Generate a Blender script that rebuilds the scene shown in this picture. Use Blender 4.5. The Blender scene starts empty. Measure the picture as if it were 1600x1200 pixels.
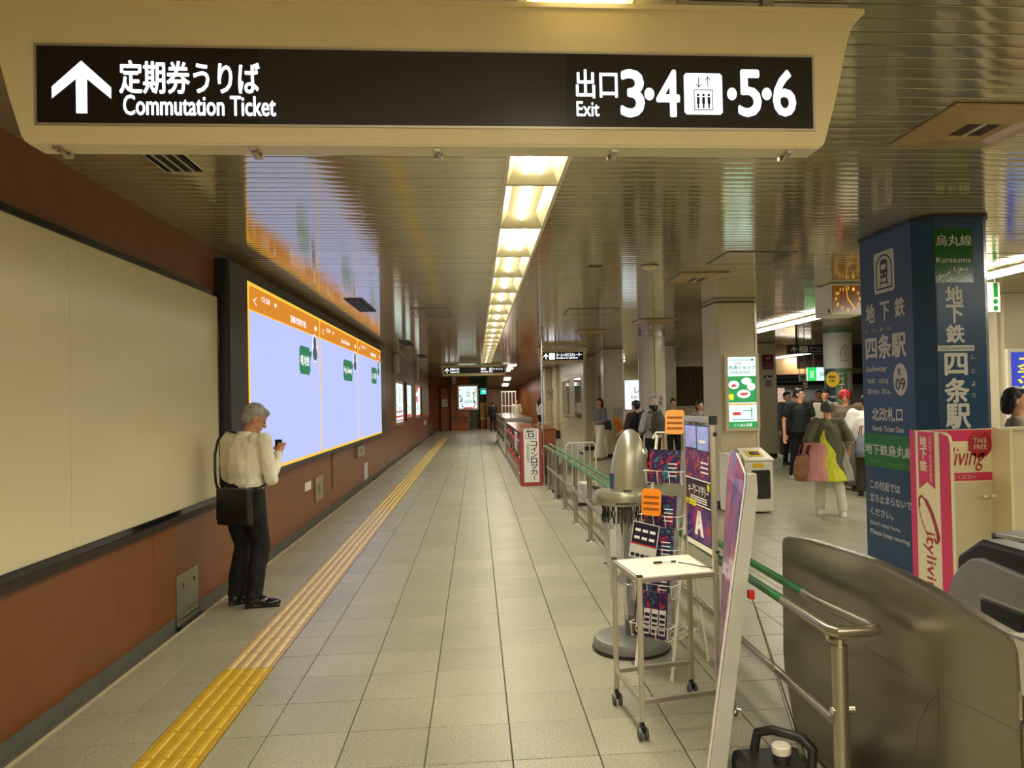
import bpy, bmesh, math, random
from mathutils import Vector, Matrix, noise
random.seed(7)
SC = bpy.context.scene
COL = SC.collection
# ------------------------------------------------------------------ camera
PSI, TH, PH, FPX, EYE = .0792, .0150, -.0204, 1189.2, 1.639
PCX, PCY = 838.01, 606.87
_f = Vector((math.sin(PSI)*math.cos(TH), math.cos(PSI)*math.cos(TH), math.sin(TH)))
_r = Vector((math.cos(PSI), -math.sin(PSI), 0)); _u = _r.cross(_f)
_r2 = _r*math.cos(PH)+_u*math.sin(PH); _u2 = -_r*math.sin(PH)+_u*math.cos(PH)
cam_d = bpy.data.cameras.new('camera'); cam = bpy.data.objects.new('camera', cam_d); COL.objects.link(cam)
M = Matrix.Identity(4)
for i in range(3):
    M[i][0] = _r2[i]; M[i][1] = _u2[i]; M[i][2] = -_f[i]
M[2][3] = EYE
cam.matrix_world = M
cam_d.sensor_width = 36; cam_d.lens = FPX/1600*36
cam_d.shift_x = -(PCX-800)/1600; cam_d.shift_y = (PCY-600)/1600
cam_d.clip_start = .05; cam_d.clip_end = 200
SC.camera = cam
# ------------------------------------------------------------------ world, exposure
w = bpy.data.worlds.new('world'); SC.world = w; w.use_nodes = True
w.node_tree.nodes['Background'].inputs[0].default_value = (1, .93, .8, 1)
w.node_tree.nodes['Background'].inputs[1].default_value = .02
SC.view_settings.view_transform = 'Standard'; SC.view_settings.look = 'None'
SC.view_settings.gamma = 1; SC.view_settings.use_curve_mapping = False
SC.view_settings.exposure = 0.2
LAMP_W = 16.0          # watts of each near trough lamp
TUBE_E = 15.0           # tube emission
WARM = (1, .935, .79)
CEIL = 3.03

def ray(x, y): return _f+_r2*((x-PCX)/FPX)-_u2*((y-PCY)/FPX)
O = Vector((0, 0, EYE))
def atX(x, y, X): d = ray(x, y); return O+d*(X/d.x)
def atY(x, y, Y): d = ray(x, y); return O+d*(Y/d.y)
def atZ(x, y, Z=0): d = ray(x, y); return O+d*((Z-EYE)/d.z)

# ------------------------------------------------------------------ materials
def srgb(r, g, b):
    f = lambda c: (c/255/12.92) if c <= 10 else ((c/255+.055)/1.055)**2.4
    return (f(r), f(g), f(b))
MATS = {}
def mat(name, col, rough=.5, metal=0, var=.06, scale=8, bump=0, bscale=60, emit=0, coat=0, stretch=None, spec=.5, alpha=1, trans=0):
    if name in MATS: return MATS[name]
    m = bpy.data.materials.new(name); m.use_nodes = True
    nt = m.node_tree; b = nt.nodes['Principled BSDF']
    col = tuple(col)
    tc = nt.nodes.new('ShaderNodeTexCoord'); mp = nt.nodes.new('ShaderNodeMapping')
    nt.links.new(tc.outputs['Object'], mp.inputs[0])
    if stretch: mp.inputs['Scale'].default_value = stretch
    no = nt.nodes.new('ShaderNodeTexNoise'); no.inputs['Scale'].default_value = scale; no.inputs['Detail'].default_value = 4
    nt.links.new(mp.outputs[0], no.inputs['Vector'])
    rp = nt.nodes.new('ShaderNodeMapRange'); rp.inputs['From Min'].default_value = .3; rp.inputs['From Max'].default_value = .7
    rp.inputs['To Min'].default_value = 1-var; rp.inputs['To Max'].default_value = 1+var
    nt.links.new(no.outputs[0], rp.inputs[0])
    mx = nt.nodes.new('ShaderNodeVectorMath'); mx.operation = 'SCALE'; mx.inputs[0].default_value = col
    nt.links.new(rp.outputs[0], mx.inputs['Scale'])
    nt.links.new(mx.outputs[0], b.inputs['Base Color'])
    b.inputs['Roughness'].default_value = rough; b.inputs['Metallic'].default_value = metal
    b.inputs['Specular IOR Level'].default_value = spec
    b.inputs['Coat Weight'].default_value = coat
    b.inputs['Transmission Weight'].default_value = trans
    b.inputs['Alpha'].default_value = alpha
    if emit:
        nt.links.new(mx.outputs[0], b.inputs['Emission Color']); b.inputs['Emission Strength'].default_value = emit
        b.inputs['Base Color'].default_value = (.02, .02, .02, 1)
        nt.links.remove(b.inputs['Base Color'].links[0])
    if bump:
        n2 = nt.nodes.new('ShaderNodeTexNoise'); n2.inputs['Scale'].default_value = bscale; n2.inputs['Detail'].default_value = 6
        nt.links.new(mp.outputs[0], n2.inputs['Vector'])
        bp = nt.nodes.new('ShaderNodeBump'); bp.inputs['Strength'].default_value = bump; bp.inputs['Distance'].default_value = .01
        nt.links.new(n2.outputs[0], bp.inputs['Height']); nt.links.new(bp.outputs[0], b.inputs['Normal'])
    MATS[name] = m
    return m

def art(name, stops, scale=3, emit=0, seed=0, rough=.3, dist=1.5, stretch=(1, 1, 1)):
    """printed abstract artwork: noise through a colour ramp"""
    if name in MATS: return MATS[name]
    m = bpy.data.materials.new(name); m.use_nodes = True; nt = m.node_tree; b = nt.nodes['Principled BSDF']
    tc = nt.nodes.new('ShaderNodeTexCoord'); mp = nt.nodes.new('ShaderNodeMapping')
    mp.inputs['Location'].default_value = (seed*3.1, seed*1.7, seed); mp.inputs['Scale'].default_value = stretch
    nt.links.new(tc.outputs['Object'], mp.inputs[0])
    no = nt.nodes.new('ShaderNodeTexNoise'); no.inputs['Scale'].default_value = scale; no.inputs['Detail'].default_value = 5
    no.inputs['Distortion'].default_value = dist
    nt.links.new(mp.outputs[0], no.inputs['Vector'])
    cr = nt.nodes.new('ShaderNodeValToRGB'); el = cr.color_ramp.elements
    n = len(stops)
    for k, c in enumerate(stops):
        p = .3+.4*k/(n-1)
        if k < 2: e = el[k]; e.position = p
        else: e = el.new(p)
        e.color = (*c, 1)
    nt.links.new(no.outputs[0], cr.inputs[0])
    nt.links.new(cr.outputs[0], b.inputs['Base Color']); b.inputs['Roughness'].default_value = rough
    if emit:
        nt.links.new(cr.outputs[0], b.inputs['Emission Color']); b.inputs['Emission Strength'].default_value = emit
    MATS[name] = m
    return m

def floor_tile_mat():
    m = bpy.data.materials.new('floor_tile'); m.use_nodes = True; nt = m.node_tree; b = nt.nodes['Principled BSDF']; N = nt.nodes.new; L = nt.links.new
    tc = N('ShaderNodeTexCoord'); oi = N('ShaderNodeObjectInfo')
    geo = N('ShaderNodeNewGeometry')
    n1 = N('ShaderNodeTexNoise'); n1.inputs['Scale'].default_value = 130; n1.inputs['Detail'].default_value = 2
    n2 = N('ShaderNodeTexNoise'); n2.inputs['Scale'].default_value = 1.6; n2.inputs['Detail'].default_value = 5
    n3 = N('ShaderNodeTexNoise'); n3.inputs['Scale'].default_value = 9; n3.inputs['Detail'].default_value = 4
    for n in (n1, n2, n3): L(geo.outputs['Position'], n.inputs['Vector'])
    sn = N('ShaderNodeVectorMath'); sn.operation = 'SNAP'; sn.inputs[1].default_value = (.4, .4, 10)
    ad = N('ShaderNodeVectorMath'); ad.operation = 'ADD'; ad.inputs[1].default_value = (.665+4, .107+4, 3)
    L(geo.outputs['Position'], ad.inputs[0]); L(ad.outputs[0], sn.inputs[0])
    wn = N('ShaderNodeTexWhiteNoise'); L(sn.outputs[0], wn.inputs['Vector'])
    cr = N('ShaderNodeValToRGB'); e = cr.color_ramp.elements
    e[0].position = .38; e[0].color = (*srgb(128, 124, 102), 1); e[1].position = .62; e[1].color = (*srgb(168, 164, 140), 1)
    L(n1.outputs[0], cr.inputs[0])
    def rng(src, a, c):
        r = N('ShaderNodeMapRange'); r.inputs['From Min'].default_value = .25; r.inputs['From Max'].default_value = .75
        r.inputs['To Min'].default_value = a; r.inputs['To Max'].default_value = c; L(src, r.inputs[0]); return r.outputs[0]
    mu = N('ShaderNodeMath'); mu.operation = 'MULTIPLY'; L(rng(n2.outputs[0], .88, 1.1), mu.inputs[0])
    mr = N('ShaderNodeMapRange'); mr.inputs['To Min'].default_value = .93; mr.inputs['To Max'].default_value = 1.07; L(wn.outputs['Value'], mr.inputs[0])
    L(mr.outputs[0], mu.inputs[1])
    sc = N('ShaderNodeVectorMath'); sc.operation = 'SCALE'; L(cr.outputs[0], sc.inputs[0]); L(mu.outputs[0], sc.inputs['Scale'])
    L(sc.outputs[0], b.inputs['Base Color'])
    b.inputs['Roughness'].default_value = .33
    b.inputs['Specular IOR Level'].default_value = .55
    bp = N('ShaderNodeBump'); bp.inputs['Strength'].default_value = .1; bp.inputs['Distance'].default_value = .002
    L(n1.outputs[0], bp.inputs['Height']); L(bp.outputs[0], b.inputs['Normal'])
    return m

def slat_mat():
    m = bpy.data.materials.new('ceiling_slat'); m.use_nodes = True; nt = m.node_tree; b = nt.nodes['Principled BSDF']; N = nt.nodes.new; L = nt.links.new
    geo = N('ShaderNodeNewGeometry'); n = N('ShaderNodeTexNoise'); n.inputs['Scale'].default_value = .8; n.inputs['Detail'].default_value = 4
    L(geo.outputs['Position'], n.inputs['Vector'])
    sn = N('ShaderNodeVectorMath'); sn.operation = 'SNAP'; sn.inputs[1].default_value = (50, .1025, 10)
    ad = N('ShaderNodeVectorMath'); ad.operation = 'ADD'; ad.inputs[1].default_value = (20, 10+.1025/2-.014, 0)
    L(geo.outputs['Position'], ad.inputs[0]); L(ad.outputs[0], sn.inputs[0])
    wn = N('ShaderNodeTexWhiteNoise'); L(sn.outputs[0], wn.inputs['Vector'])
    s = N('ShaderNodeMapRange'); s.inputs['To Min'].default_value = .93; s.inputs['To Max'].default_value = 1.07; L(wn.outputs['Value'], s.inputs[0])
    sc = N('ShaderNodeVectorMath'); sc.operation = 'SCALE'; sc.inputs[0].default_value = SLAT_COL
    L(s.outputs[0], sc.inputs['Scale']); L(sc.outputs[0], b.inputs['Base Color'])
    b.inputs['Metallic'].default_value = SLAT_METAL; b.inputs['Roughness'].default_value = .085
    b.inputs['Specular IOR Level'].default_value = .8
    return m
SLAT_COL = srgb(184, 173, 138); SLAT_METAL = .52

# ------------------------------------------------------------------ mesh builder
class MB:
    def __init__(s): s.v = []; s.f = []; s.m = []; s.k = 0; s.p = []
    def mi(s, k): s.k = k; return s
    def add(s, vs, fs):
        o = len(s.v); s.p.append((o, len(s.f))); s.v += [tuple(v) for v in vs]
        for f in fs: s.f.append([o+i for i in f]); s.m.append(s.k)
        return s
    def box(s, a, b, M=None):
        x0, x1 = sorted((a[0], b[0])); y0, y1 = sorted((a[1], b[1])); z0, z1 = sorted((a[2], b[2]))
        vs = [Vector(p) for p in ((x0,y0,z0),(x1,y0,z0),(x1,y1,z0),(x0,y1,z0),(x0,y0,z1),(x1,y0,z1),(x1,y1,z1),(x0,y1,z1))]
        if M: vs = [M@v for v in vs]
        return s.add(vs, [(0,3,2,1),(4,5,6,7),(0,1,5,4),(1,2,6,5),(2,3,7,6),(3,0,4,7)])
    def tube(s, pts, r, seg=10, r1=None, cap=True):
        pts = [Vector(p) for p in pts]; n = len(pts); vs = []
        for i, p in enumerate(pts):
            if i == 0: d = pts[1]-p
            elif i == n-1: d = p-pts[-2]
            else: d = (pts[i+1]-p).normalized()+(p-pts[i-1]).normalized()
            d = d.normalized() if d.length > 1e-9 else Vector((0, 0, 1))
            a = Vector((0, 0, 1)) if abs(d.z) < .9 else Vector((1, 0, 0))
            if i == 0: e1 = d.cross(a).normalized()
            else: e1 = (e1-d*e1.dot(d)).normalized()
            e2 = d.cross(e1); rr = r if r1 is None else r+(r1-r)*i/(n-1)
            if isinstance(r, (list, tuple)): rr = r[i]
            for k in range(seg):
                t = 2*math.pi*k/seg; vs.append(p+(e1*math.cos(t)+e2*math.sin(t))*rr)
        fs = [(i*seg+k, i*seg+(k+1) % seg, (i+1)*seg+(k+1) % seg, (i+1)*seg+k) for i in range(n-1) for k in range(seg)]
        if cap: fs += [tuple(range(seg-1, -1, -1)), tuple(range((n-1)*seg, n*seg))]
        return s.add(vs, fs)
    def lathe(s, prof, c=(0, 0, 0), seg=24, M=None, a0=0, a1=2*math.pi):
        full = abs(a1-a0-2*math.pi) < 1e-6; ns = seg if full else seg+1; vs = []
        for r, z in prof:
            for k in range(ns):
                t = a0+(a1-a0)*k/seg; v = Vector((c[0]+r*math.cos(t), c[1]+r*math.sin(t), c[2]+z)); vs.append(M@v if M else v)
        n = len(prof); fs = []
        for i in range(n-1):
            for k in range(seg):
                k2 = (k+1) % ns; fs.append((i*ns+k, i*ns+k2, (i+1)*ns+k2, (i+1)*ns+k))
        if full:
            if prof[0][0] > 1e-6: fs.append(tuple(range(ns-1, -1, -1)))
            if prof[-1][0] > 1e-6: fs.append(tuple(range((n-1)*ns, n*ns)))
        return s.add(vs, fs)
    def prism(s, poly, ext, M=None):
        """poly: 3D points (planar), ext: extrusion vector"""
        n = len(poly); e = Vector(ext); P = [Vector(p) for p in poly]; vs = P+[p+e for p in P]
        if M: vs = [M@v for v in vs]
        nrm = Vector((0, 0, 0))
        for i in range(n): nrm += P[i].cross(P[(i+1) % n])
        fs = [tuple(range(n)), tuple(range(2*n-1, n-1, -1))]+[(i, i+n, (i+1) % n+n, (i+1) % n) for i in range(n)]
        if nrm.dot(e) > 0: fs = [tuple(reversed(f)) for f in fs]
        return s.add(vs, fs)
    def ball(s, c, r, seg=12, rings=8, M=None):
        if not isinstance(r, (tuple, list)): r = (r, r, r)
        vs = [(0, 0, 1)]
        for i in range(1, rings):
            p = math.pi*i/rings
            for k in range(seg):
                t = 2*math.pi*k/seg; vs.append((math.sin(p)*math.cos(t), math.sin(p)*math.sin(t), math.cos(p)))
        vs.append((0, 0, -1)); c = Vector(c)
        vs = [(M@Vector((v[0]*r[0], v[1]*r[1], v[2]*r[2])) if M else Vector((v[0]*r[0], v[1]*r[1], v[2]*r[2])))+c for v in vs]
        fs = [(0, 1+k, 1+(k+1) % seg) for k in range(seg)]
        for i in range(rings-2):
            for k in range(seg):
                a = 1+i*seg; fs.append((a+k, a+seg+k, a+seg+(k+1) % seg, a+(k+1) % seg))
        b = 1+(rings-2)*seg; e = len(vs)-1
        fs += [(b+(k+1) % seg, b+k, e) for k in range(seg)]
        return s.add(vs, fs)
    def mesh(s, name, mats):
        me = bpy.data.meshes.new(name); me.from_pydata(s.v, [], s.f)
        for m in (mats if isinstance(mats, (list, tuple)) else [mats]): me.materials.append(m)
        me.polygons.foreach_set('material_index', s.m)
        return me
    def build(s, name, mats, parent=None, smooth=False, bevel=0, angle=40):
        me = s.mesh(name, mats)
        o = bpy.data.objects.new(name, me); COL.objects.link(o)
        if smooth:
            me.polygons.foreach_set('use_smooth', [True]*len(me.polygons))
            me.set_sharp_from_angle(angle=math.radians(angle))
        if bevel:
            b = o.modifiers.new('bevel', 'BEVEL'); b.width = bevel; b.segments = 2; b.limit_method = 'ANGLE'; b.angle_limit = math.radians(50)
            b.harden_normals = False
        if parent: setpar(o, parent)
        return o
def each(mb, name, mats, parent=None, **kw):
    """every added shape becomes an object of its own"""
    ends = mb.p[1:]+[(len(mb.v), len(mb.f))]; out = []
    for (v0, f0), (v1, f1) in zip(mb.p, ends):
        q = MB(); q.add(mb.v[v0:v1], [[i-v0 for i in f] for f in mb.f[f0:f1]]); out.append(q.build(name, mats, parent, **kw))
    return out[-1]
WM = {}
def setpar(o, parent):
    o.parent = parent
    m = WM.get(parent.name)
    if m is not None and not parent.get('_local'): o.matrix_parent_inverse = m.inverted()
def tag(o, label=None, cat=None, group=None, kind=None):
    if label: o['label'] = label
    if cat: o['category'] = cat
    if group: o['group'] = group
    if kind: o['kind'] = kind
    return o
def thing(name, label, cat, loc=(0, 0, 0), rz=0, group=None, kind=None):
    o = bpy.data.objects.new(name, None); COL.objects.link(o); o.empty_display_size = .1
    o.location = loc; o.rotation_euler = (0, 0, rz)
    WM[o.name] = Matrix.Translation(Vector(loc))@Matrix.Rotation(rz, 4, 'Z')
    return tag(o, label, cat, group, kind)
def struct(name, loc=(0, 0, 0)):
    o = thing(name, None, None, loc); o['kind'] = 'structure'; return o
def share(mesh, name, parent, loc=None, kind=None):
    o = bpy.data.objects.new(name, mesh); COL.objects.link(o)
    if parent: setpar(o, parent)
    if loc is not None: o.location = loc
    if kind: o['kind'] = kind
    return o
def copy_tree(o, loc, rz=0, label=None):
    """copy a thing and its parts and sub-parts (parts keep their parent inverse)"""
    c = o.copy(); COL.objects.link(c); c.location = loc; c.rotation_euler = (0, 0, rz)
    if label: c['label'] = label
    for ch in list(o.children):
        d = ch.copy(); COL.objects.link(d); d.parent = c; d.matrix_parent_inverse = ch.matrix_parent_inverse.copy()
        for g in list(ch.children):
            e = g.copy(); COL.objects.link(e); e.parent = d
    return c

# ------------------------------------------------------------------ lettering
_tc = bpy.data.curves.new('text', 'FONT'); _to = bpy.data.objects.new('text', _tc)
GL = {}
_ts = bpy.data.scenes.new('workshop')
def evaluated(o):
    _ts.collection.objects.link(o); vl = _ts.view_layers[0]; vl.update()
    dg = vl.depsgraph; dg.update(); return o.evaluated_get(dg), dg
def glyphs(s, bold, res=3):
    k = (s, bold)
    if k in GL: return GL[k]
    _tc.body = s; _tc.size = 1; _tc.resolution_u = res; _tc.offset = bold; _tc.fill_mode = 'FRONT' if hasattr(_tc, 'fill_mode') else 'BOTH'
    ev, dg = evaluated(_to); me = ev.to_mesh()
    vs = [v.co.copy() for v in me.vertices]; fs = [tuple(p.vertices) for p in me.polygons]
    ev.to_mesh_clear(); _ts.collection.objects.unlink(_to)
    GL[k] = (vs, fs); return GL[k]
def put(mb, s, o, R, U, w, h, bold=.012, off=.0015, fit=True):
    """lay the glyphs of s into the rectangle at o (lower left) spanned by R*w, U*h; bold strokes are struck several times"""
    vs, fs = glyphs(s, 0)
    if not vs: return
    x0 = min(v.x for v in vs); x1 = max(v.x for v in vs); y0 = min(v.y for v in vs); y1 = max(v.y for v in vs)
    sx = w/max(x1-x0, 1e-6); sy = h/max(y1-y0, 1e-6) if h else sx
    if s in 'ー一-・' : sy = sx
    N = R.cross(U); e = bold*min(sx, sy)
    strikes = [(0, 0)] if bold < .01 else [(e, 0), (-e, 0), (0, e), (0, -e), (e*.7, e*.7), (-e*.7, -e*.7), (e*.7, -e*.7), (-e*.7, e*.7)]
    if .01 <= bold < .015: strikes = strikes[:2]
    for k, (a, c) in enumerate(strikes):
        mb.add([o+R*((v.x-x0)*sx+a)+U*((v.y-y0)*sy+c)+N*(off+.00008*k) for v in vs], fs)
X_, Y_, Z_ = Vector((1, 0, 0)), Vector((0, 1, 0)), Vector((0, 0, 1))
class Face:
    """a flat face given by lower-left corner, right and up directions; units metres"""
    def __init__(s, o, R, U=Z_): s.o = Vector(o); s.R = R.normalized(); s.U = U.normalized(); s.N = s.R.cross(s.U)
    def p(s, x, y, n=0): return s.o+s.R*x+s.U*y+s.N*n
    def text(s, mb, t, x, y, w, h, bold=.012, off=.0015): put(mb, t, s.p(x, y), s.R, s.U, w, h, bold, off)
    def col(s, mb, t, x, y, w, h, bold=.012, off=.0015, gap=.12):
        """vertical lettering, top at y+h"""
        n = len(t); c = h/n
        for i, ch in enumerate(t):
            if ch == ' ': continue
            if ch == 'ー':
                s.rect(mb, x+w*.44, y+h-(i+1)*c+c*.1, w*.12, c*.8, off, .0005); continue
            s.text(mb, ch, x, y+h-(i+1)*c+c*gap/2, w, c*(1-gap), bold, off)
    def rect(s, mb, x, y, w, h, off=.001, t=.0008):
        a = [s.p(x, y, off-t), s.p(x+w, y, off-t), s.p(x+w, y+h, off-t), s.p(x, y+h, off-t)]
        mb.prism(a, s.N*t)
    def poly(s, mb, pts, off=.001, t=.0008): mb.prism([s.p(x, y, off-t) for x, y in pts], s.N*t)
    def disc(s, mb, cx, cy, rx, ry=None, off=.001, t=.0008, seg=24):
        ry = ry or rx
        s.poly(mb, [(cx+rx*math.cos(2*math.pi*k/seg), cy+ry*math.sin(2*math.pi*k/seg)) for k in range(seg)], off, t)
    def line(s, mb, pts, wd, off=.0015, t=.0005):
        for (x0, y0), (x1, y1) in zip(pts, pts[1:]):
            d = Vector((x1-x0, y1-y0)); l = d.length or 1; n = Vector((-d.y, d.x))/l*wd/2
            s.poly(mb, [(x0+n.x, y0+n.y), (x1+n.x, y1+n.y), (x1-n.x, y1-n.y), (x0-n.x, y0-n.y)], off, t)
    def arrow(s, mb, x, y, w, h, th, off=.0015):
        """up arrow"""
        c = x+w/2
        s.poly(mb, [(c-th/2, y), (c+th/2, y), (c+th/2, y+h*.8), (c-th/2, y+h*.8)], off)
        s.poly(mb, [(c, y+h), (c-w/2, y+h*.5), (c-w/2, y+h*.5-th*1.1), (c, y+h-th*1.3)], off)
        s.poly(mb, [(c, y+h), (c, y+h-th*1.3), (c+w/2, y+h*.5-th*1.1), (c+w/2, y+h*.5)], off)
def quadbox(mb, F, x, y, w, h, d):
    """a solid slab on face F from n=0 back to -d"""
    mb.prism([F.p(x, y), F.p(x+w, y), F.p(x+w, y+h), F.p(x, y+h)], -F.N*d)
def framebox(mb, F, x, y, w, h, b, d, n=0):
    for (a, c, e, g) in ((x, y, w, b), (x, y+h-b, w, b), (x, y+b, b, h-2*b), (x+w-b, y+b, b, h-2*b)):
        mb.prism([F.p(a, c, n), F.p(a+e, c, n), F.p(a+e, c+g, n), F.p(a, c+g, n)], -F.N*d)
# ------------------------------------------------------------------ palette
m_brown = mat('brown_laminate', srgb(120, 70, 32), .38, var=.08, scale=5, bump=.02, bscale=300)
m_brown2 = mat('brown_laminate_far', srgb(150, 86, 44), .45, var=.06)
m_dkbrown = mat('dark_red_brown_trim', srgb(84, 34, 22), .5)
m_base = mat('dark_grey_base', srgb(72, 72, 64), .45)
m_black = mat('black_paint', (.012, .012, .012), .4)
m_blackgloss = mat('black_gloss', (.008, .008, .009), .12)
m_plast = mat('black_plastic', (.015, .015, .015), .45)
m_grey = mat('charcoal_housing', srgb(62, 62, 60), .5)
m_cream = mat('cream_panel', srgb(202, 191, 160), .3, var=.03, scale=3)
m_cream2 = mat('cream_laminate', srgb(208, 198, 164), .35, var=.03, scale=3)
m_sign = mat('sign_cream_enamel', srgb(222, 206, 160), .3, var=.02)
m_steel = mat('brushed_steel', srgb(176, 170, 152), .3, metal=.95, var=.05, scale=4, stretch=(1, 1, 30), bump=.01, bscale=200)
m_gate = mat('gate_stainless', srgb(150, 144, 124), .27, metal=.9, var=.08, scale=2.2, bump=.012, bscale=90)
m_chrome = mat('chrome', (.75, .73, .68), .12, metal=1)
m_alu = mat('aluminium', srgb(190, 184, 166), .38, metal=.8)
m_white = mat('white_enamel', srgb(232, 228, 208), .35, var=.02)
m_whiteprint = mat('white_print', srgb(236, 234, 226), .5, var=.01)
m_greyprint = mat('grey_print', srgb(196, 196, 190), .5, var=.01)
m_blackprint = mat('black_print', (.015, .015, .015), .5)
m_green = mat('green_grip', srgb(38, 112, 52), .3, var=.05)
m_greenprint = mat('green_print', srgb(20, 110, 40), .3)
m_blue = mat('navy_blue_print', srgb(24, 63, 96), .3, var=.03, scale=2)
m_red = mat('red_plastic', srgb(200, 30, 25), .4)
m_redprint = mat('red_print', srgb(190, 30, 35), .45)
m_lockred = mat('locker_red', srgb(168, 62, 54), .35, var=.03); m_lockbr = mat('locker_red_brown', srgb(118, 66, 56), .3, var=.04)
m_orange = mat('orange_paper', srgb(245, 140, 30), .5)
m_yellow = mat('yellow_plastic', srgb(228, 190, 20), .4)
m_glyph = mat('lit_lettering', (.9, .95, 1), emit=1.6, var=0)
m_tube = mat('fluorescent_tube', WARM, emit=TUBE_E, var=0)
m_tubew = mat('white_fluorescent_tube', (1, .93, .78), emit=6, var=0)
m_tubeoff = mat('tube_unlit', srgb(215, 212, 200), .3)
m_trough = mat('lamp_reflector', srgb(214, 204, 160), .35, var=.02)
m_dark = mat('ceiling_void', (.012, .011, .009), .9)
m_tile = floor_tile_mat(); m_slat = slat_mat()
m_tacY = mat('tactile_yellow', srgb(176, 142, 34), .4, var=.1, scale=20, bump=.02)
m_tacP = mat('tactile_worn_pink', srgb(170, 140, 108), .4, var=.12, scale=20)
m_tacBar = mat('tactile_bar_cream', srgb(206, 186, 118), .4, var=.12, scale=20)
m_tacBarY = mat('tactile_bar_yellow', srgb(196, 160, 40), .4, var=.12, scale=20)
m_grout = mat('grout', srgb(70, 64, 48), .8)

# ------------------------------------------------------------------ floor
fl = struct('floor')
XL, XR, YN, YF = -2.165, 13.0, -4.0, 46.0
b = MB(); b.box((XL, YN, -.08), (XR, YF, -.012)); b.build('grout_bed', m_grout, fl)
x0g, y0g, T = -.665, 3.493, .4
tiles = []
i = -4
xs = [XL, -1.865, -1.607]
xs2 = [-1.293, -1.065] + [x0g+T*k for k in range(0, 35)]
cols = list(zip(xs, xs[1:])) + list(zip(xs2, xs2[1:]))
j0 = math.floor((YN-y0g)/T); j1 = math.ceil((YF-y0g)/T)
def inview(x, y):
    v = Vector((x, y, 0))-O; z = v.dot(_f)
    if z < .3: return False
    px = PCX+FPX*v.dot(_r2)/z; py = PCY-FPX*v.dot(_u2)/z
    return -60 < px < 1660 and py < 1290
for (xa, xb) in cols:
    for j in range(j0, j1):
        ya = y0g+T*j; yb = ya+T
        xm, ym = (xa+xb)/2, (ya+yb)/2
        tiles.append((0 if (inview(xm, ym) and ym < 30) else 1, math.hypot(xm, ym), xa, xb, ya, yb))
tiles.sort()
g = .0028
def tile_mb(b, w, h, z=0):
    c = .002
    vs = [(0+g, g, -.012), (w-g, g, -.012), (w-g, h-g, -.012), (g, h-g, -.012), (g, g, z-c), (w-g, g, z-c), (w-g, h-g, z-c), (g, h-g, z-c),
          (g+c, g+c, z), (w-g-c, g+c, z), (w-g-c, h-g-c, z), (g+c, h-g-c, z)]
    return vs, [(0,1,5,4),(1,2,6,5),(2,3,7,6),(3,0,4,7),(4,5,9,8),(5,6,10,9),(6,7,11,10),(7,4,8,11),(8,9,10,11)]
for j in range(int((34.3-y0g)/T), j1): tiles.append((1, 99, -1.607, -1.293, max(34.3, y0g+T*j), y0g+T*j+T))
cache = {}; rest = MB(); cnt = 0
for (fl_, d, xa, xb, ya, yb) in tiles:
    w_, h_ = round(xb-xa, 4), round(yb-ya, 4)
    dz = random.uniform(-.0006, .0006)
    if cnt < 300 and fl_ == 0:
        if (w_, h_) not in cache:
            q = MB(); q.add(*tile_mb(q, w_, h_)); cache[(w_, h_)] = q.mesh('tile', m_tile)
        share(cache[(w_, h_)], 'tile', fl, (xa, ya, dz)); cnt += 1
    else:
        vs, fs = tile_mb(rest, w_, h_); rest.add([(x+xa, y+ya, z+dz) for x, y, z in vs], fs)
o = rest.build('distant_tiles', m_tile, fl); o['kind'] = 'stuff'
# tactile guide strip: 30 cm blocks with four raised bars each
tac = {}
for k, (mp_, mbar) in enumerate(((m_tacY, m_tacBarY), (m_tacP, m_tacBar), (m_tacY, m_tacBar))):
    q = MB(); vs, fs = tile_mb(q, .31, .3, .001); q.add(vs, fs); q.mi(1)
    for s in range(4):
        cx = .05+.07*s; a, c = .017, .011
        q.add([(cx-a, .008, .001), (cx+a, .008, .001), (cx+a, .292, .001), (cx-a, .292, .001), (cx-c, .014, .006), (cx+c, .014, .006), (cx+c, .286, .006), (cx-c, .286, .006)],
              [(0,1,5,4),(1,2,6,5),(2,3,7,6),(3,0,4,7),(4,5,6,7)])
    tac[k] = q.mesh('tactile_block', [mp_, mbar])
y = 1.0
while y < 34.2:
    k = 0 if y < 4.6 else (1 if y < 11.8 else 2)
    share(tac[k], 'tactile_block', fl, (-1.605, y, 0)); y += .3

# drain channel and wall foot at the left wall
gt = struct('trim_1', (-2.25, 0, 0))
b = MB(); b.box((-2.19, YN, -.02), (-2.166, 37, .003)); b.build('channel_edge_strip', mat('pale_strip', srgb(186, 176, 140), .4), gt)
b = MB(); b.box((-2.36, YN, -.075), (-2.19, 37, -.06)); b.box((-2.2, YN, -.07), (-2.19, 37, -.02)); each(b, 'channel_bed', mat('channel_grey', srgb(96, 92, 74), .5), gt)
b = MB(); b.box((-2.34, YN, -.06), (-2.305, 37, .045)); tag(b.build('baseboard_left', mat('base_grey', srgb(98, 98, 86), .45)), kind='structure')

# ------------------------------------------------------------------ left wall
wl = struct('wall_left', (-2.35, 0, 0))
WX = -2.3
ys = [-4, -1.6, .8, 3.2, 5.6, 8, 10.4, 12.8, 15.2, 17.6, 20, 22.4, 24.8, 27.2, 29.6, 32.1, 34.6, 37]
for a, c in zip(ys, ys[1:]):
    b = MB(); b.box((WX-.03, a+.002, .045), (WX, c-.002, CEIL+.02)); b.build('wall_panel', m_brown, wl)
b = MB(); b.box((WX-.08, YN, -.08), (WX-.031, 37, 3.2)); each(b, 'wall_core', m_dkbrown, wl)
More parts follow.
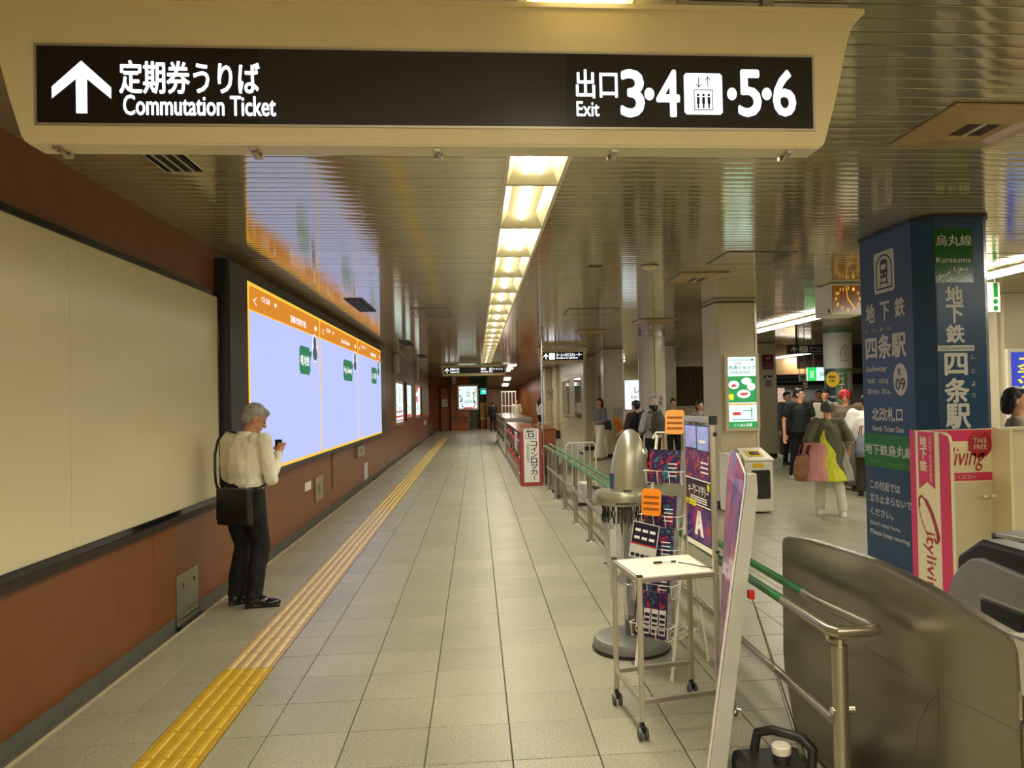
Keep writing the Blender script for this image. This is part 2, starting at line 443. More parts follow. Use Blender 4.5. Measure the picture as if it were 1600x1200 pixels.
# far end of the passage
fe = struct('wall_far', (-1, 43, 0))
b = MB(); b.box((-3.2, 37, 0), (-2.38, 37.1, 3.1)); b.box((-3.3, 37, 0), (-3.2, 43.6, 3.1)); each(b, 'recess_wall', m_dkbrown, fe)
b = MB(); b.box((-3.2, 43.2, .0), (-1.42, 43.6, 3.1)); b.box((-.42, 42.9, 0), (-.40, 44.8, 3.1)); b.box((-1.42, 42.9, 0), (-.42, 43.4, 3.1)); each(b, 'end_wall_panel', m_brown2, fe)
b = MB(); b.box((-.4, 45.6, 0), (1.2, 45.8, 3.1)); b.build('green_end_wall', mat('dull_green_wall', srgb(96, 92, 60), .6), fe)
b = MB(); b.box((.6, 44.4, 0), (5.5, 44.6, 2.3)); b.box((.6, 44.6, 0), (.66, 45.6, 3.1)); each(b, 'stair_end_wall', m_brown, fe)
b = MB(); b.box((.1, 44.3, 2.26), (1.2, 44.39, 2.32)); b.build('lintel_strip', m_cream, fe)
b = MB(); b.prism([(.6, 36, CEIL+.01), (.6, 44.6, 2.25), (.6, 44.6, 3.12), (.6, 36, 3.12)], (5.2, 0, 0)); b.build('sloping_soffit', mat('soffit_brown', srgb(120, 96, 62), .5), fe)
b = MB(); b.prism([(3.4, 36.0, 0), (3.9, 36.0, 0), (3.9, 36, 3.02), (3.4, 36, 3.02)], (-1.2, 9, 0)); b.build('stair_side_wall', m_brown, fe)
b = MB()
for Y in (30, 32.8, 35.7): b.box((1.32, Y, CEIL-.02), (1.62, Y+.9, CEIL-.001))
for Y, zt in ((38.5, 2.79), (41.2, 2.54)): b.prism([(1.45, Y, zt-.02), (1.45, Y+1, zt-.11), (1.45, Y+1, zt-.09), (1.45, Y, zt)], (.32, 0, 0))
each(b, 'stair_ceiling_lamp', mat('stair_lamp', (1, .86, .78), emit=5, var=0), fe)
for X_l, Y_l, Z_l, W_l in ((1.47, 30.5, 2.98, 40), (1.47, 33.3, 2.98, 40), (1.47, 36.2, 2.98, 50), (1.6, 39, 2.66, 40), (1.6, 41.7, 2.4, 30)):
    ld = bpy.data.lights.new('lamp_light', 'AREA'); ld.shape = 'RECTANGLE'; ld.size = .3; ld.size_y = .9; ld.energy = W_l; ld.color = (1, .88, .76)
    lo = bpy.data.objects.new('lamp_light', ld); COL.objects.link(lo); lo.location = (X_l, Y_l, Z_l)
# door in the far wall
dr = struct('door_1', (-1.75, 43.15, 0))
F = Face((-1.97, 43.15, 0), X_)
b = MB(); quadbox(b, F, 0, .02, .5, 2.4, .04); b.build('door_leaf', mat('door_orange_brown', srgb(158, 92, 44), .4), dr)
b = MB(); b.box((-2.02, 43.05, 0), (-1.97, 43.2, 2.5)); b.box((-1.47, 43.0, 0), (-1.38, 43.2, 2.5)); b.box((-2.02, 43.0, 2.42), (-1.38, 43.2, 2.5)); each(b, 'door_frame', m_dkbrown, dr)
b = MB(); F.rect(b, .06, 1.35, .3, .42, .004, .003); n = b.build('door_notice', m_whiteprint, dr)
b = MB()
for k in range(5): F.rect(b, .09, 1.42+.065*k, .24, .02, .0055)
b.build('notice_lines', mat('brown_print', srgb(120, 60, 40), .6), dr)

# ------------------------------------------------------------------ ceiling
ce = struct('ceiling', (0, 10, 3.0))
P = .1025; X0, X1 = .20, .572
yn0 = 2.7-.0512*0-.1025*66
slatm = {}
def slat(w):
    w = round(w, 3)
    if w in slatm: return slatm[w]
    d = P-.0065; q = MB()
    vs = [(0, 0, .012), (0, 0, .002)]+[(0, .003+(d-.006)*k/4, -.0005*4*(k/4)*(1-k/4)) for k in range(5)]+[(0, d, .002), (0, d, .012)]
    n = len(vs); V = vs+[(w, y, z) for _, y, z in vs]
    q.add(V, [(i, i+1, i+1+n, i+n) for i in range(n-1)])
    me = q.mesh('slat', m_slat); slatm[w] = me; return me
far = MB(); k = 0; L_, R_ = [], []
y = 2.7-P*66; nn = 0
rows = []
while y < 46: rows.append(y); y += P
view = [r for r in rows if 2.35 < r < 46]
single = set(view[:145])
for r in rows:
    spans = [(-2.31, X0), (X1, XR)] if r < 28 else [(-2.31 if r < 36.9 else -3.2, XR if r < 35.9 else .58)]
    if r > 44.5: spans = [(-.4, .5)]
    tilt = random.gauss(0, .003)
    for a, c in spans:
        if r in single:
            o = share(slat(c-a), 'slat', ce, (a, r+.003, CEIL)); o.rotation_euler = (tilt, random.gauss(0, .0003), 0)
            WMf = None
        else:
            src = slat(c-a); n0 = [v.co for v in src.vertices]
            far.add([(v.x+a, v.y+r+.003, v.z+CEIL+tilt*v.y) for v in n0], [tuple(p.vertices) for p in src.polygons])
for o in ce.children:
    if o.name.startswith('slat'): o.matrix_parent_inverse = WM[ce.name].inverted()
o = far.build('distant_slats', m_slat, ce); o['kind'] = 'stuff'
b = MB(); b.box((-3.3, YN, 3.13), (XR, YF, 3.16)); b.build('ceiling_void', m_dark, ce)

# lamp trough: recessed fixtures along the passage
def lamp_fixture(y0, ntube, lit=True, label=''):
    L = 1.225
    t = thing('trough_lamp', label, 'light', (.386, y0+L/2, CEIL), group='trough lamps in the long light strip')
    b = MB(); z0, z1 = CEIL-.004, CEIL+.085
    xa, xb, ya, yb = .205, .567, y0+.004, y0+L-.004
    ia, ib, ja, jb = xa+.07, xb-.07, ya+.06, yb-.16
    e = .016
    # rim, sloped sides, back
    V = [(xa, ya, z0), (xb, ya, z0), (xb, yb, z0), (xa, yb, z0), (xa+e, ya+e, z0), (xb-e, ya+e, z0), (xb-e, yb-e, z0), (xa+e, yb-e, z0),
         (ia, ja, z1), (ib, ja, z1), (ib, jb, z1), (ia, jb, z1)]
    b.add(V, [(0,4,5,1),(1,5,6,2),(2,6,7,3),(3,7,4,0),(4,8,9,5),(5,9,10,6),(6,10,11,7),(7,11,8,4),(8,11,10,9)])
    b.build('reflector', m_trough, t)
    xsq = (.34, .432) if ntube == 2 else (.386,)
    for x in xsq:
        b = MB(); b.tube([(x, y0+.1, CEIL+.048), (x, y0+.11, CEIL+.048), (x, y0+L-.12, CEIL+.048), (x, y0+L-.105, CEIL+.048)], [.012, .0165, .0165, .012], 10)
        b.build('tube', m_tube if lit else m_tubeoff, t, smooth=True)
        b = MB(); b.tube([(x, y0+.07, CEIL+.048), (x, y0+.1, CEIL+.048)], .018, 10); b.box((x-.014, y0+.075, CEIL+.05), (x+.014, y0+.095, CEIL+.09)); b.build('socket', m_white, t)
    if not lit: return t
    ld = bpy.data.lights.new('lamp_light', 'AREA'); ld.shape = 'RECTANGLE'; ld.spread = 2.3; ld.size = .26; ld.size_y = 1.0; ld.energy = LAMP_W; ld.color = WARM
    lo = bpy.data.objects.new('lamp_light', ld); COL.objects.link(lo); lo.parent = t; lo.location = (0, -.02, -.006)
    return t
ORD = 'fourth fifth sixth seventh eighth ninth tenth eleventh twelfth thirteenth fourteenth fifteenth sixteenth seventeenth eighteenth nineteenth twentieth twenty-first twenty-second'.split()
pat = [2, 1, 2, 1, 1, 1, 1, 1, 1, 1, 1, 1, 1, 1, 1, 1, 1, 1, 1, 1]
y = 3.66-1.225*6; k = -6
while y+1.225 < 28.3:
    nt_ = pat[k+0] if 0 <= k < len(pat) else 2
    lab = 'recessed warm white trough lamp in the long ceiling light strip'
    if k == 0: lab = 'nearest trough lamp in view, two tubes, just behind the big overhead sign'
    if k == 1: lab = 'second trough lamp behind the big overhead sign, with a single tube'
    if k == 2: lab = 'third trough lamp behind the big overhead sign, with two tubes'
    if k < 0: lab = 'trough lamp above and behind the big overhead sign'
    if k > 2: lab = ORD[k-3]+' trough lamp along the light strip, counted away from the big overhead sign'
    lamp_fixture(y, nt_, k not in (-2,), lab); y += 1.225; k += 1
b = MB(); b.box((.20, YN, CEIL-.008), (.206, 28.2, CEIL+.03)); b.box((.566, YN, CEIL-.008), (.572, 28.2, CEIL+.03))
tag(b.build('trim_2', m_white), kind='structure')

# long surface lamps over the gate hall on the right
def strip_lamp(name, p0, p1, wd, label, watt, E_=None):
    d = (Vector(p1)-Vector(p0)); n = max(1, round(d.length/1.25)); u = d.normalized()
    t = thing(name, label, 'light', Vector(p0)+d/2)
    for k in range(n):
        a = Vector(p0)+d*(k/n)+u*.015; c = Vector(p0)+d*((k+1)/n)-u*.015
        s = Vector((-u.y, u.x, 0))*wd/2
        b = MB(); b.prism([a-s, a+s, c+s, c-s], (0, 0, -.05)); b.build('diffuser', m_tubew, t, bevel=.01)
    b = MB(); s = Vector((-u.y, u.x, 0))*wd*.35; a = Vector(p0); c = Vector(p1)
    b.prism([a-s+Z_*.02, a+s+Z_*.02, c+s+Z_*.02, c-s+Z_*.02], (0, 0, -.02)); b.build('housing', m_white, t)
    if a.z < CEIL-.1:
        for q in (.15, .85):
            b = MB(); p = a.lerp(c, q); b.tube([p+Z_*.015, Vector((p.x, p.y, CEIL))], .008, 6); b.build('hanger', m_steel, t)
    ld = bpy.data.lights.new('lamp_light', 'AREA'); ld.shape = 'RECTANGLE'; ld.size = wd; ld.size_y = d.length; ld.energy = watt; ld.color = (1, .93, .78)
    lo = bpy.data.objects.new('lamp_light', ld); COL.objects.link(lo); lo.parent = t; lo.location = (0, 0, -.06)
    lo.rotation_euler = (0, 0, math.atan2(-u.x, u.y))
    return t
zl = CEIL-.031
strip_lamp('strip_lamp', (6.15, -2.0, zl), (5.9, 15.6, zl), .13, 'long white lamp strip passing behind the blue column and clock', 270)
strip_lamp('strip_lamp', tuple(atY(1212, 558, 20.3)), tuple(atY(1268, 550, 20.3)), .08, 'white lamp strip deep in the hall, below the hanging escalator sign', 70)
strip_lamp('strip_lamp', (5.5, 20.5, zl), (5.6, 23.7, zl), .12, 'short white lamp above the pale counter past the round column', 60)
strip_lamp('strip_lamp', (5.3, 27, zl), (5.4, 32.5, zl), .12, 'far small lamp seen left of the round column', 60)
strip_lamp('strip_lamp', (-1.8, -1.4, zl), (4.2, -1.4, zl), .13, 'lamp strip across the passage behind the viewpoint', 210)  # added fill lamp, out of view, brightens the front of the overhead sign
strip_lamp('strip_lamp', (9.4, 3.0, zl), (9.4, 10.2, zl), .13, 'lamp strip at the far right beyond the picture edge', 40)

# ------------------------------------------------------------------ right hall shell
wr = struct('wall_right', (12.9, 10, 0))
b = MB(); b.box((12.9, YN, 0), (13.05, YF, 3.2)); each(b, 'wall_core', m_cream, wr)
wb = struct('wall_back', (0, -4, 0))
b = MB(); b.box((-2.4, -4.1, -.05), (13, -4, 3.2)); each(b, 'wall_core', m_cream, wb)
wc = struct('wall_cream', (9, 10.4, 0))
for k in range(6):
    x = 7.62+.9*k
    b = MB(); b.box((x+.003, 10.42, .12), (x+.897, 10.5, 3.04)); b.build('wall_panel', m_cream, wc)
b = MB(); b.box((7.58, 10.5, 0), (13, 11.3, 3.1)); b.box((7.2, 11.15, 0), (7.6, 11.7, 3.1)); each(b, 'wall_core', m_cream, wc)
b = MB(); b.box((7.62, 10.43, 0), (13, 10.5, .12)); tag(b.build('baseboard_right', m_base), kind='structure')
# dark shop zone at the back of the hall
wd = struct('wall_shop', (10, 21, 0))
b = MB(); b.box((8.25, 21.2, 0), (13, 21.4, 3.1)); b.build('shop_wall', mat('shop_dark', srgb(52, 40, 30), .6), wd)
b = MB(); b.box((8.3, 20.5, 2.2), (13, 21.15, 2.35)); b.box((8.3, 20.5, 2.35), (8.9, 21.1, 3.02)); each(b, 'shop_lintel', mat('shop_brown', srgb(104, 78, 44), .5), wd)
b = MB()
for k in range(5): b.box((8.3, 20.9, 2.16-k*.13), (9.6, 20.96, 2.1-k*.13))
each(b, 'shutter_slat', mat('shutter_dark', (.02, .02, .02), .4), wd)
b = MB(); b.box((8.4, 20.7, .0), (12.9, 21.1, 1.9)); b.build('shop_front', mat('shop_grey', srgb(92, 92, 92), .45), wd)
b = MB(); b.box((5.2, 33, 0), (13, 33.2, 3.1)); b.build('hall_end_wall', m_cream, wd)

# cream wall line with glass cases, left edge of the hall (beyond the third column)
wv = struct('wall_cases', (3.6, 27, 0))
b = MB(); b.box((3.47, 24.6, 0), (3.75, 36.0, 3.1)); b.box((3.8, 21.2, 0), (3.95, 24.0, 3.1)); each(b, 'wall_core', m_cream, wv)
b = MB(); b.box((3.44, 26.7, 1.0), (3.47, 30.5, 1.05)); b.build('counter_ledge', m_cream2, wv)
def case(y0, y1, label, X=3.47):
    t = thing('display_case', label, 'display case', (X, (y0+y1)/2, .9))
    F = Face((X-.02, y1, 0), -Y_)
    b = MB(); framebox(b, F, 0, .95, y1-y0, 1.45, .06, .03); b.build('frame', m_alu, t)
    b = MB(); quadbox(b, F, .06, 1.01, y1-y0-.12, 1.33, .015); b.build('glass_front', mat('case_glass', srgb(120, 128, 116), .06, var=.1, scale=1), t)
case(24.9, 26.6, 'tall framed glass case on the cream wall by the escalator sign')
case(28.2, 30.4, 'farther framed glass case beside the far dark-footed column')
case(21.9, 23.5, 'framed glass case right behind the walking woman', 3.8)

def pillar(name, x0, x1, y0, y1, label, ch=.05, plinth=.12, seam=True, m=None):
    m = m or m_cream
    t = thing(name, label, 'column', ((x0+x1)/2, (y0+y1)/2, 0))
    P_ = [(x0+ch, y0), (x1-ch, y0), (x1, y0+ch), (x1, y1-ch), (x1-ch, y1), (x0+ch, y1), (x0, y1-ch), (x0, y0+ch)]
    b = MB(); b.prism([(x, y, plinth) for x, y in P_], (0, 0, 3.06-plinth)); b.build('shaft', m, t)
    b = MB(); q = .012; b.prism([(x+(q if x < (x0+x1)/2 else -q), y+(q if y < (y0+y1)/2 else -q), 0) for x, y in P_], (0, 0, plinth)); b.build('plinth', m_black, t)
    if seam:
        b = MB(); q = -.004
        for z in (2.985,): b.prism([(x+(q if x < (x0+x1)/2 else -q), y+(q if y < (y0+y1)/2 else -q), z) for x, y in P_], (0, 0, .03))
        b.build('collar', mat('collar_dark', srgb(86, 74, 50), .5), t)
    return t
p2 = pillar('square_column', 3.47, 4.10, 10.75, 11.45, 'cream square column carrying the green and white lit advert')
b = MB(); b.box((3.52, 10.742, .13), (3.525, 10.75, 2.98)); b.box((4.045, 10.742, .13), (4.05, 10.75, 2.98)); each(b, 'corner_trim', m_cream2, p2)
pillar('square_column', 3.5, 4.06, 20.6, 21.2, 'cream column with a paper notice behind the walking woman')
pillar('square_column', 3.42, 3.9, 24.0, 24.6, 'narrow cream column left of the walking woman')
pillar('square_column', 3.3, 3.72, 31.6, 32.6, 'far cream column with a tall black foot', plinth=.35)
pillar('square_column', 2.95, 3.3, 33.0, 33.6, 'far cream column bearing the no smoking sign')
pillar('square_column', 7.3, 7.82, 19.25, 19.9, 'cream column with a dark red notice above a white arrow notice')
pillar('square_column', 4.6, 5.25, 19.6, 20.3, 'cream column between the round column and the curtained window')
def round_column(x, y, r, label, m, m2):
    t = thing('round_column', label, 'column', (x, y, 0))
    b = MB(); b.lathe([(r, .12), (r, 1.95)], (x, y, 0), 36); b.build('lower_shell', m, t, smooth=True)
    b = MB(); b.lathe([(r, 1.956), (r, 2.96)], (x, y, 0), 36); b.build('upper_shell', m, t, smooth=True)
    b = MB(); b.lathe([(r-.012, 0), (r-.012, .12)], (x, y, 0), 36); b.build('plinth', m_black, t, smooth=True)
    b = MB(); b.lathe([(r+.012, 2.93), (r+.012, 3.0)], (x, y, 0), 36); b.lathe([(r-.006, .1), (r-.006, 3.05)], (x, y, 0), 36); b.build('collar', m_steel, t, smooth=True)
    return t
rc = round_column(3.74, 15.95, .285, 'round cream column with a small notice, centre of the hall', mat('column_pale_shell', srgb(206, 198, 172), .18, var=.02), m_cream)
b = MB(); b.box((3.735, 15.655, .13), (3.742, 15.668, 2.95)); b.build('vertical_joint', m_base, rc)
# ------------------------------------------------------------------ big overhead sign
SY = 2.55
t = thing('overhead_sign', 'big cream overhead sign box with lit black panel pointing to ticket sales and exits', 'sign', (-.1, SY, 2.5))
BL = atY(38, 222, SY); BR = atY(1285, 228, SY)
cxs = (BL.x+BR.x)/2; hw = (BR.x-BL.x)/2; zb = (BL.z+BR.z)/2
prof = [(0, 0), (.012, .02), (.045, .13), (.075, .25), (.092, .33), (.115, .41), (.15, .47)]
right = [(cxs+hw+dx, zb+dz) for dx, dz in prof]; left = [(cxs-hw-dx, zb+dz) for dx, dz in reversed(prof)]
D = .115
b = MB(); b.prism([(x, SY, z) for x, z in right+left], (0, D, 0)); b.build('housing', m_sign, t, bevel=.006)
b = MB(); b.box((cxs-hw-.16, SY-.01, zb+.465), (cxs+hw+.16, SY+D+.01, zb+.482)); b.build('top_rim', m_sign, t)
for x in (-1.1, -.5, .15, .75, 1.05): b = MB(); b.box((x-.02, SY+.03, zb+.482), (x+.02, SY+.07, CEIL)); b.build('hanger', m_steel, t)
b = MB(); b.box((cxs-hw+.01, SY+.006, zb-.006), (cxs+hw-.01, SY+D-.01, zb+.001)); b.build('under_lid', m_cream2, t)
for px in (95, 398, 684, 958, 1230):
    q = atY(px, 232, SY+.05); b = MB()
    b.box((q.x-.012, SY+.02, zb-.016), (q.x+.012, SY+.045, zb-.005)); b.tube([(q.x, SY+.04, zb-.014), (q.x+.004, SY+.09, zb-.018)], .007, 8)
    b.box((q.x-.014, SY+.085, zb-.022), (q.x+.014, SY+.105, zb-.005)); b.build('latch', m_steel, t)
p0 = atY(62, 191, SY); p1 = atY(1265, 203, SY); p2_ = atY(1272, 89, SY); p3 = atY(55, 74, SY)
z0 = (p0.z+p1.z)/2; z1 = (p2_.z+p3.z)/2; xa = (p0.x+p3.x)/2; xb = (p1.x+p2_.x)/2
F = Face((xa, SY, z0), X_); W, H_ = xb-xa, z1-z0
b = MB(); F.rect(b, 0, 0, W, H_, .004, .006); pl = b.build('sign_panel', mat('sign_black_film', srgb(26, 22, 20), .25), t)
def sx(px): return (px-58)/(1268-58)*W
def sy(py, px): return H_*(1-(py-(74+(px-55)*.0123))/115.5)
b = MB(); F.rect(b, sx(385), 0, sx(862)-sx(385), H_, .0046, .0005); b.build('blank_section', mat('sign_dark_film', srgb(36, 32, 27), .3), pl)
b = MB(); F.rect(b, sx(862)-.001, 0, .003, H_, .005, .0005); b.build('section_joint', m_black, pl)
b = MB(); framebox(b, F, -.008, -.008, W+.016, H_+.016, .008, .01, .006); b.build('panel_frame', m_alu, t)
b = MB()
F.arrow(b, sx(80), sy(176, 120), sx(166)-sx(80), sy(97, 120)-sy(176, 120), .034, .006)
F.text(b, '定期券うりば', sx(179), sy(147, 280), sx(386)-sx(179), sy(98, 280)-sy(147, 280), .028, .006)
F.text(b, 'Commutation Ticket', sx(184), sy(180, 300), sx(410)-sx(184), sy(150, 300)-sy(180, 300), .025, .006)
F.text(b, '出口', sx(879), sy(154, 910), sx(945)-sx(879), sy(110, 910)-sy(154, 910), .02, .006)
F.text(b, 'Exit', sx(879), sy(183, 900), sx(915)-sx(879), sy(160, 900)-sy(183, 900), .02, .006)
for ch, a, c in (('3', 952, 987), ('4', 1010, 1045), ('5', 1145, 1180), ('6', 1203, 1238)):
    F.text(b, ch, sx(a), sy(183, (a+c)/2), sx(c)-sx(a), sy(111, (a+c)/2)-sy(183, (a+c)/2), .024, .006)
for a in (997, 1133, 1191): F.disc(b, sx(a), sy(148, a), sx(1005)-sx(997), sy(138, a)-sy(148, a), .006)
b.build('lit_lettering', m_glyph, pl)
b = MB(); ex, ey = sx(1054), sy(181, 1085); ew, eh = sx(1117)-sx(1054), sy(115, 1085)-sy(181, 1085); r_ = .008
F.poly(b, [(ex+r_, ey), (ex+ew-r_, ey), (ex+ew, ey+r_), (ex+ew, ey+eh-r_), (ex+ew-r_, ey+eh), (ex+r_, ey+eh), (ex, ey+eh-r_), (ex, ey+r_)], .006)
b.build('lift_pictogram_field', m_glyph, pl)
b = MB(); cx = ex+ew/2
framebox(b, F, ex+ew*.25, ey+eh*.1, ew*.5, eh*.5, .003, .0006, .0075)
for k in (-1, 0, 1):
    F.disc(b, cx+k*ew*.14, ey+eh*.47, .0048, .0048, .0075, seg=10); F.rect(b, cx+k*ew*.14-.005, ey+eh*.26, .010, eh*.16, .0075); F.rect(b, cx+k*ew*.14-.003, ey+eh*.15, .006, eh*.13, .0075)
F.line(b, [(cx-.016, ey+eh*.9), (cx-.016, ey+eh*.67)], .003, .0075); F.line(b, [(cx-.026, ey+eh*.75), (cx-.016, ey+eh*.66), (cx-.006, ey+eh*.75)], .003, .0075)
F.line(b, [(cx+.016, ey+eh*.9), (cx+.016, ey+eh*.67)], .003, .0075); F.line(b, [(cx+.006, ey+eh*.82), (cx+.016, ey+eh*.91), (cx+.026, ey+eh*.82)], .003, .0075)
b.build('lift_pictogram', m_blackprint, pl)

def small_sign(name, label, x0, x1, y, zb, h, depth, items, lit=True, flare=.08, black=None, cols=None):
    t = thing(name, label, 'sign', ((x0+x1)/2, y, zb))
    b = MB(); zt = CEIL-.03
    b.prism([(x0, y, zb), (x1, y, zb), (x1+flare, y, zt), (x0-flare, y, zt)], (0, depth, 0)); b.build('housing', m_sign, t, bevel=.005)
    for q in (.2, .8): b = MB(); b.box((x0+(x1-x0)*q-.02, y+.03, zt), (x0+(x1-x0)*q+.02, y+.06, CEIL)); b.build('hanger', m_steel, t)
    bx0, bz0, bx1, bz1 = black
    F = Face((bx0, y, bz0), X_); W, H = bx1-bx0, bz1-bz0
    b = MB(); F.rect(b, 0, 0, W, H, .006, .008); b.build('sign_panel', MATS['sign_black_film'], t)
    b = MB()
    for it in items:
        k, u0, v0, u1, v1 = it[:5]
        if k == '^': F.arrow(b, u0*W, v0*H, (u1-u0)*W, (v1-v0)*H, .07*H+.012, .009)
        elif k == '#': F.rect(b, u0*W, v0*H, (u1-u0)*W, (v1-v0)*H, .008)
        else: F.text(b, k, u0*W, v0*H, (u1-u0)*W, (v1-v0)*H, .02, .009)
    b.build('lit_lettering', m_glyph if lit else m_whiteprint, t)
    return t, F, W, H
Y = 28.6
a = atY(694, 584, Y); c = atY(788, 573, Y)
small_sign('overhead_sign', 'distant overhead sign at the end of the passage with an arrow and small white words', atY(692, 586, Y).x, atY(790, 586, Y).x, Y, atY(740, 587, Y).z, .3, .2,
           [('^', .01, .1, .085, .9), ('定期券うりば', .1, .5, .25, .88), ('Commutation Ticket', .1, .12, .25, .4), ('案内所', .61, .5, .69, .88), ('Information', .61, .12, .73, .4), ('出口 3・4・5・6', .75, .45, .97, .88), ('Exit', .75, .12, .8, .4)],
           black=(a.x, a.z, c.x, c.z))
Y = 19.8
a = atY(848, 563, Y); c = atY(911, 550, Y)
t3, F3, W3, H3 = small_sign('overhead_sign', 'lit overhead sign to the platform escalator beside the steel ceiling pole', atY(845, 567, Y).x, atY(914, 567, Y).x, Y, atY(880, 567, Y).z, .3, .25,
           [('^', .02, .12, .14, .88), ('#', .16, .1, .3, .9), ('ホームへのエスカレーター', .34, .45, .97, .9), ('Escalator to platform', .34, .1, .86, .38)], black=(a.x, a.z, c.x, c.z))
b = MB(); F3.line(b, [(W3*.18, H3*.3), (W3*.21, H3*.3), (W3*.26, H3*.7), (W3*.285, H3*.7)], .012, .0095); F3.disc(b, W3*.23, H3*.74, .014, .014, .0095); b.build('escalator_pictogram', m_blackprint, t3)
Y = 17
t = thing('hanging_sign', 'unlit black hanging sign to the platform escalator in front of the dark shops', 'sign', (7.8, Y, 2.6))
a = atY(1232, 553, Y); c = atY(1330, 538, Y); F = Face((a.x, Y, a.z), X_); W, H = c.x-a.x+.3, c.z-a.z
b = MB(); quadbox(b, F, 0, 0, W, H, .1); b.build('panel', m_black, t)
for x in (.2, W-.3): b = MB(); b.box((a.x+x, Y+.03, c.z), (a.x+x+.04, Y+.07, CEIL)); b.build('hanger', m_black, t)
b = MB(); F.arrow(b, .06, .03, .15, H-.06, .03, .003); F.rect(b, .26, .03, .2, H-.06, .002); F.text(b, 'ホームへのエスカレーター', .5, H*.45, W*.6, H*.4, .015, .003); F.text(b, 'Escalator to platform', .5, H*.12, W*.5, H*.24, .01, .003)
b.build('lettering', m_greyprint, t)
b = MB(); F.line(b, [(.28, H*.3), (.33, H*.3), (.4, H*.7), (.44, H*.7)], .014, .003); b.build('escalator_pictogram', m_blackprint, t)

# ------------------------------------------------------------------ left wall: white board
t = thing('notice_board', 'big blank white board in a black frame on the left wall', 'board', (-2.28, 4.5, .83))
F = Face((-2.262, 2.0, .86), Y_)
BW, BH = 4.90, 1.74
wbm = mat('board_face', srgb(214, 204, 168), .22, var=.015, scale=1)
for k in range(2):
    b = MB(); quadbox(b, F, k*BW/2+.0015, 0, BW/2-.003, BH, .02); b.build('board_sheet', wbm, t)
b = MB(); framebox(b, F, -.045, -.045, BW+.09, BH+.09, .045, .035, .012); b.build('frame', m_blackgloss, t, bevel=.004)
b = MB(); b.box((-2.3, 1.96, .76), (-2.26, 6.93, .815)); b.build('lower_ledge', mat('ledge_dark_brown', srgb(44, 28, 20), .5), t)

# ------------------------------------------------------------------ LED wall display
DX = -2.17
t = thing('wall_display', 'huge lit wall display of three portrait screens with orange headers', 'display', (-2.2, 12.7, .9))
ya = 6.98; yb = 18.7; zb = .90; zt = 2.90
b = MB(); b.box((-2.298, ya, zb-.0), (DX-.004, yb, zt+.05)); b.build('housing', m_grey, t, bevel=.004)
b = MB(); b.box((-2.298, ya-.02, zb-.02), (DX-.03, ya+.0, zt+.06)); b.box((-2.28, ya-.035, .98), (-2.2, ya-.02, 2.5)); each(b, 'end_cap', m_black, t, bevel=.003)
s0 = atX(388.5, 560, DX).y; s1 = atX(500.5, 600, DX).y; s2 = atX(559.5, 600, DX).y; s3 = atX(595.5, 600, DX).y
zB = atX(500, 709, DX).z; zT = atX(500, 498, DX).z
m_scr = mat('screen_pale_blue', (.50, .57, 1.0), emit=.88, var=.02, scale=1)
m_so = mat('screen_orange', (.80, .27, .02), emit=.78, var=.02)
m_sy = mat('screen_border_yellow', (1.0, .55, .05), emit=.95, var=0)
m_sg = mat('screen_green', (.012, .20, .09), emit=.85, var=0)
m_sw = mat('screen_white', (.9, .95, 1), emit=1.0, var=0)
m_sd = mat('screen_dark', (.10, .12, .16), emit=.6, var=0)
m_sd2 = mat('screen_dot', (.32, .37, .66), emit=.88, var=0)
heads = ['京都市営地下鉄', 'Kyoto City Subway', '京都市地铁']; bub = ['喂,地铁', 'Hey, Subway!', 'ねぇ、地下鉄!']
edges = [s0, s1, s2, s3]
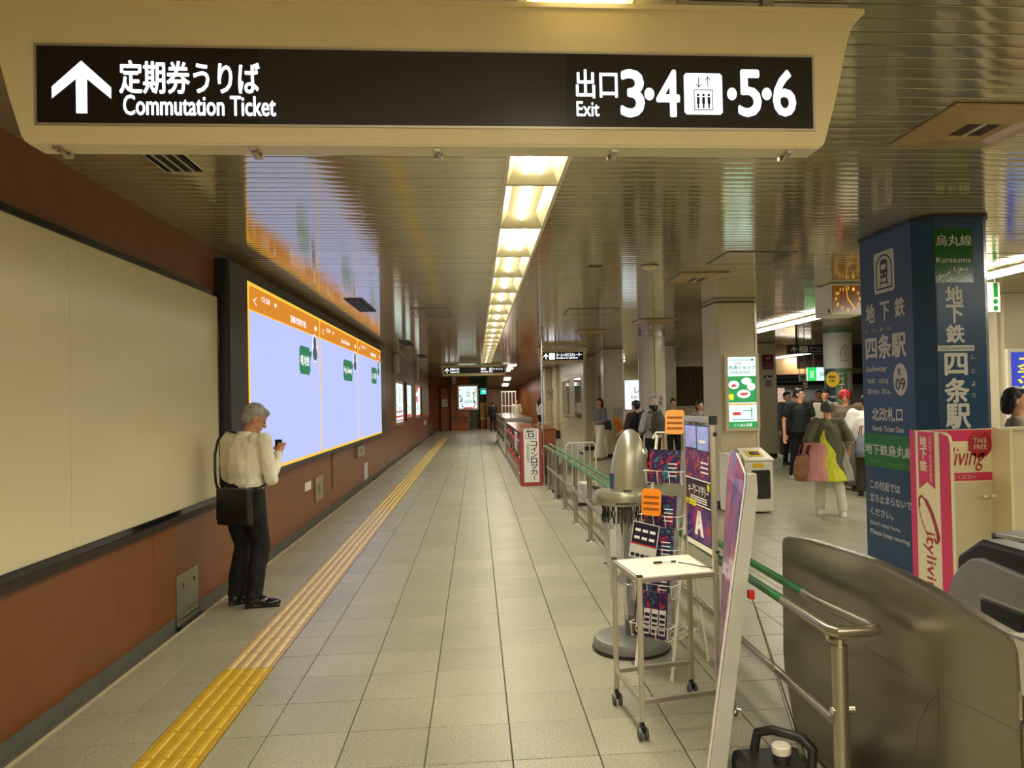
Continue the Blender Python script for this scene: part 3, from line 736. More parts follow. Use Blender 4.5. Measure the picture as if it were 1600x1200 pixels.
for k in range(3):
    a, c = edges[k], edges[k+1]; F = Face((DX, a, zB), Y_); W, H = c-a, zT-zB
    b = MB(); F.rect(b, .002, 0, W-.004, H, 0, .01); sc = b.build('screen', m_sy, t)
    bd = .035; hh = .28
    b = MB(); F.poly(b, [(bd, bd), (W-bd, bd), (W-bd, H-hh), (bd, H-hh)], .002); b.build('screen_field', m_scr, sc)
    b = MB(); F.poly(b, [(bd, H-hh+.012), (W-bd, H-hh+.012), (W-bd, H-bd-.03), (W-bd-.06, H-bd), (bd+.06, H-bd), (bd, H-bd-.03)], .002); b.build('header', m_so, sc)
    b = MB()
    F.text(b, heads[k], W*.5, H-.225, W*.24, .085, .02, .004); F.text(b, '12:28', W*.14, H-.14, W*.09, .05, .02, .004)
    F.disc(b, W*.30, H-.115, .04, .022, .004); F.disc(b, W*.92, H-.17, .07, .035, .004)
    F.line(b, [(W*.085, H-.13), (W*.055, H-.17), (W*.085, H-.21)], .012, .004)
    b.build('header_lettering', m_sw, sc)
    b = MB()
    if k == 0: p, q, r, s = (467, 540), (484, 543), (485, 586), (469, 584)
    elif k == 1: p, q, r, s = (536, 561), (550, 565), (550, 596), (536, 594)
    else: p, q, r, s = (580, 573), (588, 576), (588, 600), (580, 599)
    P4 = [atX(*z, DX) for z in (p, q, r, s)]; u0 = P4[0].y-a; u1 = P4[1].y-a; v1 = (P4[0].z+P4[1].z)/2-zB; v0 = (P4[2].z+P4[3].z)/2-zB
    rr = .06
    F.poly(b, [(u0+rr, v0), (u1-rr, v0), (u1, v0+rr), (u1, v1-.16), (u1+.13, v1-.03), (u1-.01, v1-.05), (u1-rr, v1), (u0+rr, v1), (u0, v1-rr), (u0, v0+rr)], .004); b.build('speech_bubble', m_sg, sc)
    b = MB(); F.text(b, bub[k], u0+.06, (v0+v1)/2-.07, u1-u0-.12, .13, .02, .006); b.build('bubble_lettering', m_sw, sc)
    b = MB(); cx, cy = u1+.30, v1+.02; F.disc(b, cx, cy, .16, .19, .003); b.build('avatar_disc', m_sw, sc)
    b = MB(); F.disc(b, cx, cy+.07, .10, .09, .005); F.disc(b, cx, cy-.07, .14, .10, .005); b.build('avatar_figure', m_sd, sc)
    b = MB(); rnd = random.Random(k+3)
    for _ in range(60):
        u, v = rnd.uniform(.1, W-.1), rnd.uniform(.2, H-.5)
        if u0-.1 < u < u1+.6 and v0-.1 < v < v1+.3: continue
        F.rect(b, u, v, rnd.uniform(.015, .03), .008, .0035)
    b.build('pattern_dots', m_sd2, sc)
b = MB(); F = Face((DX, s0, zB), Y_)
for k in (1, 2): pass
b.box((DX-.002, yb-.95, zb), (DX+.0, yb, zt+.04)); b.build('blank_end_panel', mat('end_panel_dark', srgb(70, 66, 66), .3), t)

# hardware on the left wall
def plate(name, label, cat, y0, y1, z0, z1, d, m, extra=None, group=None):
    t = thing(name, label, cat, (WX, (y0+y1)/2, z0), group=group)
    b = MB(); b.box((WX, y0, z0), (WX+d, y1, z1)); b.build('cover', m, t, bevel=.003)
    if extra: extra(t, y0, y1, z0, z1, WX+d)
    return t
m_hatch = mat('hatch_steel', srgb(150, 146, 122), .35, metal=.6, var=.06)
def hx(t, y0, y1, z0, z1, x):
    b = MB(); b.box((x, y0+.1, z1-.11), (x+.004, y0+.115, z1-.075)); b.build('key_slot', m_black, t)
    b = MB(); b.box((x, y1-.1, z1-.11), (x+.004, y1-.085, z1-.075)); b.build('key_slot', m_black, t)
    b = MB(); b.box((x, y0+.02, z0+.06), (x+.012, y1-.02, z0+.066)); b.build('lower_lip', m_steel, t)
plate('hatch_cover', 'low steel hatch cover on the wall foot left of the man in white', 'hatch', 6.0, 6.43, -.04, .355, .014, m_hatch, hx)
b = MB(); b.box((-2.29, 5.98, -.055), (-2.19, 6.45, -.03)); tag(b.build('channel_grate', m_black), 'short black gap in the drain channel under the steel hatch', 'grate')
def hinge(t, y0, y1, z0, z1, x):
    b = MB(); b.box((x, (y0+y1)/2-.02, (z0+z1)/2-.05), (x+.015, (y0+y1)/2+.02, (z0+z1)/2+.05)); b.build('latch', m_steel, t)
plate('wall_socket', 'small ivory socket plate under the display, just left of a steel flap', 'socket', 10.36, 10.72, .475, .59, .012, m_white)
plate('wall_flap', 'narrow steel flap right of the ivory socket plate', 'flap', 10.98, 11.5, .25, .60, .02, m_steel, hinge)
plate('wall_flap', 'tall brown framed flap plate under the middle screen', 'flap', 12.3, 12.7, .29, .85, .016, mat('flap_brown', srgb(122, 84, 52), .4), hinge)
plate('wall_box', 'small glossy steel box near the right end of the display', 'box', 14.6, 15.45, .62, .82, .06, m_steel, hinge)
plate('wall_flap', 'low narrow white plate standing above the drain channel', 'flap', 15.7, 16.15, .075, .41, .016, m_greyprint)
plate('wall_box', 'small white box on the wall below the farthest blank board', 'box', 33.5, 34.3, .62, .82, .04, m_greyprint)
for i_, (yy, lab) in enumerate(((17.0, 'dark scupper opening in the wall foot below the right end of the display'), (24.5, 'dark scupper opening in the wall foot below the second lit poster'))):
    b = MB(); b.box((-2.29, yy, -.05), (-2.19, yy+.9, -.025)); tag(b.build('channel_grate', m_black), lab, 'grate')

def lightbox(name, label, F, W, H, printer, frame=m_alu, fw=.05, d=.07):
    t = thing(name, label, 'advert', F.p(W/2, 0))
    b = MB(); framebox(b, F, 0, 0, W, H, fw, d+.01, d); b.build('frame', frame, t, bevel=.004)
    b = MB(); b.prism([F.p(fw*.8, fw*.8, d-.012), F.p(W-fw*.8, fw*.8, d-.012), F.p(W-fw*.8, H-fw*.8, d-.012), F.p(fw*.8, H-fw*.8, d-.012)], -F.N*(d-.014)); s = b.build('lit_face', mat('lightbox_face', (.72, .95, .88), emit=1.1, var=.03, scale=1), t)
    G = Face(F.p(fw, fw, d-.012), F.R); printer(G, W-2*fw, H-2*fw, s)
    return t
m_lr = mat('lit_red', (.75, .05, .05), emit=.9, var=.1); m_lg = mat('lit_green', (.02, .34, .08), emit=.9, var=0)
m_lb = mat('lit_blue', (.25, .5, .95), emit=1.0, var=.2, scale=3); m_lk = mat('lit_dark', (.05, .06, .07), emit=.5, var=0); m_lw = mat('lit_white', (.95, 1, .95), emit=1.0, var=0)
m_lo = mat('lit_orange', (.9, .4, .05), emit=.9, var=0); m_ly = mat('lit_yellow', (.9, .85, .05), emit=.9, var=0)
def poster_a(kind):
    def f(F, W, H, s):
        rnd = random.Random(kind)
        b = MB()
        if kind == 1:
            F.rect(b, 0, H*.02, W, H*.04, .002); F.rect(b, .02, H*.12, W-.04, H*.05, .002); F.rect(b, .02, H*.26, W-.04, H*.035, .002)
        elif kind == 2: F.rect(b, W*.1, 0, W*.8, H*.1, .002)
        elif kind == 3: F.poly(b, [(0, H*.72), (W*.7, H), (0, H)], .002); F.poly(b, [(0, H*.5), (W*.5, H*.45), (W*.4, H*.68), (0, H*.68)], .002); F.rect(b, 0, 0, W, H*.04, .002)
        else:
            F.poly(b, [(W*.22, 0), (W*.8, 0), (W*.74, H*.06), (W*.3, H*.06)], .002)
            for _ in range(9): u = rnd.choice((rnd.uniform(0, .2), rnd.uniform(.78, .95))); v = rnd.uniform(0, .85); F.poly(b, [(u*W, v*H), (u*W+W*.06, v*H), (u*W+W*.07, v*H+H*.09), (u*W, v*H+H*.05)], .002)
        b.build('red_print', m_lr, s)
        b = MB()
        for _ in range(7): u, v = rnd.uniform(.0, .18), rnd.uniform(.05, .9); F.disc(b, (u+.03)*W+.02, v*H, .05*W+.01, .03*H, .003, seg=8)
        for _ in range(4 if kind != 4 else 12): u, v = rnd.uniform(.8, .92), rnd.uniform(.1, .9); F.disc(b, u*W, v*H, .05*W, .025*H, .003, seg=8)
        b.build('picture_print', m_lb if kind != 4 else m_lk, s)
        b = MB(); F.col(b, '祭京都夏' if kind < 4 else '心地蔵', W*.42, H*.5, W*.22, H*.42, .0, .004); 
        for q in range(4): F.rect(b, W*.3, H*(.36-.04*q), W*.45, H*.014, .004)
        b.build('dark_lettering', m_lk, s)
    return f
def wall_ad(n, y0, y1, z0, z1, kind, label, frame=m_alu):
    lightbox('lit_poster', label, Face((WX, y0, z0), Y_), y1-y0, z1-z0, poster_a(kind), frame, fw=.09)
wall_ad(1, 21.45, 23.7, .98, 2.28, 1, 'first lit poster beyond the display, pale green with red bands at the bottom')
wall_ad(2, 24.85, 26.7, 1.05, 2.30, 2, 'second lit poster on the left wall, pale blue in a brown frame', mat('frame_brown', srgb(110, 70, 44), .4))
wall_ad(3, 28.5, 30.8, 1.03, 2.30, 3, 'third lit poster on the left wall, white with red corner shapes')
F = Face((-1.40, 42.88, 0), X_)
a = atY(715, 641, 42.88); c = atY(747, 601, 42.88)
lightbox('lit_poster', 'bright busy lit poster on the end wall right of the door', Face((a.x, 42.88, a.z), X_), c.x-a.x, c.z-a.z, poster_a(4), fw=.09)
t = thing('notice_board', 'blank brown board past the third lit poster', 'board', (WX, 34.8, 1.07)); F = Face((WX, 32.2, 1.07), Y_)
b = MB(); quadbox(b, Face((WX+.03, 32.2, 1.07), Y_), 0, 0, 4.6, 1.18, .03); b.build('board_sheet', mat('board_olive', srgb(118, 104, 74), .5), t)
b = MB(); framebox(b, F, -.04, -.04, 4.68, 1.26, .05, .04, .04); b.build('frame', m_brown2, t)
# conduit boxes above posters
for yy, lab in ((21.6, 'white cable box above the first lit poster'), (28.9, 'white cable box above the third lit poster'),):
    t = thing('cable_box', lab, 'cable box', (WX, yy, 2.35)); b = MB(); b.box((WX, yy, 2.5), (WX+.12, yy+.55, 3.0)); b.build('cover', m_greyprint, t, bevel=.01)
    b = MB(); b.tube([(WX+.04, yy+.1, 2.5), (WX+.04, yy+.1, 2.4), (WX+.03, yy-.1, 2.36), (WX+.03, yy-.1, 2.31)], .015, 8); b.build('conduit', m_steel, t)
t = thing('cable_box', 'pale cable box above the bright poster on the end wall', 'cable box', (-1.2, 42.88, 2.5)); b = MB(); b.box((-1.33, 42.75, 2.62), (-1.1, 42.88, 3.02)); b.build('cover', m_greyprint, t)
b = MB(); b.tube([(-1.25, 42.85, 2.62), (-1.25, 42.85, 2.4)], .02, 8); b.build('conduit', m_steel, t)
# end wall handrail, exit sign, yellow board, bin
t = thing('wall_handrail', 'pair of steel handrails on the brown end wall under the bright poster', 'handrail', (-.9, 42.8, .5))
for z in (.80, .62):
    b = MB(); b.tube([(-1.38, 42.82, z), (-.9, 42.82, z), (-.7, 42.82, z+.03), (-.38, 42.82, z-.03), (-.30, 42.82, z-.03)], .022, 8); b.build('rail', m_steel, t, smooth=True)
for x in (-1.3, -.5):
    b = MB(); b.box((x-.01, 42.82, .6), (x+.01, 42.9, .8)); b.build('bracket', m_steel, t)
t = thing('exit_sign', 'small glowing teal exit sign on the dull green end wall', 'exit sign', (.0, 45.5, 2.2)); a = atY(751, 616, 45.5); c = atY(761, 607, 45.5)
b = MB(); b.box((a.x-.02, 45.5, a.z-.02), (c.x+.02, 45.6, c.z+.02)); b.build('housing', m_white, t)
F = Face((a.x, 45.5, a.z), X_); b = MB(); F.rect(b, 0, 0, c.x-a.x, c.z-a.z, .004); b.build('lit_face', mat('exit_teal', (.02, .75, .62), emit=1.1, var=0), t)
b = MB(); F.disc(b, .18, .24, .03, .03, .006); F.line(b, [(.12, .2), (.2, .19), (.15, .1)], .035, .006); F.rect(b, .25, .06, .03, .22, .006); b.build('running_figure', m_lw, t)
t = thing('notice_stand', 'yellow notice panel standing by the end wall passage', 'sign', (.2, 45, 0)); a = atY(751, 656, 45.0); c = atY(762, 629, 45.0)
b = MB(); b.box((a.x, 45, a.z), (c.x, 45.05, c.z)); b.build('panel', mat('notice_yellow', srgb(190, 150, 16), .4), t)
b = MB(); b.box((a.x+.02, 45, .0), (c.x-.02, 45.04, a.z)); b.build('lower_panel', mat('notice_brown', srgb(150, 70, 26), .4), t)
F = Face((a.x, 45, a.z), X_); b = MB()
for k in range(6): F.rect(b, .05, .2+.12*k, c.x-a.x-.1, .04, .004)
b.build('print', m_dkbrown, t)
t = thing('dustbin', 'small grey steel bin in the dark recess at the end of the left wall', 'bin', (-2.6, 41.5, 0)); b = MB(); b.prism([(-2.75, 41.3, 0), (-2.45, 41.3, 0), (-2.42, 41.3, .62), (-2.75, 41.3, .66)], (0, .35, 0)); b.build('body', m_steel, t, bevel=.01)
b = MB(); b.box((-2.7, 41.29, .5), (-2.48, 41.3, .58)); b.build('slot', m_black, t)

# ------------------------------------------------------------------ ceiling fittings
def vent(label, x0, x1, y0, y1, bars=4, m=m_base, cross=False, name='ceiling_vent'):
    t = thing(name, label, 'ceiling vent', ((x0+x1)/2, (y0+y1)/2, CEIL-.01)); z = CEIL-.012
    F = Face((x0, y1, z), X_, -Y_)
    b = MB(); framebox(b, F, 0, 0, x1-x0, y1-y0, .022, .012, .0); b.build('frame', m, t)
    b = MB(); b.box((x0+.01, y0+.01, z+.0), (x1-.01, y1-.01, z+.009)); b.build('backing', m_dark, t)
    for k in range(bars):
        x = x0+(x1-x0)*(k+1)/(bars+1); b = MB(); b.box((x-.004, y0+.02, z-.008), (x+.004, y1-.02, z+.0)); b.build('louvre', m, t)
    if cross:
        for k in range(4):
            y = y0+(y1-y0)*(k+1)/5; b = MB(); b.box((x0+.02, y-.012, z-.007), (x1-.02, y+.012, z)); b.build('louvre', m, t)
    return t
vent('slotted ceiling vent just behind the left end of the big sign', -1.79, -1.56, 4.0, 4.6, 3, m_cream)
vent('dark square gridded ceiling vent above the wall display', -1.72, -1.48, 10.2, 11.65, 2, m_base, True)
vent('dark ceiling vent beyond the display end, nearer one', -1.72, -1.48, 17.2, 18.7, 2, m_base, True)
vent('dark ceiling vent over the first lit poster', -1.72, -1.48, 22.5, 24, 2, m_base, True)
vent('dark ceiling vent over the third lit poster', -1.72, -1.48, 28.3, 29.8, 2, m_base)
def panel(label, x0, x1, y0, y1):
    t = thing('access_panel', label, 'ceiling panel', ((x0+x1)/2, (y0+y1)/2, CEIL)); F = Face((x0, y1, CEIL-.008), X_, -Y_)
    b = MB(); framebox(b, F, 0, 0, x1-x0, y1-y0, .014, .009, .0); b.build('frame', mat('panel_frame_dark', srgb(84, 76, 52), .4), t)
    b = MB(); b.box((x0+.014, y0+.014, CEIL-.006), (x1-.014, y1-.014, CEIL-.001)); b.build('lid', m_slat, t)
panel('square access panel in the ceiling right of centre, beyond the smoke detector', 2.44, 3.15, 7.15, 7.8)
panel('long access panel between the light strip and the left wall', -.95, -.4, 11.3, 12.6)
panel('flat access panel over the passage before the escalator sign', 1.45, 2.25, 11.6, 12.4)
# square funnel diffusers
def diffuser(label, x0, x1, y0, y1, dz):
    t = thing('air_diffuser', label, 'air diffuser', ((x0+x1)/2, (y0+y1)/2, CEIL)); z = CEIL-.004
    b = MB()
    for k, (q, zz) in enumerate(((0, z), (.05, z-dz))): pass
    def ringq(q0, za, q1, zb_):
        A = [(x0+q0, y0+q0, za), (x1-q0, y0+q0, za), (x1-q0, y1-q0, za), (x0+q0, y1-q0, za)]; B_ = [(x0+q1, y0+q1, zb_), (x1-q1, y0+q1, zb_), (x1-q1, y1-q1, zb_), (x0+q1, y1-q1, zb_)]
        b.add(A+B_, [(i, 4+i, 4+(i+1) % 4, (i+1) % 4) for i in range(4)])
    w_ = x1-x0
    ringq(0, z, .0, z-.012); ringq(0, z-.012, w_*.09, z-.014); ringq(w_*.09, z-.014, w_*.3, z-dz); ringq(w_*.3, z-dz, w_*.33, z-dz+.02)
    b.build('cone', mat('diffuser_beige', srgb(170, 144, 96), .4), t)
    b = MB(); q = w_*.32; b.box((x0+q, y0+q, z-dz+.02), (x1-q, y1-q, z-dz+.024)); b.build('opening', mat('diffuser_inside', srgb(60, 40, 24), .6), t)
    b = MB(); b.box(((x0+x1)/2-.01, y0+q, z-dz+.012), ((x0+x1)/2+.01, y1-q, z-dz+.02)); b.build('damper_blade', m_cream, t)
diffuser('square beige air diffuser in the ceiling at upper right', 2.33, 2.93, 3.47, 4.07, .035)
diffuser('square beige air diffuser just above the smoke detector', 2.32, 2.86, 8.3, 9.0, .04)
diffuser('flat square air diffuser above the escalator sign pole', 2.1, 2.7, 15.2, 15.9, .04)
diffuser('square air diffuser over the third cream column', 2.9, 3.6, 13.2, 13.9, .04)
t = thing('smoke_detector', 'round white smoke detector on the ceiling right of the light strip', 'detector', (1.85, 7.89, CEIL)); b = MB(); b.lathe([(.09, -.0), (.088, -.02), (.05, -.045), (0, -.05)][::-1], (1.85, 7.89, CEIL), 20); b.build('body', m_cream2, t, smooth=True)
b = MB(); b.lathe([(.095, -.008), (.095, 0)], (1.85, 7.89, CEIL), 20); b.build('base', m_base, t)
t = thing('smoke_detector', 'tiny dark detector plate on the ceiling near the light strip', 'detector', (1.27, 7.9, CEIL)); b = MB(); b.box((1.2, 7.86, CEIL-.012), (1.34, 7.93, CEIL)); b.build('plate', m_base, t, bevel=.003); b = MB(); b.tube([(1.27, 7.89, CEIL-.02), (1.27, 7.89, CEIL-.01)], .015, 10); b.build('sensor', m_base, t)

# clock box
Yc = 9.2
a = atY(1301, 488, Yc); c = atY(1345, 446, Yc)
t = thing('hanging_clock', 'amber lit station clock in a white box hung from the ceiling', 'clock', (a.x, Yc, CEIL)); ck = c.z-a.z; W = .40
x0 = a.x; z0 = a.z
b = MB(); b.box((x0-.015, Yc+.004, z0-.03), (x0+W+.03, Yc+.46, c.z+.025)); b.build('housing', m_white, t, bevel=.006)
b = MB(); b.box((x0-.0, Yc+.12, c.z+.02), (x0+W, Yc+.4, CEIL)); b.build('mount', m_steel, t)
b = MB(); b.box((x0-.018, Yc+.05, z0), (x0-.014, Yc+.09, z0+.05)); each(b, 'lock', m_black, t)
F = Face((x0, Yc, z0), X_); b = MB(); F.rect(b, 0, 0, W, ck, .003, .004); b.build('dial', mat('dial_amber', srgb(112, 66, 12), emit=.55, rough=.15, var=.15, scale=12), t)
m_am = mat('amber_glow', (1, .5, .06), emit=1.0, var=0)
b = MB(); cx, cy, rr = W/2, ck/2, ck*.41
for h in range(1, 13):
    an = math.pi/2-h*math.pi/6; s_ = str(h); ww = .028 if h < 10 else .045
    F.text(b, s_, cx+1.12*rr*math.cos(an)-ww/2, cy+rr*math.sin(an)-.02, ww, .04, .01, .004)
b.build('numerals', m_am, t)
b = MB(); F.line(b, [(cx, cy), (cx+.07, cy-.095)], .012, .006); b.build('hour_hand', m_am, t)
b = MB(); F.line(b, [(cx, cy), (cx-.02, cy+.15)], .007, .006); b.build('minute_hand', m_am, t)
# ------------------------------------------------------------------ blue station column
X0b, Y0b = 3.49, 5.67
t = thing('blue_column', 'big navy blue station column with white lettering and green bands', 'column', (3.85, 6.2, 0))
P_ = [(3.60, Y0b), (4.0, Y0b), (4.10, 5.78), (4.10, 6.55), (4.0, 6.66), (3.58, 6.66), (X0b, 6.63), (X0b, 5.815)]
b = MB(); b.prism([(x, y, .12) for x, y in P_], (0, 0, 2.9)); b.build('cladding', m_blue, t, bevel=.006)
b = MB(); b.prism([(x+(.015 if x < 3.8 else -.015), y+(.015 if y < 6.2 else -.015), 0) for x, y in P_], (0, 0, .12)); b.prism([(x+(-.012 if x < 3.8 else .012), y+(-.012 if y < 6.2 else .012), 3.005) for x, y in P_], (0, 0, .02)); b.build('plinth', m_black, t)
b = MB(); b.tube([(3.494, 5.812, .13), (3.494, 5.812, 3.0)], .004, 6); b.tube([(3.598, 5.674, .13), (3.598, 5.674, 3.0)], .004, 6); each(b, 'corner_bead', m_black, t)
YL = 6.633
F = Face((X0b, YL, 0), -Y_)      # left face: u = YL - y, v = z
def LP(px, py): p = atX(px, py, X0b); return YL-p.y, p.z
def lrect(x0, y0, x1, y1):
    """picture box on the left face -> u, v, w, h (mean of its corners)"""
    c = [LP(x0, y0), LP(x1, y0), LP(x1, y1), LP(x0, y1)]
    return c
def lt(b, s, A, B_, C, bold=.02):
    """A upper left, B lower left, C lower right, picture points"""
    a, bb, c = LP(*A), LP(*B_), LP(*C)
    u = (a[0]+bb[0])/2; v = (bb[1]+c[1])/2
    F.text(b, s, u, v, c[0]-u, a[1]-bb[1], bold, .002)
b = MB()
A = LP(1365, 398); C = LP(1398, 450)
u0, v1 = A; u1 = C[0]; v0 = LP(1366, 461)[1]; w_, h_ = u1-u0, v1-v0; r = .02
F.poly(b, [(u0+r, v0), (u1-r, v0), (u1, v0+r), (u1, v1-r), (u1-r, v1), (u0+r, v1), (u0, v1-r), (u0, v0+r)], .0015)
b.build('train_pictogram_field', m_greyprint, t)
b = MB(); cx = (u0+u1)/2
arch = [(cx-w_*.38, v0+h_*.1)]+[(cx-w_*.38*math.cos(math.pi*k/10), v1-h_*.42+h_*.33*math.sin(math.pi*k/10)) for k in range(11)]+[(cx+w_*.38, v0+h_*.1), (cx-w_*.38, v0+h_*.1)]
F.line(b, arch, .014, .003)
F.poly(b, [(cx-w_*.17, v0+h_*.36), (cx+w_*.17, v0+h_*.36), (cx+w_*.17, v0+h_*.74), (cx+w_*.1, v0+h_*.8), (cx-w_*.1, v0+h_*.8), (cx-w_*.17, v0+h_*.74)], .003)
F.line(b, [(cx-w_*.1, v0+h_*.36), (cx-w_*.2, v0+h_*.16)], .014, .003); F.line(b, [(cx+w_*.1, v0+h_*.36), (cx+w_*.2, v0+h_*.16)], .014, .003); F.line(b, [(cx-w_*.16, v0+h_*.24), (cx+w_*.16, v0+h_*.24)], .012, .003)
b.build('train_pictogram', mat('pictogram_navy', srgb(26, 32, 58), .4), t)
b = MB(); F.rect(b, cx-w_*.12, v0+h_*.56, w_*.24, h_*.12, .0045); F.disc(b, cx-w_*.09, v0+h_*.44, .012, .012, .0045); F.disc(b, cx+w_*.09, v0+h_*.44, .012, .012, .0045); b.build('train_windows', m_greyprint, t)
b = MB()
lt(b, '地', (1353, 477), (1354, 505), (1367, 504), .03); lt(b, '下', (1375, 473), (1376, 501), (1390, 499), .03); lt(b, '鉄', (1398, 467), (1399, 496), (1414, 492), .03)
for s, x in zip('しじょう', (1355, 1366, 1377, 1388)): lt(b, s, (x-2, 515-(x-1355)*.13), (x-2, 520-(x-1355)*.13), (x+3, 520-(x-1355)*.13), .01)
lt(b, '四条駅', (1353, 526), (1354, 561), (1416, 558), .03)
lt(b, 'Subway', (1354, 572), (1354, 583), (1386, 583)); lt(b, '地鉄', (1356, 592), (1356, 599), (1368, 599)); lt(b, '지하철', (1373, 592), (1373, 600), (1388, 600))
lt(b, 'Shijo Sta.', (1356, 606), (1356, 616), (1393, 619))
lt(b, '北改札口', (1363, 636), (1363, 656), (1411, 660), .03); lt(b, 'North Ticket Gate', (1364, 664), (1364, 672), (1413, 677))
lt(b, 'この付近では', (1360, 750), (1360, 763), (1407, 771)); lt(b, '立ち止まらないで', (1360, 770), (1360, 782), (1425, 797)); lt(b, 'ください。', (1361, 793), (1361, 804), (1396, 812))
lt(b, "Don't stop here.", (1361, 812), (1361, 820), (1408, 834)); lt(b, 'Please keep moving.', (1361, 826), (1361, 835), (1423, 854))
b.build('white_lettering', m_greyprint, t)
b = MB(); c_ = LP(1407, 593); F.disc(b, c_[0], c_[1], .105, .135, .0015); b.build('station_number_disc', m_greyprint, t)
b = MB(); F.text(b, 'K', c_[0]-.03, c_[1]+.035, .055, .06, .01, .003); F.text(b, '09', c_[0]-.07, c_[1]-.085, .14, .095, .012, .003); b.build('station_number', m_blackprint, t)
g0 = LP(1351, 677); g1 = LP(1421, 738)
b = MB(); F.rect(b, .004, g1[1]+.005, YL-5.82-.004, g0[1]-g1[1], .0015); b.build('green_band', m_greenprint, t)
b = MB(); lt(b, '地下鉄烏丸線', (1352, 691), (1352, 707), (1428, 719), .02); b.build('band_lettering', m_greyprint, t)
b = MB(); lt(b, 'SUBWAY', (1361, 718), (1361, 721), (1378, 723), 0); lt(b, 'KARASUMA LINE', (1389, 723), (1389, 726), (1424, 731), 0); b.build('small_band_lettering', mat('dim_grey_print', srgb(120, 140, 120), .5), t)
G = Face((3.60, Y0b, 0), X_)
def GP(px, py): p = atY(px, py, Y0b); return p.x-3.60, p.z
def gt_(b, s, A, C, bold=.012):
    a, c = GP(*A), GP(*C); G.text(b, s, a[0], c[1], c[0]-a[0], a[1]-c[1], bold, .002)
b = MB(); a = GP(1459, 357); c = GP(1521, 441); G.rect(b, a[0], c[1], c[0]-a[0], a[1]-c[1], .0015); b.build('green_panel', mat('deep_green_film', srgb(24, 84, 26), .12), t)
b = MB(); gt_(b, '烏丸線', (1462, 367), (1518, 384), .01); gt_(b, 'Karasuma', (1463, 402), (1517, 410), .008); gt_(b, 'Line', (1490, 416), (1512, 423), .004)
for ch, A, C in (('地', (1477, 448), (1504, 474)), ('下', (1478, 477), (1505, 504)), ('鉄', (1478, 508), (1507, 535)), ('四', (1476, 553), (1511, 585)), ('条', (1476, 592), (1514, 628)), ('駅', (1478, 632), (1516, 668))): gt_(b, ch, A, C, .03)
for ch, y in zip('しじょう', (558, 580, 600, 618)): gt_(b, ch, (1518, y-4), (1524, y+3), .01)
a = GP(1465, 540); c = GP(1522, 548); G.rect(b, a[0], c[1], c[0]-a[0], a[1]-c[1], .0015)
b.build('front_lettering', m_greyprint, t)
b = MB(); gt_(b, '烏丸線 KARASUMA-LINE', (1468, 541.5), (1520, 546.5), .006); 
b.build('name_strip_lettering', m_blackprint, t)
rnd = random.Random(5); b = MB(); a = GP(1461, 430); c = GP(1521, 442)
for _ in range(46):
    u = rnd.uniform(a[0], c[0]-.02); v = rnd.uniform(c[1], a[1]+(.04 if .1 < u-a[0] < .22 else 0)); G.poly(b, [(u, v), (u+rnd.uniform(.005, .022), v+rnd.uniform(-.006, .006)), (u+rnd.uniform(0, .02), v+rnd.uniform(.004, .02))], .0025)
tag(b.build('torn_film_flakes', m_whiteprint, t), kind='stuff')

# lit advert on the square column
YP = 10.75
a = atY(1133, 674, YP); c = atY(1183, 553, YP); W, H = c.x-a.x, c.z-a.z
F = Face((a.x, YP, a.z), X_)
def green_ad(F, W, H, s):
    b = MB(); F.rect(b, 0, H*.36, W, H*.37, .002); F.rect(b, 0, 0, W, H*.09, .002); each(b, 'green_field', m_lg, s)
    b = MB()
    for u, v, rx, ry in ((.2, .61, .19, .06), (.65, .66, .18, .05), (.82, .58, .15, .055), (.55, .48, .24, .06)): F.disc(b, u*W, v*H, rx*W, ry*H, .004)
    F.text(b, 'こくみん共済', W*.18, H*.02, W*.64, H*.045, .02, .004); b.build('cloud_shapes', m_lw, s)
    b = MB(); F.disc(b, W*.1, H*.45, W*.1, H*.035, .004); F.rect(b, W*.03, H*.4, W*.15, H*.04, .004); b.build('yellow_shape', m_ly, s)
    b = MB(); F.text(b, '共済ショップ', W*.02, H*.83, W*.96, H*.05, .025, .003); F.text(b, '四条烏丸店', W*.1, H*.765, W*.7, H*.042, .01, .003)
    F.rect(b, W*.03, H*.955, W*.8, H*.006, .003); F.disc(b, W*.88, H*.96, W*.05, H*.014, .003); F.rect(b, W*.8, H*.15, W*.03, H*.14, .003); F.rect(b, W*.5, H*.24, W*.35, H*.008, .003); F.rect(b, W*.1, H*.115, W*.8, H*.008, .003); b.build('dark_lettering', mat('lit_teal_text', (.03, .25, .2), emit=.6, var=0), s)
    b = MB(); F.rect(b, W*.02, H*.325, W*.96, H*.02, .003); b.build('orange_band', m_lo, s)
    b = MB(); F.rect(b, W*.14, H*.18, W*.28, H*.045, .003); F.line(b, [(W*.25, H*.62), (W*.1, H*.59), (W*.3, H*.595)], .02, .006); F.line(b, [(W*.4, H*.48), (W*.7, H*.49), (W*.6, H*.465), (W*.45, H*.47)], .018, .006); F.text(b, '出張!', W*.2, H*.895, W*.3, H*.04, .01, .003); b.build('red_print', m_lr, s)
lightbox('lit_poster', 'tall green and white lit advert on the square cream column', F, W, H, green_ad, m_cream2, fw=.045, d=.06)
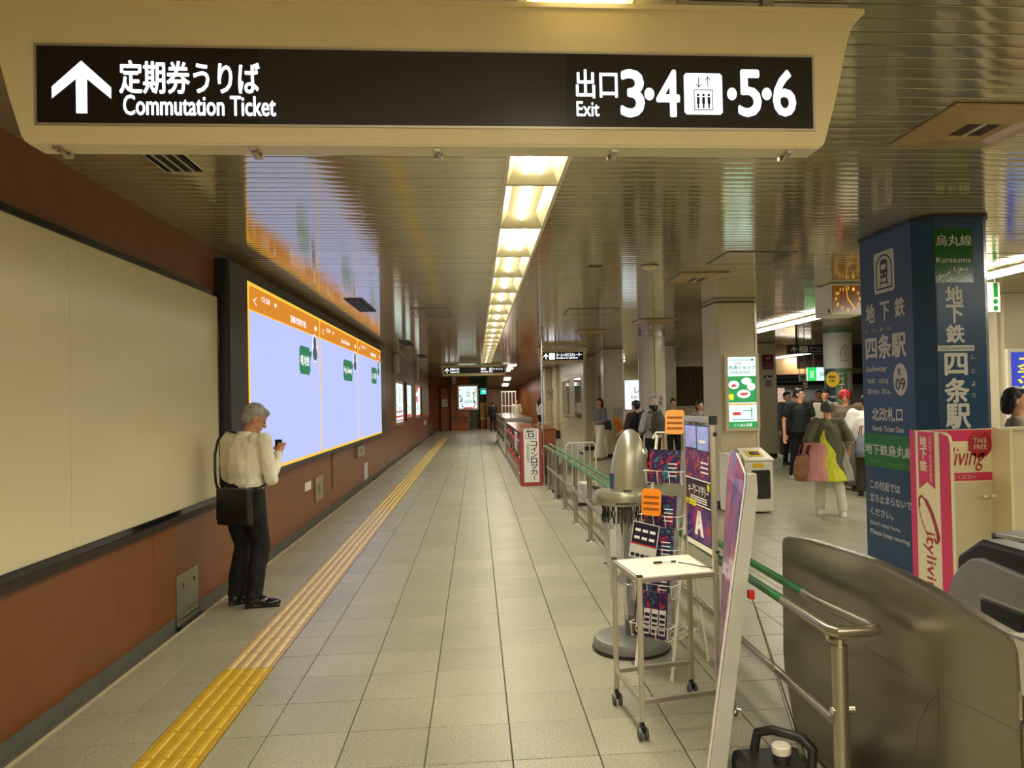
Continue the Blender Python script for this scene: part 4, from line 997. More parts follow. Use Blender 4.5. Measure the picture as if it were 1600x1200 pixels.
# recycling bins in front of the square column
t = thing('recycling_bin', 'white recycling bin with a yellow rimmed top opening and dark window', 'bin', (3.95, 10.5, 0))
b = MB(); x0, x1, y0, y1 = 3.70, 4.10, 10.3, 10.70
b.prism([(x0, y0, .02), (x1, y0, .02), (x1, y0, .72), (x0, y0, .72)], (0, .40, 0)); b.build('body', m_white, t, bevel=.02)
b = MB(); b.prism([(x0-.01, y0-.01, .72), (x1+.01, y0-.01, .72), (x1-.02, y1, .86), (x0+.02, y1, .86)], (0, 0, .03)); b.build('lid', m_white, t, bevel=.01)
b = MB(); b.prism([(x0+.08, y0+.08, .785), (x1-.1, y0+.08, .785), (x1-.1, y0+.26, .85), (x0+.08, y0+.26, .85)], (0, 0, .006)); b.build('opening_rim', m_yellow, t)
b = MB(); b.prism([(x0+.12, y0+.11, .80), (x1-.14, y0+.11, .80), (x1-.14, y0+.21, .838), (x0+.12, y0+.21, .838)], (0, 0, .008)); b.build('opening', m_black, t)
F = Face((x0, y0, 0), X_); b = MB(); r = .02; F.poly(b, [(.1, .2), (.34, .2), (.35, .22), (.35, .58), (.33, .60), (.1, .60), (.08, .58), (.08, .22)], .003); b.build('window', mat('bin_window', srgb(40, 40, 38), .12, var=.5, scale=14), t)
b = MB(); F.rect(b, .1, .635, .16, .06, .004); b.build('yellow_label', m_yellow, t)
t = thing('recycling_bin', 'white bin standing left of the yellow rimmed bin with a small black slot', 'bin', (3.55, 10.5, 0))
b = MB(); b.box((3.46, 10.35, .02), (3.67, 10.70, .80)); b.build('body', m_white, t, bevel=.015); b = MB(); b.box((3.49, 10.342, .58), (3.54, 10.352, .64)); b.build('slot', m_black, t)
b = MB(); b.box((3.455, 10.345, .8), (3.675, 10.705, .83)); b.build('lid', m_white, t, bevel=.008)

# ------------------------------------------------------------------ lockers, machines, ceiling pole
t = thing('coin_lockers', 'low red block of coin lockers with a white vertical sign on its end', 'lockers', (1.02, 17.5, 0))
b = MB(); b.box((.818, 14.52, .0), (1.24, 20.9, 1.02)); b.build('carcass', m_lockbr, t, bevel=.006)
b = MB(); b.box((.80, 14.50, 1.02), (1.25, 20.92, 1.045)); b.build('top', mat('locker_top', srgb(150, 96, 78), .16, coat=.3), t, bevel=.004)
b = MB(); b.box((.83, 14.5, 0), (1.235, 14.522, 1.02)); b.build('end_panel', m_lockred, t)
ny = 14; dy = (20.9-14.6)/ny
for k in range(ny):
    for z0_, z1_ in ((.08, .38), (.40, .68), (.70, 1.0)):
        b = MB(); y = 14.6+k*dy; b.box((.808, y+.006, z0_), (.82, y+dy-.006, z1_)); d_ = b.build('locker_door', m_lockbr, t)
        b = MB(); b.tube([(.799, y+.06, (z0_+z1_)/2), (.81, y+.06, (z0_+z1_)/2)], .02, 8); each(b, 'lock', m_steel, d_)
b = MB()
for y, z in ((15.0, .40), (16.3, .43), (16.3, .80), (17.6, .44), (18.6, .82)):
    b.prism([(.782, y, z), (.807, y, z), (.807, y, z+.085), (.800, y, z+.085)], (0, 1.0, 0))
each(b, 'price_strip', m_red, t)
b = MB()
for y, z in ((15.0, .49), (16.3, .52), (16.3, .885), (17.6, .53)):
    for q in range(6): b.box((.796, y+.15*q, z), (.807, y+.15*q+.08, z+.09))
b.build('slot_marks', m_black, t)
b = MB(); b.box((.797, 15.3, .62), (.807, 16.2, .98)); b.build('notice_plate', m_greyprint, t)
YE = 14.5
a = atY(820, 757, YE); c = atY(841, 671, YE); W, H = c.x-a.x, c.z-a.z-.02; F = Face((a.x-.005, YE, a.z+.04), X_)
b = MB(); F.rect(b, 0, 0, W+.01, H, .004, .004); b.build('vertical_sign', m_whiteprint, t)
b = MB(); F.col(b, 'コインロッカー', W*.48, H*.03, W*.42, H*.74, .02, .0055)
vs = 'Coin Lockers'; put(b, vs, F.p(W*.2, H*.72), -Z_, X_, H*.34, W*.2, .01, .0055)
framebox(b, F, W*.12, H*.81, W*.76, H*.165, .008, .001, .006)
F.rect(b, W*.3, H*.84, W*.4, H*.075, .0055); F.line(b, [(W*.3, H*.945), (W*.7, H*.945)], .02, .0055); F.disc(b, W*.3, H*.945, .022, .022, .0055)
b.build('sign_lettering', m_blackprint, t)
b = MB(); F.rect(b, W*.38, H*.855, W*.24, H*.045, .007); F.disc(b, W*.5, H*.877, .015, .015, .0085); b.build('pictogram_inner', m_whiteprint, t)
t = thing('coin_lockers', 'brown locker block standing right behind the red coin lockers', 'lockers', (1.55, 17, 0))
b = MB(); b.box((1.42, 16.6, 0), (1.72, 19.5, .98)); b.build('carcass', m_brown2, t, bevel=.006); b = MB(); b.box((1.41, 16.59, .98), (1.73, 19.5, 1.0)); b.build('top', m_brown, t); b = MB(); b.box((1.409, 17, .2), (1.42, 19, .6)); b.build('door_row', m_dkbrown, t)
t = thing('ticket_machine', 'grey topped white machine bank beyond the red coin lockers', 'machine', (1.0, 26, 0))
b = MB(); b.box((.80, 21.5, .06), (1.55, 31, 1.02)); b.build('body', mat('machine_white', srgb(206, 204, 186), .3), t, bevel=.01)
b = MB(); b.box((.78, 21.45, 1.02), (1.58, 31, 1.14)); b.build('top', mat('machine_grey', srgb(140, 138, 134), .14, coat=.4), t, bevel=.01)
b = MB(); b.box((.79, 21.47, 0), (1.3, 21.55, 1.03)); b.build('end_panel', mat('machine_end_grey', srgb(150, 148, 146), .35), t)
b = MB(); b.box((.79, 21.5, 0), (.81, 31, .06)); b.build('plinth', m_black, t)
for k in range(6):
    y = 21.9+k*1.5; b = MB(); b.box((.785, y, .55), (.80, y+1.1, .98)); d_ = b.build('front_panel', m_steel, t); b = MB(); b.box((.778, y+.1, .7), (.786, y+.7, .92)); b.build('display', m_blackgloss, d_)
    b = MB(); b.box((.77, y+.8, .42), (.80, y+1.0, .56)); b.build('tray', m_black, t)
t = thing('ceiling_pole', 'thin polished steel pole from floor to ceiling at the locker corner', 'pole', (1.275, 14.7, 0))
b = MB(); b.tube([(1.275, 14.7, .02), (1.275, 14.7, CEIL)], .021, 14); b.build('tube', m_chrome, t, smooth=True); b = MB(); b.lathe([(.05, 0), (.045, .02), (.02, .03)], (1.275, 14.7, 0), 16); b.lathe([(.02, -.03), (.05, -.01), (.05, 0)], (1.275, 14.7, CEIL), 16); each(b, 'flange', m_steel, t)

# ------------------------------------------------------------------ handrail fence of double rails
t = thing('handrail_fence', 'long steel fence with double green gripped handrails along the passage', 'handrail', (1.3, 8, 0))
RZ = .80; RL, RR = 1.235, 1.365; RC = 1.285
posts = [2.66, 3.88, 5.08, 6.3, 7.5, 8.73, 10.0, 11.25, 12.5, 13.7]
ptop = .755
for k, y in enumerate(posts):
    b = MB()
    b.tube([(RC, y, 0), (RC, y, ptop-.02)], .0285, 16); p = b.build('post', m_steel, t, smooth=True)
    b = MB(); b.lathe([(.055, 0), (.052, .012), (.03, .016)], (RC, y, 0), 18); b.build('base_flange', m_chrome, p, smooth=True)
    b = MB(); b.tube([(RC, y, ptop-.02), (RC, y, ptop+.005)], .022, 12); b.box((RL+.01, y-.018, ptop-.006), (RR-.01, y+.018, ptop+.006)) if k == 0 else b.tube([(RC, y, ptop-.01), (RC+.02, y, ptop-.045), (RR-.005, y, ptop-.045), (RR, y, RZ-.02)], .008, 8)
    b.tube([(RC, y, ptop), (RL+.01, y, ptop+.01), (RL, y, RZ-.015)], .009, 8); b.build('bracket', m_steel, p)
    b = MB(); b.tube([(RC-.034, y, .50), (RC+.05, y, .50)], .014, 12) if k == 0 else b.tube([(RC-.03, y, .46), (RC+.03, y, .46)], .02, 12); b.build('clamp', m_chrome, p, smooth=True)
b = MB(); b.tube([(RL, 3.02, RZ), (RL, 13.75, RZ)], .019, 14); b.build('green_grip', m_green, t, smooth=True)
b = MB(); b.tube([(RR+.0, 3.12, RZ), (RR, 13.75, RZ)], .019, 14); b.build('green_grip', m_green, t, smooth=True)
b = MB(); b.tube([(RL, 3.03, RZ), (RL, 2.68, RZ), (RL, 2.63, RZ), (RL+.02, 2.60, RZ), (RR+.0, 2.60, RZ), (RR+.035, 2.61, RZ), (RR+.035, 2.66, RZ), (RR, 3.0, RZ), (RR, 3.13, RZ)], .0205, 14); b.build('end_loop', m_steel, t, smooth=True)
b = MB(); b.tube([(RC-.03, 2.66, .47), (RC-.03, 13.7, .43)], .017, 12); b.build('middle_rail', m_steel, t, smooth=True)
b = MB(); b.tube([(RL, 13.75, RZ), (RL+.02, 14.2, RZ-.03), (RL, 14.4, RZ-.2)], .019, 12); b.tube([(RR, 13.75, RZ), (RR, 14.3, RZ)], .019, 12); each(b, 'far_loop', m_steel, t, smooth=True)
# steel barrier box beyond the fence end
t = thing('barrier_gate', 'dull steel barrier box closing the far end of the handrail fence', 'gate', (1.33, 13.1, 0))
b = MB(); b.box((1.315, 12.56, .05), (1.345, 13.64, .74)); b.build('panel', mat('barrier_grey', srgb(134, 128, 110), .35, metal=.7), t, bevel=.01)
b = MB(); b.box((1.305, 12.6, .52), (1.315, 12.7, .6)); b.box((1.305, 12.6, .2), (1.315, 12.67, .27)); each(b, 'lock', m_black, t)
b = MB(); b.box((1.31, 12.6, 0), (1.35, 12.7, .05)); b.box((1.31, 13.4, 0), (1.35, 13.5, .05)); each(b, 'foot', m_black, t)
# white wheeled barriers behind the fence
def wbar(x, y, rz, label, W=.55, H=.85):
    t = thing('folding_barrier', label, 'barrier', (x, y, 0), rz); R = Matrix.Translation((x, y, 0))@Matrix.Rotation(rz, 4, 'Z')
    def T(p): return R@Vector(p)
    b = MB(); b.tube([T((-W/2, 0, .06)), T((-W/2, 0, H-.05)), T((-W/2+.05, 0, H)), T((W/2-.05, 0, H)), T((W/2, 0, H-.05)), T((W/2, 0, .06))], .014, 8); b.build('frame', m_white, t, smooth=True)
    for k in range(4): b = MB(); xx = -W/2+W*(k+1)/5; b.tube([T((xx, 0, .15)), T((xx, 0, H-.0))], .007, 6); b.build('bar', m_white, t)
    b = MB(); b.tube([T((-W/2, 0, .15)), T((W/2, 0, .15))], .01, 6); b.build('bottom_bar', m_white, t)
    for s in (-1, 1): b = MB(); b.box((-.03, -.2, 0), (.03, .2, .05)); b.v = [tuple(T((v[0]+s*W/2, v[1], v[2]))) for v in b.v]; each(b, 'foot', m_black if s > 0 else m_white, t)
    return t
wbar(1.86, 13.6, .1, 'white barred barrier behind the handrail fence end')
t = thing('dustbin', 'small pale box standing behind the handrail fence under the barred barrier', 'bin', (1.6, 11.7, 0)); b = MB(); b.box((1.52, 11.6, .04), (1.72, 11.9, .32)); b.build('body', m_greyprint, t, bevel=.015); b = MB(); b.box((1.5, 11.58, 0), (1.74, 11.92, .04)); b.build('base', m_black, t); b = MB(); b.box((1.52, 11.6, .32), (1.72, 11.9, .335)); b.build('lid', m_white, t)
wbar(2.45, 22.6, 0, 'steel barrier rail behind the brown locker block', 1.3, .95)
t = thing('partition_rack', 'tall white slatted rack above the grey machine top', 'rack', (1.35, 30, 0))
for k in range(5): b = MB(); x = 1.06+k*.14; b.tube([(x, 31.4, 0), (x, 31.4, 2.0)], .02, 6); b.build('upright', m_white, t)
b = MB(); b.box((1.03, 31.38, 1.98), (1.65, 31.42, 2.02)); b.box((1.03, 31.38, 1.4), (1.65, 31.42, 1.44)); each(b, 'crossbar', m_white, t)

# ------------------------------------------------------------------ wet umbrella bag dispenser
CX, CY = .985, 4.96
t = thing('umbrella_bag_dispenser', 'silver domed umbrella bag dispenser hung with clear bags on a round grey foot', 'dispenser', (CX, CY, 0))
m_silver = mat('silver_lacquer', srgb(168, 166, 144), .28, metal=.6, var=.03)
m_foot = mat('foot_grey', srgb(112, 112, 104), .35)
b = MB(); b.lathe([(.225, 0), (.25, .02), (.25, .055), (.235, .078), (.19, .088), (.05, .092), (0, .092)], (CX, CY, 0), 48); each(b, 'foot', m_foot, t, smooth=True)
b = MB(); b.lathe([(.256, .004), (.256, .018)], (CX, CY, 0), 48); b.build('foot_bumper', m_black, t)
b = MB(); b.tube([(CX, CY, .09), (CX-.02, CY, .95)], .038, 16); b.build('column', m_foot, t, smooth=True)
rc_ = (CX-.028, CY, 0)
b = MB(); b.lathe([(.16, .945), (.182, .948), (.186, .955), (.186, 1.028), (.182, 1.035), (.16, 1.035)], rc_, 40); b.lathe([(.0, .985), (.165, .985)], rc_, 40); rg = b.build('ring', m_silver, t, smooth=True)
b = MB()
for k, a0 in enumerate((-2.05, -1.5, -1.42, -1.36)): 
    a1 = a0+(.5 if k == 0 else .035); b.lathe([(.1867, .962), (.1867, .972)], rc_, 10, a0=a0, a1=a1)
b.build('ring_marking', m_black, rg)
prof = [(.12, 0), (.123, .05), (.12, .12), (.112, .20), (.098, .27), (.078, .33), (.053, .375), (.028, .398), (0, .405)]
b = MB(); n = 28; vs = []
for r_, z in prof:
    for k in range(n):
        a = 2*math.pi*k/n; vs.append((CX+.005+r_*1.02*math.cos(a)+z*.04, CY+r_*.9*math.sin(a), 1.03+z))
b.add(vs, [(i*n+k, i*n+(k+1) % n, (i+1)*n+(k+1) % n, (i+1)*n+k) for i in range(len(prof)-1) for k in range(n)]); b.build('dome', m_silver, t, smooth=True, angle=60)
b = MB(); b.ball((CX+.10, CY-.02, 1.27), (.035, .06, .05), 10, 6); b.build('handle_lip', m_silver, t, smooth=True)
b = MB(); b.box((CX+.115, CY-.05, 1.2), (CX+.135, CY-.02, 1.215)); b.build('red_tab', m_red, t)
b = MB(); b.box((CX-.05, CY-.115, 1.035), (CX+.0, CY-.095, 1.045)); b.build('dome_slot', m_black, t)
m_bag = mat('clear_bag_plastic', (.85, .86, .82), .12, trans=.75, var=.2, scale=30, bump=.6, bscale=40, alpha=.55)
rnd = random.Random(11)
for k in range(22):
    a = 2*math.pi*k/22+rnd.uniform(-.06, .06); r0 = .145
    x, y = rc_[0]+r0*math.cos(a), CY+r0*math.sin(a)
    b = MB(); b.tube([(x, y, .955), (x, y, .93), (x+.006, y-.004, .90), (x+.002, y, .87)], .005, 6); b.box((x-.006, y-.01, .835), (x+.006, y+.01, .875)); b.build('bag_hanger', m_plast, t)
    L = rnd.uniform(.42, .66); w_ = .022; n = 9; b = MB(); vs = []; ta = a+math.pi/2; tx, ty = math.cos(ta), math.sin(ta)
    for q in range(n):
        f = q/(n-1); z = .85-L*f; rr = r0-.035*f+rnd.uniform(-.006, .006); ww = w_*(.5+.8*math.sin(min(1, f*2)*math.pi/2))*rnd.uniform(.8, 1.15)
        cx, cy = rc_[0]+.02*f+rr*math.cos(a), CY+rr*math.sin(a)
        for s, dn in ((-1, 0), (-.3, .008), (.3, -.007), (1, .003)): vs.append((cx+tx*ww*s+math.cos(a)*dn, cy+ty*ww*s+math.sin(a)*dn, z))
    b.add(vs, [(q*4+c, q*4+c+1, q*4+c+5, q*4+c+4) for q in range(n-1) for c in range(3)]); b.build('bag', m_bag, t, smooth=True, angle=180)
b = MB(); b.lathe([(.11, .44), (.118, .44)], (CX-.01, CY, 0), 24); b.tube([(CX-.01+.115*math.cos(2*math.pi*k/16), CY+.115*math.sin(2*math.pi*k/16), .44) for k in range(17)], .006, 6); b.build('keeper_ring', m_chrome, t, smooth=True)
b = MB(); b.tube([(CX-.06, CY-.01, 1.04), (CX-.06, CY-.02, 1.05)], .006, 6); b.box((CX-.125, CY-.05, 1.05), (CX-.10, CY-.02, 1.15)); b.build('side_tag', m_blue, t)
b = MB(); q = (rc_[0]-.10, CY-.125); b.box((q[0]-.02, q[1]-.004, .60), (q[0]+.02, q[1]+.0, .80)); b.build('paper_tag', m_greyprint, t)

# ------------------------------------------------------------------ leaflet stand
LX, LY, LR = 1.075, 4.50, math.radians(-42)
t = thing('leaflet_stand', 'white wire leaflet stand on splayed legs behind the white topped trolley', 'rack', (LX, LY, 0), LR)
RM = Matrix.Translation((LX, LY, 0))@Matrix.Rotation(LR, 4, 'Z')
def T(p): return RM@Vector(p)
W = .24
def yb_(z): return .10+.10*(z-.1)     # back plane leans back
for s in (-1, 1):
    b = MB(); b.tube([T((s*W/2*1.0, yb_(.05)-.2, .0)), T((s*W/2, yb_(1.38), 1.40))], .0095, 8); b.build('leg', m_white, t, smooth=True)
    b = MB(); b.tube([T((s*W/2*1.2, .33, 0)), T((s*W/2*.9, .14, .95))], .0085, 8); b.build('leg', m_white, t, smooth=True)
    b = MB(); b.tube([T((s*W/2, yb_(.05)-.2, 0)), T((s*W/2, yb_(.05)-.197, .03))], .012, 8); b.tube([T((s*W/2*1.2, .33, 0)), T((s*W/2*1.19, .327, .03))], .011, 8); each(b, 'rubber_foot', m_white, t)
b = MB(); b.tube([T((-W/2, .17, 1.38)), T((-W/2+.02, .18, 1.42)), T((W/2-.02, .18, 1.42)), T((W/2, .17, 1.38))], .006, 8); b.build('top_wire', m_white, t, smooth=True)
b = MB()
for y in (-.02, .1, .22): b.tube([T((-W/2-.02, y, .22)), T((W/2+.02, y, .22))], .004, 6)
for k in range(6): x = -W/2+W*k/5; b.tube([T((x, -.05, .24)), T((x, -.03, .215)), T((x, .25, .215)), T((x, .27, .25))], .0035, 6)
b.build('wire_shelf', m_white, t)
stops_p = [srgb(22, 20, 46), srgb(176, 54, 70), srgb(30, 28, 66), srgb(62, 40, 84), srgb(28, 26, 62), srgb(60, 120, 130), srgb(24, 22, 52)]
m_art = [art('leaflet_print_%s' % n, stops_p, 22, dist=.6, seed=k, rough=.25) for k, n in enumerate(('violet', 'ember', 'teal', 'rose'))]
m_edge = mat('paper_edge', srgb(168, 166, 170), .6, var=.25, scale=60, stretch=(1, 1, 1))
m_darkp = mat('leaflet_dark_print', srgb(34, 28, 46), .3)
rowz = [(.24, .26, 0, 'lowest'), (.47, .19, 1, 'second lowest'), (.67, .19, 2, 'middle'), (.86, .19, 0, 'second highest'), (1.12, .20, 1, 'top')]
for k, (z, hh, ai, nm) in enumerate(rowz):
    yy = .02+.13*(z-.1)*0+.02
    dpt = .075
    b = MB()
    ypk = yb_(z)-.2*(1-z/1.4)-dpt-.0
    for zz in (z+.07,): b.tube([T((-W/2-.012, ypk+dpt, zz)), T((-W/2-.012, ypk-.02, zz)), T((W/2+.012, ypk-.02, zz)), T((W/2+.012, ypk+dpt, zz))], .0032, 6)
    for xx in (-W/2, -W/6, W/6, W/2): b.tube([T((xx, ypk-.02, z+.07)), T((xx, ypk-.01, z-.008)), T((xx, ypk+dpt, z-.008))], .0028, 6)
    b.build('pocket', m_white, t)
    # the leaflets standing in the pocket
    bt = thing('leaflet_stack', '%s stack of leaflets in the wire leaflet stand' % nm.capitalize(), 'leaflets', T((0, ypk, z)), LR, 'leaflet stacks in the wire stand')
    tilt = .16; S = Matrix.Translation(T((0, ypk-.012, z)))@Matrix.Rotation(LR, 4, 'Z')@Matrix.Rotation(-tilt, 4, 'X')
    b = MB(); ww = .21; b.box((-ww/2, .002, 0), (ww/2, .06, hh)); b.v = [tuple(S@Vector(v)) for v in b.v]; b.build('pages', m_edge, bt)
    b = MB(); b.box((-ww/2, -.001, 0), (ww/2, .0018, hh+.001)); b.v = [tuple(S@Vector(v)) for v in b.v]; cv = b.build('cover', m_art[ai] if k not in (0,) else m_art[3], bt)
    Fc = Face(S@Vector((-ww/2, -.001, 0)), (S.to_3x3()@X_), (S.to_3x3()@Z_)); b = MB()
    if k == 0:
        for u in range(4): Fc.rect(b, .01+u*.05, .02, .042, hh*.55, .001)
        b.build('cover_print', m_greyprint, cv); b = MB()
        for u in range(4):
            for v in range(4): Fc.rect(b, .014+u*.05, .03+v*.03, .034, .018, .002)
        b.build('cover_lettering', m_darkp, cv)
    else:
        for v in range(4): Fc.rect(b, ww*.62, hh*(.2+.12*v), ww*.28, .006, .001)
        b.build('cover_lettering', m_whiteprint, cv)
def placard(z, y, w, h, m, label, x=0, lines=3, tilt=.1, lm=None):
    bt = thing('placard', label, 'placard', T((x, y, z)), LR); S = Matrix.Translation(T((x, y, z)))@Matrix.Rotation(LR, 4, 'Z')@Matrix.Rotation(-tilt, 4, 'X'); r = .015
    F = Face(S@Vector((-w/2, 0, 0)), S.to_3x3()@X_, S.to_3x3()@Z_)
    b = MB(); F.poly(b, [(r, 0), (w-r, 0), (w, r), (w, h-r), (w-r, h), (r, h), (0, h-r), (0, r)], 0, .003); b.build('card', m, bt)
    b = MB()
    for q in range(lines): F.rect(b, w*.1, h*(.2+.22*q), w*.8, h*.09, .001)
    b.build('print', lm or mat('brown_card_print', srgb(150, 80, 20), .5), bt)
placard(.93, -.02, .13, .16, m_orange, 'orange notice card clipped in front of the leaflets halfway up the stand', x=-.04)
placard(1.41, .17, .13, .15, mat('pale_orange_card', srgb(232, 160, 84), .5), 'pale orange card standing above the top of the leaflet stand', x=.03)
bt = thing('folded_flyer', 'white flyer with dark boxes leaning out of the stand at mid height', 'flyer', T((-.05, -.1, .66)), LR)
S = Matrix.Translation(T((-.07, -.10, .68)))@Matrix.Rotation(LR, 4, 'Z')@Matrix.Rotation(-.12, 4, 'X')@Matrix.Rotation(.12, 4, 'Y')
F = Face(S@Vector((-.085, 0, 0)), S.to_3x3()@X_, S.to_3x3()@Z_); b = MB(); F.rect(b, 0, 0, .18, .215, 0, .002); b.build('sheet', m_greyprint, bt)
b = MB(); F.rect(b, .006, .09, .168, .12, .001); b.build('dark_half', m_darkp, bt)
b = MB()
for u in range(3):
    for v in range(2): F.rect(b, .022+u*.05, .115+v*.045, .036, .016, .0022)
b.build('white_print', m_whiteprint, bt); b = MB(); F.rect(b, .0, .082, .18, .008, .001); b.build('red_rule', m_redprint, bt)
b = MB()
for u in range(5): F.rect(b, .012+u*.034, .01, .026, .02, .001)
b.build('dark_boxes', m_darkp, bt)

# ------------------------------------------------------------------ trolley with poster frame
FL, FR, RRr, RLr = Vector((.767, 3.63, 0)), Vector((1.168, 3.71, 0)), Vector((1.155, 4.14, 0)), Vector((.722, 4.06, 0))
TH_ = .775
t = thing('poster_trolley', 'aluminium trolley with a white top and a tall poster frame on its right side', 'trolley', ((FL+RRr)/2))
m_rub = mat('caster_grey', srgb(70, 72, 74), .5)
for n_, (p, top) in enumerate(((FL, TH_), (FR, 1.50), (RRr, 1.505), (RLr, TH_))):
    b = MB(); b.box((p.x-.0125, p.y-.0125, .085), (p.x+.0125, p.y+.0125, top)); pp = b.build('post', m_alu, t, bevel=.003)
    if n_ in (0, 3): b = MB(); b.box((p.x-.014, p.y-.014, top), (p.x+.014, p.y+.014, top+.008)); b.build('cap', m_black, pp)
    c = thing('x', None, None) if False else None
    b = MB(); b.tube([(p.x, p.y, .085), (p.x, p.y, .06)], .009, 8)
    b.prism([(p.x-.012, p.y-.03, .066), (p.x-.012, p.y+.022, .072), (p.x-.012, p.y+.01, .03), (p.x-.012, p.y-.01, .03)], (.024, 0, 0)); cf = b.build('caster', m_plast, t)
    b = MB(); sgn = -1
    for s in (-1, 1): b.tube([(p.x+s*.009, p.y-.008, .03), (p.x+s*.024, p.y-.008, .03)], [.030, .027], 20)
    each(b, 'wheel', m_rub, cf, smooth=True)
def bar(a, c, z, h=.025, w_=.02, name='rail', m=m_alu, par=None):
    d = (c-a).normalized(); n = Vector((-d.y, d.x, 0))*w_/2; a_ = a+d*.0125; c_ = c-d*.0125; b = MB()
    b.prism([a_-n+Z_*z, c_-n+Z_*z, c_+n+Z_*z, a_+n+Z_*z], (0, 0, h)); return b.build(name, m, par or t, bevel=.003)
for a, c in ((FL, FR), (FR, RRr), (RRr, RLr), (RLr, FL)): bar(a, c, TH_-.03)
for a, c in ((FL, FR), (RRr, RLr), (RLr, FL)): bar(a, c, .165)
b = MB(); ins = .012; pts = [FL, FR, RRr, RLr]; cc = (FL+RRr)/2
b.prism([p+(cc-p).normalized()*ins+Z_*(TH_-.012) for p in pts], (0, 0, .007)); b.build('white_top', m_white, t)
d = (FR-RRr).normalized(); F = Face(RRr+d*.0125-X_*.010+Z_*.0, d); Wp = (FR-RRr).length-.025
# poster frame between the right hand posts
z0p, z1p = .875, 1.49
b = MB(); bar(RRr, FR, 1.505, .03, .035, 'head_rail')
b = MB(); b.box((FR.x-.02, FR.y-.022, 1.498), (FR.x+.02, FR.y-.008, 1.542)); b.box((FR.x-.0, FR.y-.022, 1.44), (FR.x+.018, FR.y-.01, 1.46)); b.box((FR.x-.0, FR.y-.022, .86), (FR.x+.018, FR.y-.01, .875)); each(b, 'corner_cap', m_black, t, bevel=.003)
bar(RRr, FR, z0p-.03, .028, .02, 'sill_rail', m_white)
b = MB(); F2 = Face(F.p(0, z0p), F.R)
hp = z1p-z0p
b.prism([F2.p(.0, 0, 0), F2.p(Wp, 0, 0), F2.p(Wp, hp, 0), F2.p(0, hp, 0)], -F2.N*.006); bk = b.build('backing_sheet', m_darkp, t)
m_p1 = art('poster_lilac', [srgb(150, 160, 245), srgb(158, 158, 238), srgb(168, 178, 250), srgb(130, 190, 225)], 9, rough=.15)
m_p2 = art('poster_ember', [srgb(30, 34, 90), srgb(196, 100, 60), srgb(70, 50, 110), srgb(120, 60, 100), srgb(50, 50, 120), srgb(190, 110, 80), srgb(40, 50, 120)], 10, seed=2, rough=.15)
m_p3 = art('poster_gradient', [srgb(24, 26, 92), srgb(60, 30, 110), srgb(120, 40, 110), srgb(190, 40, 60)], 3, seed=4, rough=.15)
G = F2
b = MB(); G.rect(b, .01, hp*.80, Wp*.46, hp*.19, .002); G.rect(b, Wp*.52, hp*.79, Wp*.45, hp*.2, .002); b.build('lilac_print', m_p1, bk)
b = MB(); G.rect(b, .008, hp*.545, Wp-.016, hp*.24, .002); b.build('ember_print', m_p2, bk)
b = MB(); G.rect(b, .008, .008, Wp-.016, hp*.29, .002); b.build('gradient_print', m_p3, bk)
b = MB()
for v in (.53, .315): G.rect(b, 0, hp*v, Wp, .006, .003)
a0, a1, av0, av1 = Wp*.36, Wp*.72, hp*.06, hp*.27
G.poly(b, [(a0, av0), (a0+.045, av0), (a0+.095*.9, av1), (a0+.055, av1)], .004); G.poly(b, [(a1, av0), (a1-.045, av0), (a0+.06, av1), (a0+.1, av1)], .004); G.rect(b, a0+.03, av0+.035, .085, .025, .0045)
G.text(b, 'キーワードラリー', Wp*.14, hp*.405, Wp*.8, .042, .02, .004)
G.text(b, '謎解きラリー開催中', Wp*.3, hp*.465, Wp*.5, .014, .006, .004)
for v in (.36, .38, .34): G.rect(b, Wp*.2, hp*v, Wp*.66, .006, .003)
for v in (.6, .64, .68): G.rect(b, Wp*.65, hp*v, Wp*.28, .008, .003)
G.rect(b, Wp*.62, hp*.85, Wp*.25, .015, .003)
b.build('white_print', m_whiteprint, bk)
b = MB(); G.rect(b, .004, hp*.30, Wp*.42, .03, .0035); G.disc(b, Wp*.93, hp*.49, .02, .02, .0035); b.build('yellow_tag', mat('tag_yellow', srgb(220, 214, 40), .4), bk)
b = MB(); G.text(b, '合言葉キーワード', .01, hp*.305, Wp*.36, .02, .01, .005); b.build('tag_lettering', m_blackprint, bk)
# pens on the trolley top
t = thing('marker_pen', 'black marker pen lying on the white trolley top', 'pen', (.95, 3.9, TH_))
zp = TH_+.001; b = MB(); b.tube([(.90, 3.90, zp+.006), (.945, 3.905, zp+.006)], .0065, 10); b.build('cap', m_black, t); b = MB(); b.tube([(.945, 3.905, zp+.006), (.995, 3.91, zp+.006)], .0045, 10); b.build('barrel', m_greyprint, t); b = MB(); b.tube([(.995, 3.91, zp+.006), (1.02, 3.912, zp+.006)], .006, 10); b.build('end_plug', m_black, t)
t = thing('pen_cord', 'thin dark cord running from the pen over the trolley edge and hanging down', 'cord', (1.02, 3.9, TH_)); b = MB()
b.tube([(1.03, 3.90, zp+.004), (1.07, 3.84, zp+.006), (1.12, 3.78, zp+.005), (1.172, 3.73, TH_+.006), (1.186, 3.725, TH_-.03), (1.187, 3.725, .5), (1.184, 3.72, .42)], .0028, 6); b.build('cord', m_plast, t, smooth=True)
b = MB(); b.tube([(1.184, 3.72, .42), (1.182, 3.715, .37)], .006, 8); b.build('hanging_pen', m_black, t)

# ------------------------------------------------------------------ tall leaning banner panel seen edge on
t = thing('banner_stand', 'tall leaning printed panel with a curved top, seen from its pale edge', 'banner', (1.0, 3.25, 0))
